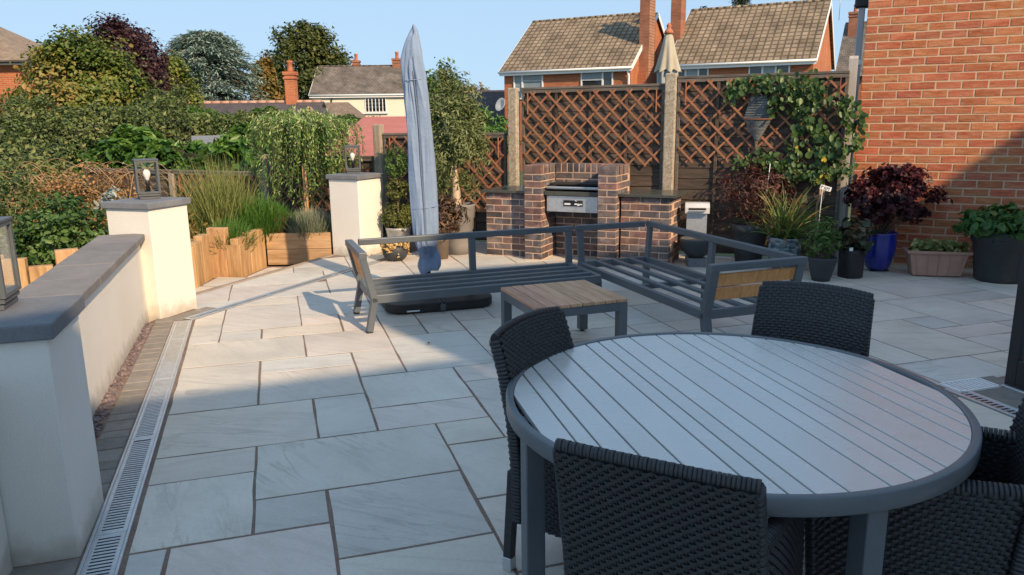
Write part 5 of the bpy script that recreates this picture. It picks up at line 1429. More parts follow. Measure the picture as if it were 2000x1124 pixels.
obj('tag_writing', tb_, mat('dark_ink', [(.03, .035, .06), (.04, .05, .08)]), sg)
obj('tag_stem', MB().tube([(0, .004, 0), (0.02, .004, .54)], .003, 6), M_white, sg)
pot('plant_pot', 'small black tapered pot nearest the sofa arm', (3.125, 7.52), [(0.085, 0.0), (0.10, 0.05), (0.125, 0.16), (0.138, 0.225), (0.138, 0.24)], M_pdark)
bush('herb_plant', 'straggly green herb growing in the small black pot', 'plant', (3.12, 7.52, 0.42), (0.16, 0.15, 0.20), 900, (0.03, 0.055), L_bush, 36, 0.18, 0.4, aspect=0.38, seed=16, stem_base=(3.125, 7.52, 0.19), stems=18, stem_r=.004, tint_shift=lambda p: 0.25)
pot('grow_bag', 'black fabric grow bag between the small pot and the blue pot', (3.49, 7.68), [(0.115, 0.0), (0.122, 0.02), (0.125, 0.26), (0.128, 0.29)], M_black)
bush('heuchera', 'dark mottled heuchera leaves overhanging the fabric grow bag', 'plant', (3.49, 7.66, 0.42), (0.175, 0.16, 0.16), 520, (0.05, 0.08), L_heuch, 30, 0.2, 0.6, aspect=0.9, hexa=True, seed=18, stem_base=(3.49, 7.68, 0.24), stems=14, stem_r=.003)
fl = thing('bell_flower', 'small white flower tag on the rim of the grow bag', 'label', (3.42, 7.545, 0.29), 0)
obj('tag_board', MB().box((0, 0, 0.02), (.035, .004, .035)), M_white, fl)
bp_ = (3.92, 8.0)
bpot = pot('plant_pot', 'tall cobalt blue glazed pot against the brick wall', bp_, [(0.09, 0.012), (0.125, 0.05), (0.16, 0.18), (0.172, 0.30), (0.165, 0.38), (0.172, 0.40), (0.172, 0.415)], M_pblue)
for k in range(3):
    a = 2.1 * k + .7
    obj('pot_foot', MB().box((0, 0, .0065), (.06, .04, .012)), M_dark, bpot, bevel=.002, loc=(.085 * math.cos(a), .085 * math.sin(a), 0), rotz=a)
bush('crimson_sedum', 'bushy dark crimson sedum in the cobalt blue pot', 'plant', (4.00, 7.98, 0.77), (0.44, 0.34, 0.33), 5200, (0.03, 0.055), L_sedum, 110, 0.10, 0.78, zmin=-.8, aspect=0.7, hexa=True, seed=20, stem_base=(bp_[0], bp_[1], 0.36), stems=40, stem_r=.006, egg=-0.12)
pk = thing('plant_label', 'pink and white plant label at the rim of the blue pot', 'label', (3.70, 7.86, 0.33), R(20))
obj('label_card', MB().box((0, 0, .06), (.055, .003, .075)), M_white, pk)
obj('label_print', MB().box((-.008, -.003, .085), (.036, .002, .022)), mat('pink_print', [(.35, .10, .30), (.42, .14, .36)]), pk)
obj('label_print', MB().box((.008, -.003, .045), (.026, .002, .028)), mat('blue_print', [(.10, .14, .22), (.15, .2, .3)]), pk)
obj('label_stake', MB().box((0, .002, -.02), (.008, .002, .12)), M_white, pk)
# trough
tr = thing('planter_trough', 'salmon plastic trough planter on the paving by the brick wall', 'planter', (4.37, 7.70, 0), R(-14))
vs = [(-.225, -.09, .01), (.225, -.09, .01), (.225, .09, .01), (-.225, .09, .01), (-.275, -.115, .245), (.275, -.115, .245), (.275, .115, .245), (-.275, .115, .245)]
obj('trough_body', MB().add(vs, [(0, 3, 2, 1), (0, 1, 5, 4), (1, 2, 6, 5), (2, 3, 7, 6), (3, 0, 4, 7), (4, 5, 6, 7)]), M_terra, tr, bevel=.006)
rimm = MB().box((0, -.12, .255), (.60, .03, .028)).box((0, .12, .255), (.60, .03, .028)).box((-.285, 0, .255), (.03, .21, .028)).box((.285, 0, .255), (.03, .21, .028))
obj('trough_rim', rimm, M_terra, tr, bevel=.003)
for k in range(5):
    x = -.19 + .095 * k
    obj('trough_rib', MB().bar((x * .97, -.0935, .02), (x * 1.14, -.1165, .235), .007, .008, up=(0, -1, 0)), M_terra, tr)
obj('soil', MB().box((0, 0, .25), (.54, .21, .012)), M_soil, tr)
g = np.random.default_rng(22); n = 150
P = np.stack([g.uniform(-.26, .26, n), g.uniform(-.11, .10, n), g.uniform(.27, .36, n)], 1)
tl = thing('trough_plants', 'pale yellow green hosta like leaves in the salmon trough', 'plant', (4.37, 7.70, 0), R(-14))
link('foliage', leaf_mesh('foliage', P, np.stack([g.normal(0, .6, n), -0.5 + g.normal(0, .6, n), np.ones(n) * .7], 1), g.uniform(.06, .11, n), .5, g.random(n), hexa=True), L_bale, tl)
pot('plant_pot', 'big charcoal tapered pot of mint at the right edge', (4.86, 7.43), [(0.20, 0.0), (0.215, 0.03), (0.255, 0.38), (0.275, 0.39), (0.285, 0.485), (0.285, 0.50)], M_pdark)
bush('mint_plant', 'spreading bright green mint in the big charcoal pot', 'plant', (4.84, 7.40, 0.58), (0.37, 0.32, 0.16), 1900, (0.045, 0.08), L_mint, 70, 0.16, 0.6, aspect=0.62, hexa=True, seed=24, stem_base=(4.86, 7.43, 0.43), stems=30, stem_r=.004)

# water cascade
wc = thing('water_cascade', 'stainless steel water cascade spout standing beside the barbecue', 'water feature', (2.10, 8.56, 0), R(-12))
obj('cascade_body', MB().box((0, 0.03, 0.33), (.225, .06, .66)), M_steel, wc, bevel=.003)
vs = [(-.135, -.075, .57), (.135, -.075, .57), (.135, .06, .57), (-.135, .06, .57), (-.135, -.075, .645), (.135, -.075, .645), (.135, -.035, .685), (-.135, -.035, .685), (.135, .06, .69), (-.135, .06, .69)]
obj('spout_head', MB().add(vs, [(0, 3, 2, 1), (0, 1, 5, 4), (4, 5, 6, 7), (7, 6, 8, 9), (3, 9, 8, 2), (1, 2, 8, 6, 5), (0, 4, 7, 9, 3)]), mat('pale_steel', [(.62, .62, .61), (.70, .70, .69)], rough=.45, metal=.3), wc, bevel=.004)
obj('spout_slot', MB().box((0, -.0765, .622), (.19, .004, .024)), M_dark, wc)
obj('spout_lip', MB().box((0, -.0885, .602), (.18, .03, .005)), M_steel, wc)
wb_ = thing('water_bowl', 'charcoal round bowl on a grey block under the steel spout', 'bowl', (2.06, 8.36, 0))
obj('bowl_body', MB().lathe([(.004, .10), (.06, .101), (.12, .135), (.165, .205), (.183, .285), (.183, .315), (.168, .315), (.165, .285), (.15, .275), (.004, .275)], 40), M_pdark, wb_)
obj('plinth_block', MB().box((0.0, 0, .05), (.20, .15, .10)), M_cap, wb_, bevel=.004)
obj('bowl_tray', MB().box((-.02, -.03, .283), (.10, .02, .012)), M_steel, wb_)

# cone wall planter with trellis
q = FP(1.89, 0.075)
cp = thing('cone_planter', 'grey woven cone wall planter hung on the trellis', 'wall planter', (q[0], q[1], 1.22), HA)
M_cone = mat('grey_wicker', [(0.07, 0.08, 0.085), (0.14, 0.155, 0.16), (0.22, 0.235, 0.24)], rough=.6, scale=9, fine=.25, fscale=60)
mb = MB(); rings = 15
for i in range(rings):
    f0, f1 = i / rings, (i + .92) / rings
    r0, r1 = .02 + .135 * f0, .02 + .135 * f1
    z0, z1 = .14 + .235 * f0, .14 + .235 * f1
    vs = []
    for r, z in ((r0 - .003, z0), (r0 + .005, (z0 + z1) / 2), (r1 - .003, z1)):
        for j in range(17):
            a = PI + PI * j / 16; w = .003 if (i + j) % 2 else 0
            vs.append(((r + w) * math.cos(a), (r + w) * math.sin(a) * .8, z))
    fs = [(k * 17 + j, k * 17 + j + 1, (k + 1) * 17 + j + 1, (k + 1) * 17 + j) for k in range(2) for j in range(16)]
    mb.add(vs, fs)
obj('woven_cone', mb, M_cone, cp)
obj('cone_back', MB().add([(x, y, z) for y in (0, .01) for x, z in ((-.152, .37), (.152, .37), (.085, .625), (-.085, .625))], [(0, 1, 2, 3), (7, 6, 5, 4), (0, 4, 5, 1), (1, 5, 6, 2), (2, 6, 7, 3), (3, 7, 4, 0)]), M_cone, cp)
bk = MB()
for i in range(9): bk.box((0, -.008, .40 + i * .027), (.298 - .0155 * i, .008, .012))
obj('back_weave', bk, M_cone, cp)
obj('cone_rim', MB().tube([(-.155, -.004, .378)] + [(.158 * math.cos(PI + PI * j / 12), .128 * math.sin(PI + PI * j / 12), .378) for j in range(13)], .007, 6), M_trel, cp)
obj('hanging_ring', MB().tube([(.03 * math.cos(a), -.012, .63 + .03 * math.sin(a)) for a in np.linspace(0, 2 * PI, 17)], .004, 6), M_galv, cp)
obj('cone_stake', MB().box((0, 0, .07), (.024, .02, .15)), M_fgrey, cp, bevel=.003)

# climber on the trellis
paths = [[(1.60, 1.84), (1.66, 1.95), (1.85, 1.98), (2.05, 1.96), (2.2, 1.98), (2.45, 1.95), (2.55, 1.88)], [(2.2, 1.95), (2.28, 1.78), (2.36, 1.62), (2.5, 1.5), (2.62, 1.36), (2.66, 1.2)],
         [(2.45, 1.9), (2.66, 1.76), (2.84, 1.70), (2.93, 1.58), (2.94, 1.42), (2.86, 1.25)], [(1.72, 1.14), (1.95, 1.13), (2.15, 1.07), (2.35, 0.99), (2.5, 0.96), (2.68, 1.03), (2.84, 1.06)],
         [(2.05, 1.92), (2.1, 1.78), (2.06, 1.66)], [(2.35, 1.5), (2.3, 1.34), (2.36, 1.18), (2.3, 1.06)], [(2.55, 1.5), (2.6, 1.3), (2.6, 1.05), (2.58, 0.6), (2.60, 0.0)], [(2.3, 1.78), (2.42, 1.80), (2.5, 1.72)], [(2.6, 1.35), (2.75, 1.22), (2.88, 1.3)],
         [(1.9, 1.20), (2.1, 1.16), (2.28, 1.12)], [(2.75, 1.76), (2.8, 1.6), (2.86, 1.45)]]
cl = thing('climber', 'broad leaved green climber spreading over the right hand trellis', 'climber', (FP(2.6, .08)[0], FP(2.6, .08)[1], 0))
org = np.array([FP(2.6, .08)[0], FP(2.6, .08)[1], 0]); stm = MB(); Pl = []; Nl = []; Tl = []; Sl = []
g = np.random.default_rng(33)
for pi_, pth in enumerate(paths):
    pts = []
    for (a, b) in zip(pth[:-1], pth[1:]):
        for f in np.linspace(0, 1, 6, endpoint=False): pts.append((lerp(a[0], b[0], f) + g.normal(0, .006), lerp(a[1], b[1], f) + g.normal(0, .006)))
    pts.append(pth[-1])
    p3 = [tuple(np.append(FP(s_, .075 + .015 * math.sin(7 * s_)), z) - org) for s_, z in pts]
    big = pi_ == 6
    stm.tube(p3, [(.016 if big else .0055)] * len(p3), 6)
    if big: stm.tube([(x + .03, y - .02, z) for x, y, z in p3[8:]], .011, 6)
    nl = 0 if False else int(len(pts) * (6.5 if pi_ in (0, 1, 3) else 4))
    for _ in range(nl):
        s_, z = pts[g.integers(0, len(pts))]
        if big and z < .95: continue
        p = np.append(FP(s_ + g.normal(0, .055), .10 + abs(g.normal(0, .05))), z + g.normal(0, .05)) - org
        Pl.append(p); nn = np.array([HN[0], HN[1], .35]) + g.normal(0, .45, 3); Nl.append(nn); Sl.append(g.uniform(.045, .085)); Tl.append(g.random())
obj('stem', stm, mat('climber_bark', [(.32, .22, .13), (.45, .33, .21)], rough=.9, scale=8), cl)
dn = np.tile(np.array([0, 0, -1.0]), (len(Pl), 1)) + g.normal(0, .4, (len(Pl), 3))
link('foliage', leaf_mesh('foliage', np.array(Pl), np.array(Nl), np.array(Sl), .74, np.array(Tl), hexa=True, along=dn), L_climb, cl)
yl = [(2.32, 1.30), (2.62, 1.16), (2.66, .98), (2.58, .93), (2.60, .99)]
for s_, z in yl:
    p_ = np.append(FP(s_, .17), z) - org
    link('yellow_leaf', leaf_mesh('yellow_leaf', np.array([p_]), np.array([[HN[0], HN[1], .3]]), np.array([rnd.uniform(.06, .085)]), .8, hexa=True), L_yellow, cl)

# ================================================================== LEFT BORDER PLANTS
g = np.random.default_rng(41); n = 900
B = np.stack([g.normal(0, .16, n), g.normal(0, .14, n), np.zeros(n)], 1); az = g.uniform(0, 6.28, n); el = np.clip(g.normal(1.28, .17, n), .7, 1.55)
D = np.stack([np.cos(az) * np.cos(el), np.sin(az) * np.cos(el), np.sin(el)], 1)
gt = thing('grass_clump', 'tall feathery yellow green grass clump behind the sleepers', 'grass', (-3.72, 9.72, 0.10))
link('foliage', blade_mesh('foliage', B, D, g.uniform(.65, 1.22, n), g.uniform(.006, .012, n), g.uniform(.0, .16, n), g.random(n), seg=5), L_grass, gt)
def needle_bush(name, label, cat, c, R_, h, n, m, L_=(.10, .22), W=(.006, .010), seed=1, up=.9, group=None):
    g = np.random.default_rng(seed); t = thing(name, label, cat, c, 0, group)
    a = g.uniform(0, 6.28, n); r = R_ * np.sqrt(g.random(n)); zz = h * (1 - (r / R_) ** 2 * .65) * g.random(n) ** .55
    B = np.stack([r * np.cos(a), r * np.sin(a), zz], 1)
    D = np.stack([np.cos(a) * .55 * r / R_ + g.normal(0, .22, n), np.sin(a) * .55 * r / R_ + g.normal(0, .22, n), np.full(n, up)], 1)
    link('foliage', blade_mesh('foliage', B, D, g.uniform(*L_, n), g.uniform(*W, n), g.uniform(0, .12, n), np.clip(zz / h * .7 + g.normal(0, .25, n), 0, 1), seg=2), m, t)
    return t
needle_bush('rosemary_bush', 'bright green upright rosemary between the grass clump and lavender', 'shrub', (-3.22, 9.70, 0.14), .42, .46, 4200, L_rose, seed=43)
needle_bush('rosemary_bush', 'green rosemary mound spilling over the shortest upright sleeper', 'shrub', (-3.36, 8.98, 0.10), .24, .30, 1700, L_rose, seed=44, up=.6)
needle_bush('lavender', 'grey green lavender spilling over the lying sleeper by the pier', 'plant', (-2.55, 9.68, 0.16), .30, .28, 2000, L_lav, seed=45, group=None)
needle_bush('lavender', 'brownish clipped lavender tuft between rosemary and grey lavender', 'plant', (-2.92, 9.58, 0.16), .13, .20, 700, L_dry, seed=46)
needle_bush('heather', 'dark green low shrub in the gap between the two lavenders', 'plant', (-2.76, 9.72, 0.16), .18, .20, 900, L_rose, seed=47)
# weeping willow
wl_ = thing('weeping_willow', 'small weeping willow with cream and green leaves beyond the far pier', 'tree', (-2.90, 10.65, 0.0))
g = np.random.default_rng(51); Pw = []; Nw = []; Aw = []; st_ = MB().tube([(0, 0, -.1), (.02, 0, .6), (0.05, 0, 1.35)], [.035, .03, .022], 8)
for k in range(215):
    a = g.uniform(0, 6.28); r = g.uniform(.12, .66) * (1 + .45 * max(0, math.cos(a)) * g.random()) ; top = 1.50 + g.uniform(-.1, .26) * (1 - r); fall = g.uniform(.35, 1.15)
    prev = None; L_ = 26; pts = []
    for i in range(L_):
        f = i / (L_ - 1)
        rr = r * (1 - (1 - min(f * 2.2, 1)) ** 2) ; z = top + .12 * math.sin(min(f * 2.2, 1) * PI * .6) - fall * max(0, f - .28) / .72 * (0.5 + .5 * f)
        p = np.array([rr * math.cos(a) * 1.02 + g.normal(0, .012), rr * math.sin(a) * .8 + g.normal(0, .012), max(z, .28)]); pts.append(p)
        if i > 3:
            for _ in range(2):
                Pw.append(p + g.normal(0, .022, 3)); Nw.append(g.normal(0, 1, 3) + np.array([math.cos(a) * .5, math.sin(a) * .5, .4])); Aw.append(np.array([math.cos(a) * .4, math.sin(a) * .4, -.8]) + g.normal(0, .45, 3))
    st_.tube([tuple(p) for p in pts[::4]], .004, 3, cap=False)
Pw = np.array(Pw); tw = np.clip(g.random(len(Pw)) * .75 + (Pw[:, 2] - .9) * .25, 0, 1)
link('crown', leaf_mesh('crown', Pw, np.array(Nw), g.uniform(.045, .075, len(Pw)), .30, tw, along=np.array(Aw)), L_willow, wl_)
obj('trunk', st_, M_gstem, wl_)
tag(obj('tree_stake', MB().box((-2.80, 10.42, .45), (.05, .05, 1.25)), M_sleep, None, bevel=.005), 'square timber stake in front of the weeping willow', 'stake')
# cushions and tangle at the far left
bush('evergreen_bush', 'round small leaved green bush behind the left sleepers', 'shrub', (-4.52, 7.62, 0.50), (0.50, 0.45, 0.42), 5200, (0.035, 0.06), L_bush, 90, 0.13, 0.7, aspect=0.55, seed=61, stem_base=(-4.5, 7.62, 0.05), stems=20, hexa=True)
bush('evergreen_bush', 'dark sparse shrub at the very left behind the near lantern', 'shrub', (-5.35, 7.75, 0.60), (0.55, 0.5, 0.75), 5200, (0.03, 0.055), L_hedge, 90, 0.14, 0.6, aspect=0.5, seed=62, stem_base=(-5.35, 7.75, 0.0), stems=22)
tg = thing('dry_climber', 'tangle of dead brown stems and rusty leaves on the low fence', 'climber', (-5.55, 9.85, -0.1))
g = np.random.default_rng(63); mb = MB()
for k in range(170):
    x = g.uniform(-.85, .95); y = g.uniform(-.3, .25); z = g.uniform(.35, 1.25); a = g.uniform(0, 6.28); L_ = g.uniform(.25, .6)
    d = np.array([math.cos(a), .3 * math.sin(a), g.uniform(.1, .8)]); p = np.array([x, y, z]); pts = [tuple(p)]
    for i in range(6):
        p = p + d * L_ / 6; d = d + np.array([0, 0, -.33]) + g.normal(0, .12, 3); pts.append(tuple(p))
    mb.tube(pts, .0045, 3, cap=False)
for k in range(12): mb.tube([(g.uniform(-.8, .8), g.uniform(-.1, .2), -.2), (g.uniform(-.8, .8), g.uniform(-.1, .2), .5), (g.uniform(-.9, .9), g.uniform(-.2, .2), 1.1)], .010, 5, cap=False)
obj('stem', mb, M_twig, tg)
P, nr, ti = crown_pts(4200, (0.85, 0.30, 0.55), 80, 0.14, 0.5, -1, 64)
link('foliage', leaf_mesh('foliage', P + np.array([0, 0, .72]), nr, g.uniform(.03, .055, 4200), .6, ti), L_dead, tg)
bush('ivy_patch', 'green and yellow ivy patch on the diamond trellis behind the lantern', 'climber', (-4.95, 11.6, 0.18), (0.75, 0.25, 0.30), 1500, (.05, .08), L_yg, 50, .16, .5, seed=65, stem_base=(-4.95, 11.6, -0.4), stems=12, hexa=True, aspect=.7)
bush('border_shrub', 'dry brown stemmed shrub right of the lantern pier', 'shrub', (-4.05, 9.25, 0.30), (0.32, 0.30, 0.34), 900, (.05, .09), L_brown, 40, .2, .4, seed=66, aspect=.25, stem_base=(-4.05, 9.25, 0.0), stems=30, stem_r=.006)
sv = thing('silver_plant', 'pale silver leaved plant peeping over the lantern pier', 'plant', (-4.62, 8.75, 0.35))
P, nr, ti = crown_pts(60, (.13, .12, .16), 10, .25, .5, -.5, 67)
link('foliage', leaf_mesh('foliage', P + np.array([0, 0, .42]), nr, np.full(60, .10), .42, hexa=True), leafmat('silver_leaf', [(.30, .36, .33), (.45, .50, .46)]), sv)
obj('stem', MB().tube([(0, 0, -.3), (0, 0, .45)], .012, 6), M_gstem, sv)

def hedge(name, label, c, L_, D_, z0, z1, rot, n, size, m, seed, amp=.18, aspect=.5, hexa=False, cat='hedge', tint_shift=0.0, round_=.35):
    """a long clipped or shaggy hedge: leaves over its top and front, with lumps; solid near-black core sheet"""
    g = np.random.default_rng(seed); t = thing(name, label, cat, (c[0], c[1], z0), rot)
    H = z1 - z0; P = np.zeros((n, 3)); N_ = np.zeros((n, 3))
    x = g.uniform(-L_ / 2, L_ / 2, n); w = g.random(n)
    ph = g.uniform(0, 6.28, 6)
    lump = lambda a, b: amp * (np.sin(a * 2.3 + ph[0] + b * 2) * .5 + np.sin(a * 5.1 + ph[1] - b * 3) * .3 + np.sin(a * 11 + ph[2] + b * 7) * .2)
    u = np.where(w < .42, 0, np.where(w < .9, 1, 2))
    dep = np.abs(g.normal(0, .05, n)) + (g.random(n) < .3) * g.random(n) * .2
    # cross-section as a rounded top: angle from front foot over the top to the back
    th = np.where(u == 0, 1, 0)
    s = g.random(n)
    y = np.where(u == 1, -D_ / 2, np.where(u == 0, (s - .5) * D_, D_ / 2)); z = np.where(u == 0, H, s * H)
    rr = round_ * H * .5
    edge = np.where(u == 1, np.clip((z - (H - rr)) / rr, 0, 1), 0); y = y + edge ** 2 * rr * .8
    edge2 = np.where(u == 0, np.clip((np.abs(y) - (D_ / 2 - rr)) / rr, 0, 1), 0); z = z - edge2 ** 2 * rr * .6
    lp = lump(x, z * 1.3 + y)
    P[:, 0] = x; P[:, 1] = y - np.where(u == 1, lp, 0) + dep; P[:, 2] = z + np.where(u == 0, lp, 0) - np.where(u == 0, dep, 0) + lump(x * .45, 0) * .6 * (z / H)
    N_[:, 1] = np.where(u == 1, -1, 0); N_[:, 2] = np.where(u == 0, 1, .35); N_ += g.normal(0, .5, (n, 3))
    ti = np.clip(.45 + lp / amp * .22 + g.normal(0, .26, n) + tint_shift, 0, 1)
    link('foliage', leaf_mesh('foliage', P, N_, g.uniform(*size, n) * g.choice([.6, .85, 1.0, 1.3, 1.7], n), aspect, ti, hexa=hexa), m, t)
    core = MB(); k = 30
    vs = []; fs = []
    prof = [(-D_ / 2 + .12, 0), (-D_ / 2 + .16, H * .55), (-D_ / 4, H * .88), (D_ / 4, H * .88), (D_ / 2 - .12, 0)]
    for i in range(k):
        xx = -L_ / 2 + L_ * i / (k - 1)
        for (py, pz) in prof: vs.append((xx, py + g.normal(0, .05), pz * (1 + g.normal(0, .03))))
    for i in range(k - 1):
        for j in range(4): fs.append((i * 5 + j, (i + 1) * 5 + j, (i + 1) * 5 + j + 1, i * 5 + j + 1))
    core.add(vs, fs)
    obj('dark_core', core, mat('hedge_core_' + name, [(.015, .018, .008), (.035, .035, .018)], rough=1, scale=5), t)  # one near-black sheet behind the leaves
    return t
hedge('laurel_hedge', 'glossy bright laurel hedge standing over the low fence', (-5.75, 13.55), 5.0, 0.9, -1.0, 1.36, R(-24), 9500, (.11, .19), L_laurel, 71, .22, .42, True)
hedge('mixed_hedge', 'tall dark mixed hedge across the left of the view', (-9.9, 14.2), 7.5, 1.8, -1.2, 2.0, R(22), 52000, (.04, .075), L_hedge, 72, .32)
hedge('mixed_hedge', 'shaggy olive brown hedge in front of the bungalow roof', (-7.8, 18.2), 7.0, 1.4, -1.3, 1.80, R(2), 30000, (.05, .085), L_hedge, 73, .22, tint_shift=.12)
hedge('conifer_hedge', 'bright green feathery hedge between bungalow roof and willow', (-7.35, 20.5), 2.6, 1.4, -1.3, 1.90, R(0), 12000, (.07, .12), L_hedge2, 74, .22, aspect=.3)
bush('left_shrub', 'big dark twiggy shrub filling the left edge of the view', 'shrub', (-7.5, 10.6, 0.65), (1.6, 1.0, 1.05), 14000, (.045, .075), L_hedge, 170, .11, .72, seed=75, stem_base=(-7.5, 10.6, -.6), stems=40, stem_r=.015)
hedge('low_hedge', 'strip of clipped green hedge along the foot of the cream house', (-4.6, 26.5), 3.2, .8, -1.2, 1.78, R(0), 3000, (.08, .14), L_hedge2, 76, .1)
bush('garden_bush', 'feathery green bush showing over the lower fence panel', 'shrub', (-0.55, 14.5, 1.30), (0.62, .5, .50), 3000, (.07, .12), L_rose, 50, .15, .6, seed=77, stem_base=(-.55, 14.5, -.5), stems=14, aspect=.3)
# ================================================================== TREES BEYOND
def tree(label, c, rad, n, size, m, seed, base_z=-1.25, nclump=120, clump_r=.14, shell=.68, aspect=.6, trunk=.2, group='trees beyond the gardens', egg=.15, tint_shift=None, name='tree', hexa=False):
    t = thing(name, label, 'tree', (c[0], c[1], base_z), 0, group)
    off = np.array([0, 0, c[2] - base_z])
    P, nr, ti = crown_pts(n, rad, nclump, clump_r, shell, -.75, seed, egg)
    if tint_shift is not None: ti = np.clip(ti + tint_shift(P / np.array(rad)), 0, 1)
    g = np.random.default_rng(seed + 9)
    link('crown', leaf_mesh('crown', P + off, nr, g.uniform(*size, n) * g.choice([.6, .85, 1.0, 1.3, 1.6], n), aspect, ti, hexa=hexa), m, t)
    mb = MB().tube([(0, 0, 0), (0, 0, off[2] * .5), (trunk * .4, 0, off[2])], [trunk, trunk * .75, trunk * .4], 8, cap=False)
    idx = g.integers(0, n, 26); twigs(mb, (0, 0, off[2] * .6), [tuple(P[i] * .85 + off) for i in idx], trunk * .35, 5)
    obj('trunk', mb, M_bark, t)
    return t
tree('broad maple turning yellow and orange above the left hedge', (-13.05, 24.0, 2.15), (1.95, 1.5, 2.0), 26000, (.075, .13), L_acer, 81, hexa=True, tint_shift=lambda p: .28 * np.clip(-p[:, 0] - p[:, 2], -1, 1))
tree('dark purple leaved tree behind the yellow maple', (-13.65, 28.0, 3.05), (1.55, 1.3, 2.0), 24000, (.075, .13), L_purple, 82, egg=.1)
tree('small yellow green tree between purple tree and blue cedar', (-12.9, 30.0, 2.25), (1.05, 1.0, 1.85), 13000, (.075, .12), L_yg, 83, egg=.3, tint_shift=lambda p: .25 * p[:, 2])
# blue cedar: layered drooping sprays
cd = thing('blue_cedar', 'wide blue grey cedar with drooping sprays', 'tree', (-17.2, 45.0, -1.3), 0, 'trees beyond the gardens')
g = np.random.default_rng(84); Pc = []; Nc = []; Ac = []; mb = MB().tube([(0, 0, 0), (0, 0, 4), (.2, 0, 7.4)], [.35, .25, .05], 8, cap=False)
for k in range(420):
    h = g.uniform(.5, 7.8); a = g.uniform(0, 6.28); R_ = 3.25 * math.sqrt(max(.05, 1 - ((h - 3.3) / 5.0) ** 2)) * g.uniform(.72, 1.08)
    d = np.array([math.cos(a), math.sin(a) * .8, 0]); pts = []
    for i in range(14):
        f = i / 13; p = np.array([0, 0, h]) + d * R_ * f + np.array([0, 0, .75 * f - 1.0 * f ** 2.4]); pts.append(p)
        if f > .35:
            for _ in range(11):
                q = p + np.array([g.normal(0, .24), g.normal(0, .24), -abs(g.normal(0, .14)) + .05]); Pc.append(q); Nc.append(np.array([0, 0, 1.0]) + g.normal(0, .5, 3)); Ac.append(d + np.array([g.normal(0, .5), g.normal(0, .5), -.35]))
    mb.tube([tuple(p) for p in pts[::3]], .03, 4, cap=False)
Pc = np.array(Pc); clum = .5 + .35 * np.sin(Pc[:, 0] * 3.1 + Pc[:, 2] * 2.3) * np.sin(Pc[:, 2] * 4.1)
link('crown', leaf_mesh('crown', Pc, np.array(Nc), g.uniform(.18, .34, len(Pc)), .26, np.clip(clum + g.normal(0, .22, len(Pc)), 0, 1), along=np.array(Ac)), L_cedar, cd)
obj('trunk', mb, M_bark, cd)
tree('tall rounded dark green tree behind the cream house', (-16.9, 65.0, 4.9), (3.55, 3.2, 4.5), 30000, (.17, .28), L_oak, 85, nclump=200, clump_r=.11, egg=.12)
tree('browning tree on the left flank of the tall dark tree', (-18.6, 60.0, 3.4), (1.2, 1.2, 2.9), 4200, (.2, .34), L_brown, 86)
tree('airy birch with thin branches above the cream house roof', (-15.6, 76.0, 3.8), (1.5, 1.3, 4.6), 900, (.2, .32), L_oak, 87, nclump=40, clump_r=.12, shell=.4)
tree('low shrubby tree above the dark slate roof', (-3.6, 70.0, 2.9), (2.4, 1.6, 1.75), 3200, (.2, .34), L_brown, 88, egg=0)
tree('low dark tree beyond the chimney of the cream house', (-10.5, 80.0, 3.6), (2.3, 1.6, 2.6), 2600, (.25, .4), L_oak, 89)
tree('hazy dark trees low on the horizon at far left', (-88, 130.0, 3.0), (9.0, 4, 5.5), 6000, (.6, 1.1), L_dark, 90)
tree('fir tree tip above the right hand house ridge', (17.9, 62.0, 8.2), (1.15, 1.1, 3.6), 4200, (.2, .4), L_dark, 91, egg=.75, name='fir_tree', aspect=.3)
tree('second smaller fir tip left of the tall fir', (15.4, 63.0, 7.4), (.7, .7, 2.7), 2000, (.2, .36), L_dark, 92, egg=.85, name='fir_tree', aspect=.3)

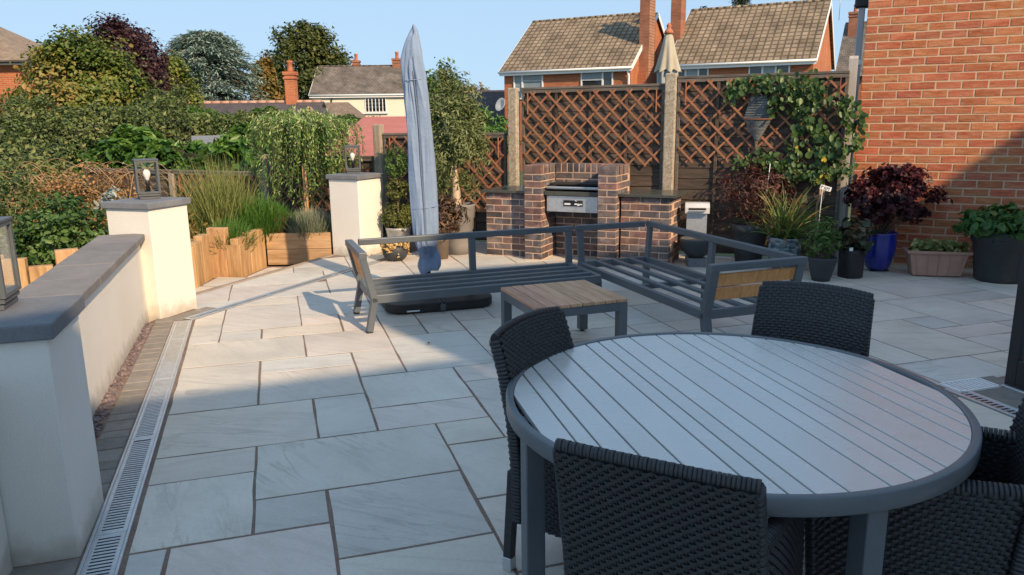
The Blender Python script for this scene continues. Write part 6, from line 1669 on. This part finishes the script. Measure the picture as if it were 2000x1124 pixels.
# ================================================================== HOUSES BEYOND
def brickwork(name, c1, c2, mortar, w=.225, h=.075, m=.012, plane='xz', rough=.85, bump=.4, off=.5, var=.5, mottling=.25):
    mt = bpy.data.materials.new(name); mt.use_nodes = True
    nt = mt.node_tree; N = nt.nodes; L = nt.links; bs = N['Principled BSDF']
    tc = N.new('ShaderNodeTexCoord'); sp = N.new('ShaderNodeSeparateXYZ'); cb = N.new('ShaderNodeCombineXYZ')
    L.new(tc.outputs['Object'], sp.inputs[0]); L.new(sp.outputs[0], cb.inputs[0]); L.new(sp.outputs[2 if plane == 'xz' else 1], cb.inputs[1])
    bt = N.new('ShaderNodeTexBrick'); bt.offset = off
    bt.inputs['Color1'].default_value = (*c1, 1); bt.inputs['Color2'].default_value = (*c2, 1); bt.inputs['Mortar'].default_value = (*mortar, 1)
    bt.inputs['Scale'].default_value = 1; bt.inputs['Mortar Size'].default_value = m; bt.inputs['Brick Width'].default_value = w; bt.inputs['Row Height'].default_value = h; bt.inputs['Bias'].default_value = 0
    L.new(cb.outputs[0], bt.inputs['Vector'])
    nz = N.new('ShaderNodeTexNoise'); nz.inputs['Scale'].default_value = 1.1; nz.inputs['Detail'].default_value = 5; L.new(tc.outputs['Object'], nz.inputs['Vector'])
    mr = N.new('ShaderNodeMapRange'); mr.inputs[1].default_value = .3; mr.inputs[2].default_value = .7; mr.inputs[3].default_value = 1 - mottling; mr.inputs[4].default_value = 1 + mottling
    L.new(nz.outputs['Fac'], mr.inputs[0])
    L.new(_mix(nt, bt.outputs['Color'], mr.outputs[0], None, 1.0, 'MULTIPLY'), bs.inputs['Base Color'])
    bs.inputs['Roughness'].default_value = rough; bs.inputs['Specular IOR Level'].default_value = .25
    if bump:
        bp = N.new('ShaderNodeBump'); bp.inputs['Strength'].default_value = bump; bp.inputs['Distance'].default_value = .02; bp.invert = True
        L.new(bt.outputs['Fac'], bp.inputs['Height']); L.new(bp.outputs[0], bs.inputs['Normal'])
    return mt
K_brick = brickwork('far_orange_brick', (.36, .10, .045), (.45, .14, .065), (.40, .22, .13), mottling=.14)
K_brickd = brickwork('far_chimney_brick', (.26, .085, .05), (.34, .12, .07), (.30, .2, .14))
K_tile = brickwork('concrete_roof_tile', (.235, .18, .12), (.30, .235, .165), (.115, .088, .062), w=.33, h=.35, m=.045, plane='xy', off=0.0, bump=1.0, mottling=.34)
K_slate = brickwork('old_slate_tile', (.13, .115, .10), (.19, .165, .145), (.07, .06, .055), w=.26, h=.2, m=.014, plane='xy', bump=.6, mottling=.35)
K_dslate = brickwork('dark_slate_tile', (.075, .066, .072), (.095, .083, .088), (.05, .045, .045), w=.3, h=.22, m=.01, plane='xy', bump=.3, mottling=.12)
K_cream = mat('far_cream_render', [(.72, .655, .54), (.77, .70, .585)], rough=.9, scale=.6)
K_win = mat('window_glass', [(.018, .022, .026), (.035, .04, .045)], rough=.06, scale=.5, spec=.8)
K_winb = mat('blind_behind_glass', [(.20, .26, .29), (.25, .31, .34)], rough=.2, scale=2, stretch=(6, 1, .3), spec=.7)
K_ridge = mat('terracotta_ridge', [(.42, .22, .15), (.50, .30, .22)], rough=.8, scale=2)
K_pot = mat('chimney_pot_clay', [(.36, .12, .06), (.44, .16, .085)], rough=.8)

def wallpanel(name, L_, h0, h1, mtl, parent, loc, rot, th=.22, gable=None):
    """wall with local x along it, outside face towards -y"""
    mb = MB()
    if gable is None: mb.box((L_ / 2, th / 2, (h0 + h1) / 2), (L_, th, h1 - h0))
    else:
        pts = [(0, h0), (L_, h0), (L_, h1), (L_ / 2, gable), (0, h1)]
        n = 5; vs = [(x, 0, z) for x, z in pts] + [(x, th, z) for x, z in pts]
        mb.add(vs, [(0, 1, 2, 3, 4), (9, 8, 7, 6, 5)] + [(i, i + 5, (i + 1) % 5 + 5, (i + 1) % 5) for i in range(5)])
    return obj(name, mb, mtl, parent, loc=loc, rotz=rot)
def roofplane(name, L_, run, rise, mtl, parent, loc, rot, th=.10, x0=0.0):
    """pitched plane; local x along the eaves, local y up the slope"""
    sl = math.hypot(run, rise)
    o = obj(name, MB().box((x0 + L_ / 2, sl / 2, th / 2), (L_, sl, th)), mtl, parent)
    o.location = loc; o.rotation_euler = Euler((math.atan2(rise, run), 0, rot), 'XYZ')
    return o
def window(parent, x, z, w, h, y=0.0, lights=((0, 1, 0, 1),), bar=.06, glass=None, fr=.07, mtl=None):
    """white frame proud of the wall with glazed lights given as fractions; local to a wall panel"""
    mb = MB(); mb.box((x + w / 2, y - .0, z + fr / 2), (w, .12, fr)).box((x + w / 2, y, z + h - fr / 2), (w, .12, fr)).box((x + fr / 2, y, z + h / 2), (fr, .118, h - 2 * fr)).box((x + w - fr / 2, y, z + h / 2), (fr, .118, h - 2 * fr))
    xs = sorted({a for q in lights for a in (q[0], q[1]) if 0 < a < 1})
    for a in xs: mb.box((x + w * a, y, z + h / 2), (bar, .11, h - 2 * fr))
    for q in lights:
        for zz in (q[2], q[3]):
            if 0 < zz < 1: mb.box((x + w * (q[0] + q[1]) / 2, y, z + h * zz), (w * (q[1] - q[0]) - bar, .108, bar))
    f = obj('window', mb, mtl or M_white, parent)
    for k, q in enumerate(lights):
        gm = glass[k] if isinstance(glass, (list, tuple)) else (glass or K_win)
        obj('pane', MB().box((x + w * (q[0] + q[1]) / 2, y + .02, z + h * (q[2] + q[3]) / 2), (w * (q[1] - q[0]) - bar * .5, .03, h * (q[3] - q[2]) - bar * .5)), gm, f)
    return f
def chimney(parent, x, y, z0, z1, w, d, n=1, mtl=None, potc=None):
    c = obj('chimney', MB().box((x, y, (z0 + z1) / 2), (w, d, z1 - z0)).box((x, y, z1 - .28), (w + .10, d + .10, .09)).box((x, y, z1 - .05), (w + .12, d + .12, .16)), mtl or K_brickd, parent)
    for k in range(n):
        xx = x + (k - (n - 1) / 2) * .45
        obj('chimney_pot', MB().lathe([(.16, z1 + .02), (.14, z1 + .1), (.12, z1 + .42), (.15, z1 + .45), (.15, z1 + .55), (.11, z1 + .55)], 14, (xx, y, 0)), K_pot, c)
    return c
def gable_house(label, loc, rot, W, D, ze, zr, zb, wm, rm, over=.30, group='houses beyond the fence', name='house', fascia=True):
    """front wall along local x at y=0 facing -y, ridge along x"""
    t = thing(name, label, 'house', (loc[0], loc[1], 0), rot, group)
    front = wallpanel('front_wall', W, zb, ze, wm, t, (0, 0, 0), 0)
    wallpanel('back_wall', W, zb, ze, wm, t, (W, D, 0), PI)
    right = wallpanel('gable_wall', D - .01, zb, ze, wm, t, (W + .005, .005, 0), PI / 2, gable=zr - .05)
    left = wallpanel('gable_wall', D - .01, zb, ze, wm, t, (-.005, D - .005, 0), -PI / 2, gable=zr - .05)
    run = D / 2 + over; rise = (zr - ze) * run / (D / 2)
    roofplane('roof', W + .3, run, rise, rm, t, (-.15, -over, zr - rise), 0)
    roofplane('roof', W + .3, run, rise, rm, t, (W + .15, D + over, zr - rise), PI)
    rt = MB()
    for k in range(int(W / .45) + 1): rt.tube([(-.12 + k * .45, D / 2, zr + .06), (-.12 + k * .45 + .44, D / 2, zr + .06)], .11, 8)
    obj('ridge_tiles', rt, rm if rm is not K_dslate else K_ridge, t)
    if fascia:
        zf = zr - rise
        obj('fascia', MB().box((W / 2, -over + .02, zf - .06), (W + .3, .05, .20)), M_white, t)
        obj('gutter', MB().tube([(-.2, -over - .06, zf + .02), (W + .2, -over - .06, zf + .02)], .06, 8), M_white, t)
        for x in (-.17, W + .17):
            M = None
            for sgn, y0 in ((1, -over), (-1, D + over)):
                obj('barge_board', MB().bar((x, y0, zf - .02), (x, D / 2, zr - .02), .03, .22, up=(0, 0, 1)), M_white, t)
    return t, front, right, left
RH = R(-28)
h1, fr, rg, lf = gable_house('brick house with a tiled roof and two bedroom windows left of the gap', (-.30, 45.0), RH, 7.55, 8.0, 4.42, 7.32, -1.5, K_brick, K_tile)
window(fr, .62, 2.75, 1.85, 1.50, -.01, ((0, .30, 0, 1), (.30, 1, 0, .66), (.30, 1, .66, 1)), glass=[K_winb, K_winb, K_winb], bar=.09)
window(fr, 4.75, 2.75, 1.85, 1.50, -.01, ((0, .68, 0, .62), (0, .68, .62, 1), (.68, 1, 0, 1)), glass=[K_win, K_winb, K_win], bar=.09)
chimney(h1, 7.55 + .28, 1.75, -1.5, 8.35, .55, .95, 1)
obj('chimney_breast', MB().prism([(0, -.62), (.5, -.62), (.5, .62), (0, .62)], -1.5, [4.0, 4.0, 4.0, 4.0]), K_brick, h1, loc=(7.56, 1.75, 0))
obj('drainpipe', MB().tube([(7.45, -.28, 4.2), (7.5, -.12, 3.8), (7.5, -.10, -1.4)], .06, 8), M_white, h1)
dsh = obj('satellite_dish', MB().lathe([(.01, 0), (.2, .02), (.36, .08), (.40, .13), (.38, .135), (.2, .045), (.01, .02)], 20), mat('dish_grey', [(.42, .43, .44), (.5, .51, .52)], rough=.5), h1, loc=(-.25, .10, 2.45))
dsh.rotation_euler = (R(70), 0, R(-20))
h2, fr, rg, lf = gable_house('brick house with a tiled roof partly hidden by the tall post', (8.40, 41.0), RH, 6.95, 8.0, 4.42, 7.35, -1.5, K_brick, K_tile)
window(fr, .12, 2.70, 1.85, 1.55, -.01, ((0, .36, 0, 1), (.36, .72, 0, 1), (.72, 1, 0, 1)), glass=[K_win, K_winb, K_win], bar=.09)
window(fr, 3.95, 2.70, 1.95, 1.55, -.01, ((0, .34, 0, 1), (.34, .66, 0, 1), (.66, 1, 0, 1)), glass=[K_win, K_winb, K_win], bar=.09)
chimney(h2, -.30, 2.05, -1.5, 8.5, .55, .95, 1)
h3, *_ = gable_house('house with an old grey slate roof beyond the right hand gable', (22.5, 54.0), RH, 11, 8.5, 4.4, 8.05, -1.5, K_brick, K_slate, fascia=False)
chimney(h3, .55, 3.4, 6.0, 8.75, .75, .8, 1)
aer = thing('tv_aerial', 'thin tv aerial on a mast beside the far chimney', 'aerial', (23.3, 56.4, 8.0))
obj('mast', MB().tube([(0, 0, .2), (0, 0, 2.6)], .02, 6), M_galv, aer)
obj('aerial_rods', MB().tube([(-.35, 0, 2.4), (.35, 0, 2.5)], .012, 5).tube([(-.2, -.2, 2.42), (-.2, .2, 2.42)], .01, 5).tube([(.05, -.2, 2.45), (.05, .2, 2.45)], .01, 5).tube([(.25, -.16, 2.49), (.25, .16, 2.49)], .01, 5), M_galv, aer)
# cream house
ch, fr, rg, lf = gable_house('cream rendered house with a grey slate roof and small paned window', (-15.15, 60.0), R(0), 7.5, 6.2, 3.72, 5.85, -1.6, K_cream, K_slate, over=.22)
P9 = [(a / 6 + .0, (a + 1) / 6, b / 4, (b + 1) / 4) for a in range(6) for b in range(4)]
window(fr, 4.05, 2.28, 1.62, 1.12, -.01, P9, bar=.055, fr=.06)
obj('window_sill', MB().box((4.86, -.08, 2.22), (1.85, .2, .06)), M_white, ch)
obj('gutter_pipe', MB().tube([(1.55, -.2, 3.6), (1.5, -.1, 3.3), (1.5, -.08, 1.5)], .05, 8), M_dark, ch)
chimney(ch, 6.2, 3.1, 5.2, 6.45, .7, .6, 1); chimney(ch, 2.9, 3.3, 5.2, 6.35, .5, .6, 1)
# bungalow in front of it
bg, fr, rg, lf = gable_house('long low bungalow roof with pale pointed ridge tiles', (-18.6, 36.0), R(0), 9.3, 5.0, 1.05, 2.52, -1.6, K_cream, K_dslate, over=.3, fascia=False)
c = chimney(bg, 7.9, 2.5, 2.2, 4.0, .48, .55, 1); c.data.materials[0] = K_brick
gb = thing('gable_porch', 'white gable with a brown barge board at the bungalow end', 'gable', (-9.7, 34.6, 0), 0)
wallpanel('gable_wall', 1.7, -1.5, 1.25, K_cream, gb, (0, 0, 0), 0, gable=2.15)
for sx in (0, 1):
    x0 = -.1 if sx == 0 else 1.8
    obj('barge_board', MB().bar((x0, -.06, 1.12), (.85, -.06, 2.24), .05, .13, up=(0, 0, 1)), K_ridge, gb)
roof_l = obj('roof', MB().add([(-.1, -.05, 1.18), (.85, -.05, 2.28), (.85, 3.0, 2.28), (-.1, 3.0, 1.18), (1.8, -.05, 1.18), (1.8, 3.0, 1.18)], [(0, 1, 2, 3), (1, 4, 5, 2)]), K_dslate, gb)
hp = thing('hipped_roof', 'brown hipped tile roof between the bungalow gable and cream house', 'roof', (-13.6, 44.0, 0), 0)
obj('roof', MB().add([(0, 0, .8), (5.9, 0, .8), (4.0, 2.5, 2.75), (-.2, 2.5, 2.75), (5.9, 5, .8), (0, 5, .8)], [(0, 1, 2, 3), (1, 4, 2), (2, 4, 5, 3)]), mat('brown_tile', [(.15, .115, .09), (.21, .165, .13)], rough=.9, scale=3, fine=.25, fscale=8), hp)
obj('wall', MB().box((2.6, 2.5, -.3), (5.0, 4.6, 2.3)), K_cream, hp)
# dark slate house right of the olive tree
ds, fr, rg, lf = gable_house('dark slate roofed house seen between olive tree and tall fence', (-4.9, 50.0), R(-6), 9.5, 7, .6, 3.42, -1.6, K_brick, K_dslate, fascia=False)
dg = thing('cross_gable', 'small brick cross gable projecting from the dark slate roof', 'gable', (-3.75, 47.6, 0), R(-6))
wallpanel('gable_wall', 2.6, -1.5, .9, K_brick, dg, (0, 0, 0), 0, gable=2.5)
obj('roof', MB().add([(-.2, -.15, .72), (1.3, -.15, 2.66), (1.3, 3.4, 2.66), (-.2, 3.4, .72), (2.8, -.15, .72), (2.8, 3.4, .72)], [(0, 1, 2, 3), (1, 4, 5, 2)]), K_dslate, dg)
obj('ridge_tiles', MB().tube([(1.3, -.15, 2.68), (1.3, 3.2, 2.68)], .09, 8), K_ridge, dg)
obj('barge_board', MB().bar((-.2, -.17, .7), (1.3, -.17, 2.62), .05, .14).bar((2.8, -.17, .7), (1.3, -.17, 2.62), .05, .14), K_pot, dg)
# far left brick house with a hipped roof
lh = thing('brick_house', 'brick house with a brown hipped roof at the far left edge', 'house', (-18.55, 30.0, 0), R(4))
obj('wall', MB().box((-3.5, 3, 1.1), (7, 6, 5.6)), K_brick, lh)
obj('roof', MB().add([(.35, -.35, 3.95), (.35, 6.35, 3.95), (-7.35, 6.35, 3.95), (-7.35, -.35, 3.95), (-2.9, 3, 5.95), (-4.3, 3, 5.95)], [(0, 1, 4), (1, 2, 5, 4), (2, 3, 5), (3, 0, 4, 5)]), mat('brown_tile', [(.19, .14, .10), (.26, .2, .15)], rough=.9, scale=2, fine=.2, fscale=6), lh)
obj('soffit', MB().box((-3.5, 3, 3.9), (7.7, 6.7, .09)), M_white, lh)
obj('gutter', MB().tube([(-7.4, -.42, 3.95), (.42, -.42, 3.95), (.42, 6.4, 3.95)], .06, 6), M_black, lh)
# red roofed shed behind the low fence
M_red = mat('red_felt_roof', [(.40, .13, .10), (.46, .16, .13)], rough=.85, scale=2, fine=.08, fscale=20)
sd = thing('garden_shed', 'shed with a broad red roof beyond the weathered post', 'shed', (-3.75, 15.0, 0), R(0))
obj('roof', MB().add([(0, 0, .98), (3.2, 0, .98), (3.2, 5, 1.74), (0, 5, 1.74), (0, 0, .92), (3.2, 0, .92), (3.2, 5, 1.66), (0, 5, 1.66)], [(0, 1, 2, 3), (7, 6, 5, 4), (0, 4, 5, 1), (1, 5, 6, 2), (2, 6, 7, 3), (3, 7, 4, 0)]), M_red, sd)
obj('wall', MB().box((1.6, 2.6, -.35), (2.9, 4.6, 2.4)), mat('orange_shed_wall', [(.38, .15, .06), (.45, .19, .08)], rough=.8), sd)
s2_ = thing('garden_shed', 'low grey flat roofed shed behind the pale weathered post', 'shed', (-4.55, 13.9, 0), R(-20))
obj('roof', MB().box((0, 0, 1.20), (.75, 1.6, .05)), M_cap, s2_, bevel=.01)
obj('wall', MB().box((0, 0, .1), (.65, 1.5, 2.1)), M_fence, s2_)
s3_ = thing('shed_roof', 'pale grey shed roof glimpsed through the laurel hedge', 'shed', (-6.25, 15.6, 0), R(5))
obj('roof', MB().prism([(-.62, 0), (.62, 0), (.62, 1.5), (-.62, 1.5)], 1.0, [1.08, 1.08, 1.36, 1.36]), mat('grey_felt', [(.17, .185, .20), (.23, .245, .26)], rough=.9), s3_)
obj('wall', MB().box((0, .75, 0), (1.1, 1.3, 2.4)), M_fence, s3_)
# neighbour's closed beige parasol
nx_ = np.array([3.25, 16.2])
np_ = thing('closed_parasol', 'closed beige fringed parasol with a terracotta finial behind the fence', 'parasol', (nx_[0], nx_[1], 0))
M_beige = mat('beige_canvas', [(.36, .33, .26), (.44, .41, .33)], rough=.9, scale=4)
vs = []; fs = []; prof = [(.06, 3.30), (.09, 3.24), (.15, 2.95), (.21, 2.70), (.245, 2.56)]; n = 64
for r, z in prof:
    for j in range(n):
        a = 2 * PI * j / n; k_ = (3.3 - z) / .74
        vs.append((r * (1 + .18 * k_ * math.cos(8 * a)) * math.cos(a), r * (1 + .18 * k_ * math.cos(8 * a)) * math.sin(a), z - .03 * k_ * math.cos(8 * a)))
for i in range(4):
    for j in range(n): fs.append((i * n + j, i * n + (j + 1) % n, (i + 1) * n + (j + 1) % n, (i + 1) * n + j))
obj('canopy_top', MB().add(vs, fs, True), M_beige, np_)
vs = []; fs = []; prof = [(.19, 2.66), (.18, 2.3), (.165, 1.9), (.15, 1.5)]
for r, z in prof:
    for j in range(n):
        a = 2 * PI * j / n; vs.append((r * (1 + .20 * math.cos(8 * a)) * math.cos(a), r * (1 + .20 * math.cos(8 * a)) * math.sin(a), z))
for i in range(3):
    for j in range(n): fs.append((i * n + j, i * n + (j + 1) % n, (i + 1) * n + (j + 1) % n, (i + 1) * n + j))
obj('canopy_folds', MB().add(vs, fs, True), mat('grey_canvas', [(.28, .30, .31), (.38, .39, .38)], rough=.9), np_)
obj('pole', MB().tube([(0, 0, -1.2), (0, 0, 3.3)], .025, 10), M_oldteak, np_)
obj('finial', MB().lathe([(.10, 3.29), (.085, 3.35), (.05, 3.38), (.04, 3.42), (.055, 3.45), (.02, 3.50), (.004, 3.51)], 16), K_pot, np_)

# ================================================================== THE HOUSE BEHIND THE CAMERA (its roof line throws the shade)
av = np.array([-0.603, 0.798]); bv = np.array([0.798, 0.603]); tanE = math.tan(R(SUN_EL)); A0 = -7.0
def shade_house(name, label, prof, depth, wm):
    """prof: (beta, alpha) ground points of the shadow line; the wall stands A0 behind the camera, facing the garden"""
    t = thing(name, label, 'house', (0, 0, 0))
    pts = [(b, (a - A0) * tanE) for b, a in prof]
    ring = [(pts[0][0], -.3)] + pts + [(pts[-1][0], -.3)]
    n = len(ring); vs = []
    for al in (A0, A0 - depth):
        for b, z in ring:
            q = bv * b + av * al; vs.append((q[0], q[1], z - (0 if al == A0 else .6 * (z > 0))))
    fs = [tuple(range(n)), tuple(range(2 * n - 1, n - 1, -1))] + [(i, i + n, (i + 1) % n + n, (i + 1) % n) for i in range(n)]
    obj('walls_and_roof', MB().add(vs, fs), wm, t)
    return t
K_house = mat('house_render', [(.70, .67, .62), (.76, .73, .68)], rough=.9, scale=2, fine=.05)
shade_house('house_extension', 'cream flat roofed extension behind the camera shading the near paving', [(-1.0, 4.85), (0.66, 4.85), (2.6, 4.32), (2.74, 4.30)], 7, K_house)
shade_house('gabled_house', 'cream gabled house behind the camera shading the tables and sofa', [(2.75, 5.55), (2.92, 6.15), (3.30, 6.62), (3.6, 6.85), (3.95, 7.12), (4.32, 7.10), (4.94, 6.94), (6.04, 6.34), (6.41, 6.05), (7.3, 5.4), (8.18, 4.93)], 7, K_house)
shade_house('neighbour_house', 'neighbouring house behind the camera shading the brick wall', [(8.19, 4.94), (8.38, 5.04), (8.62, 5.3), (8.90, 5.62), (9.6, 6.4), (11.0, 7.2)], 7, K_house)
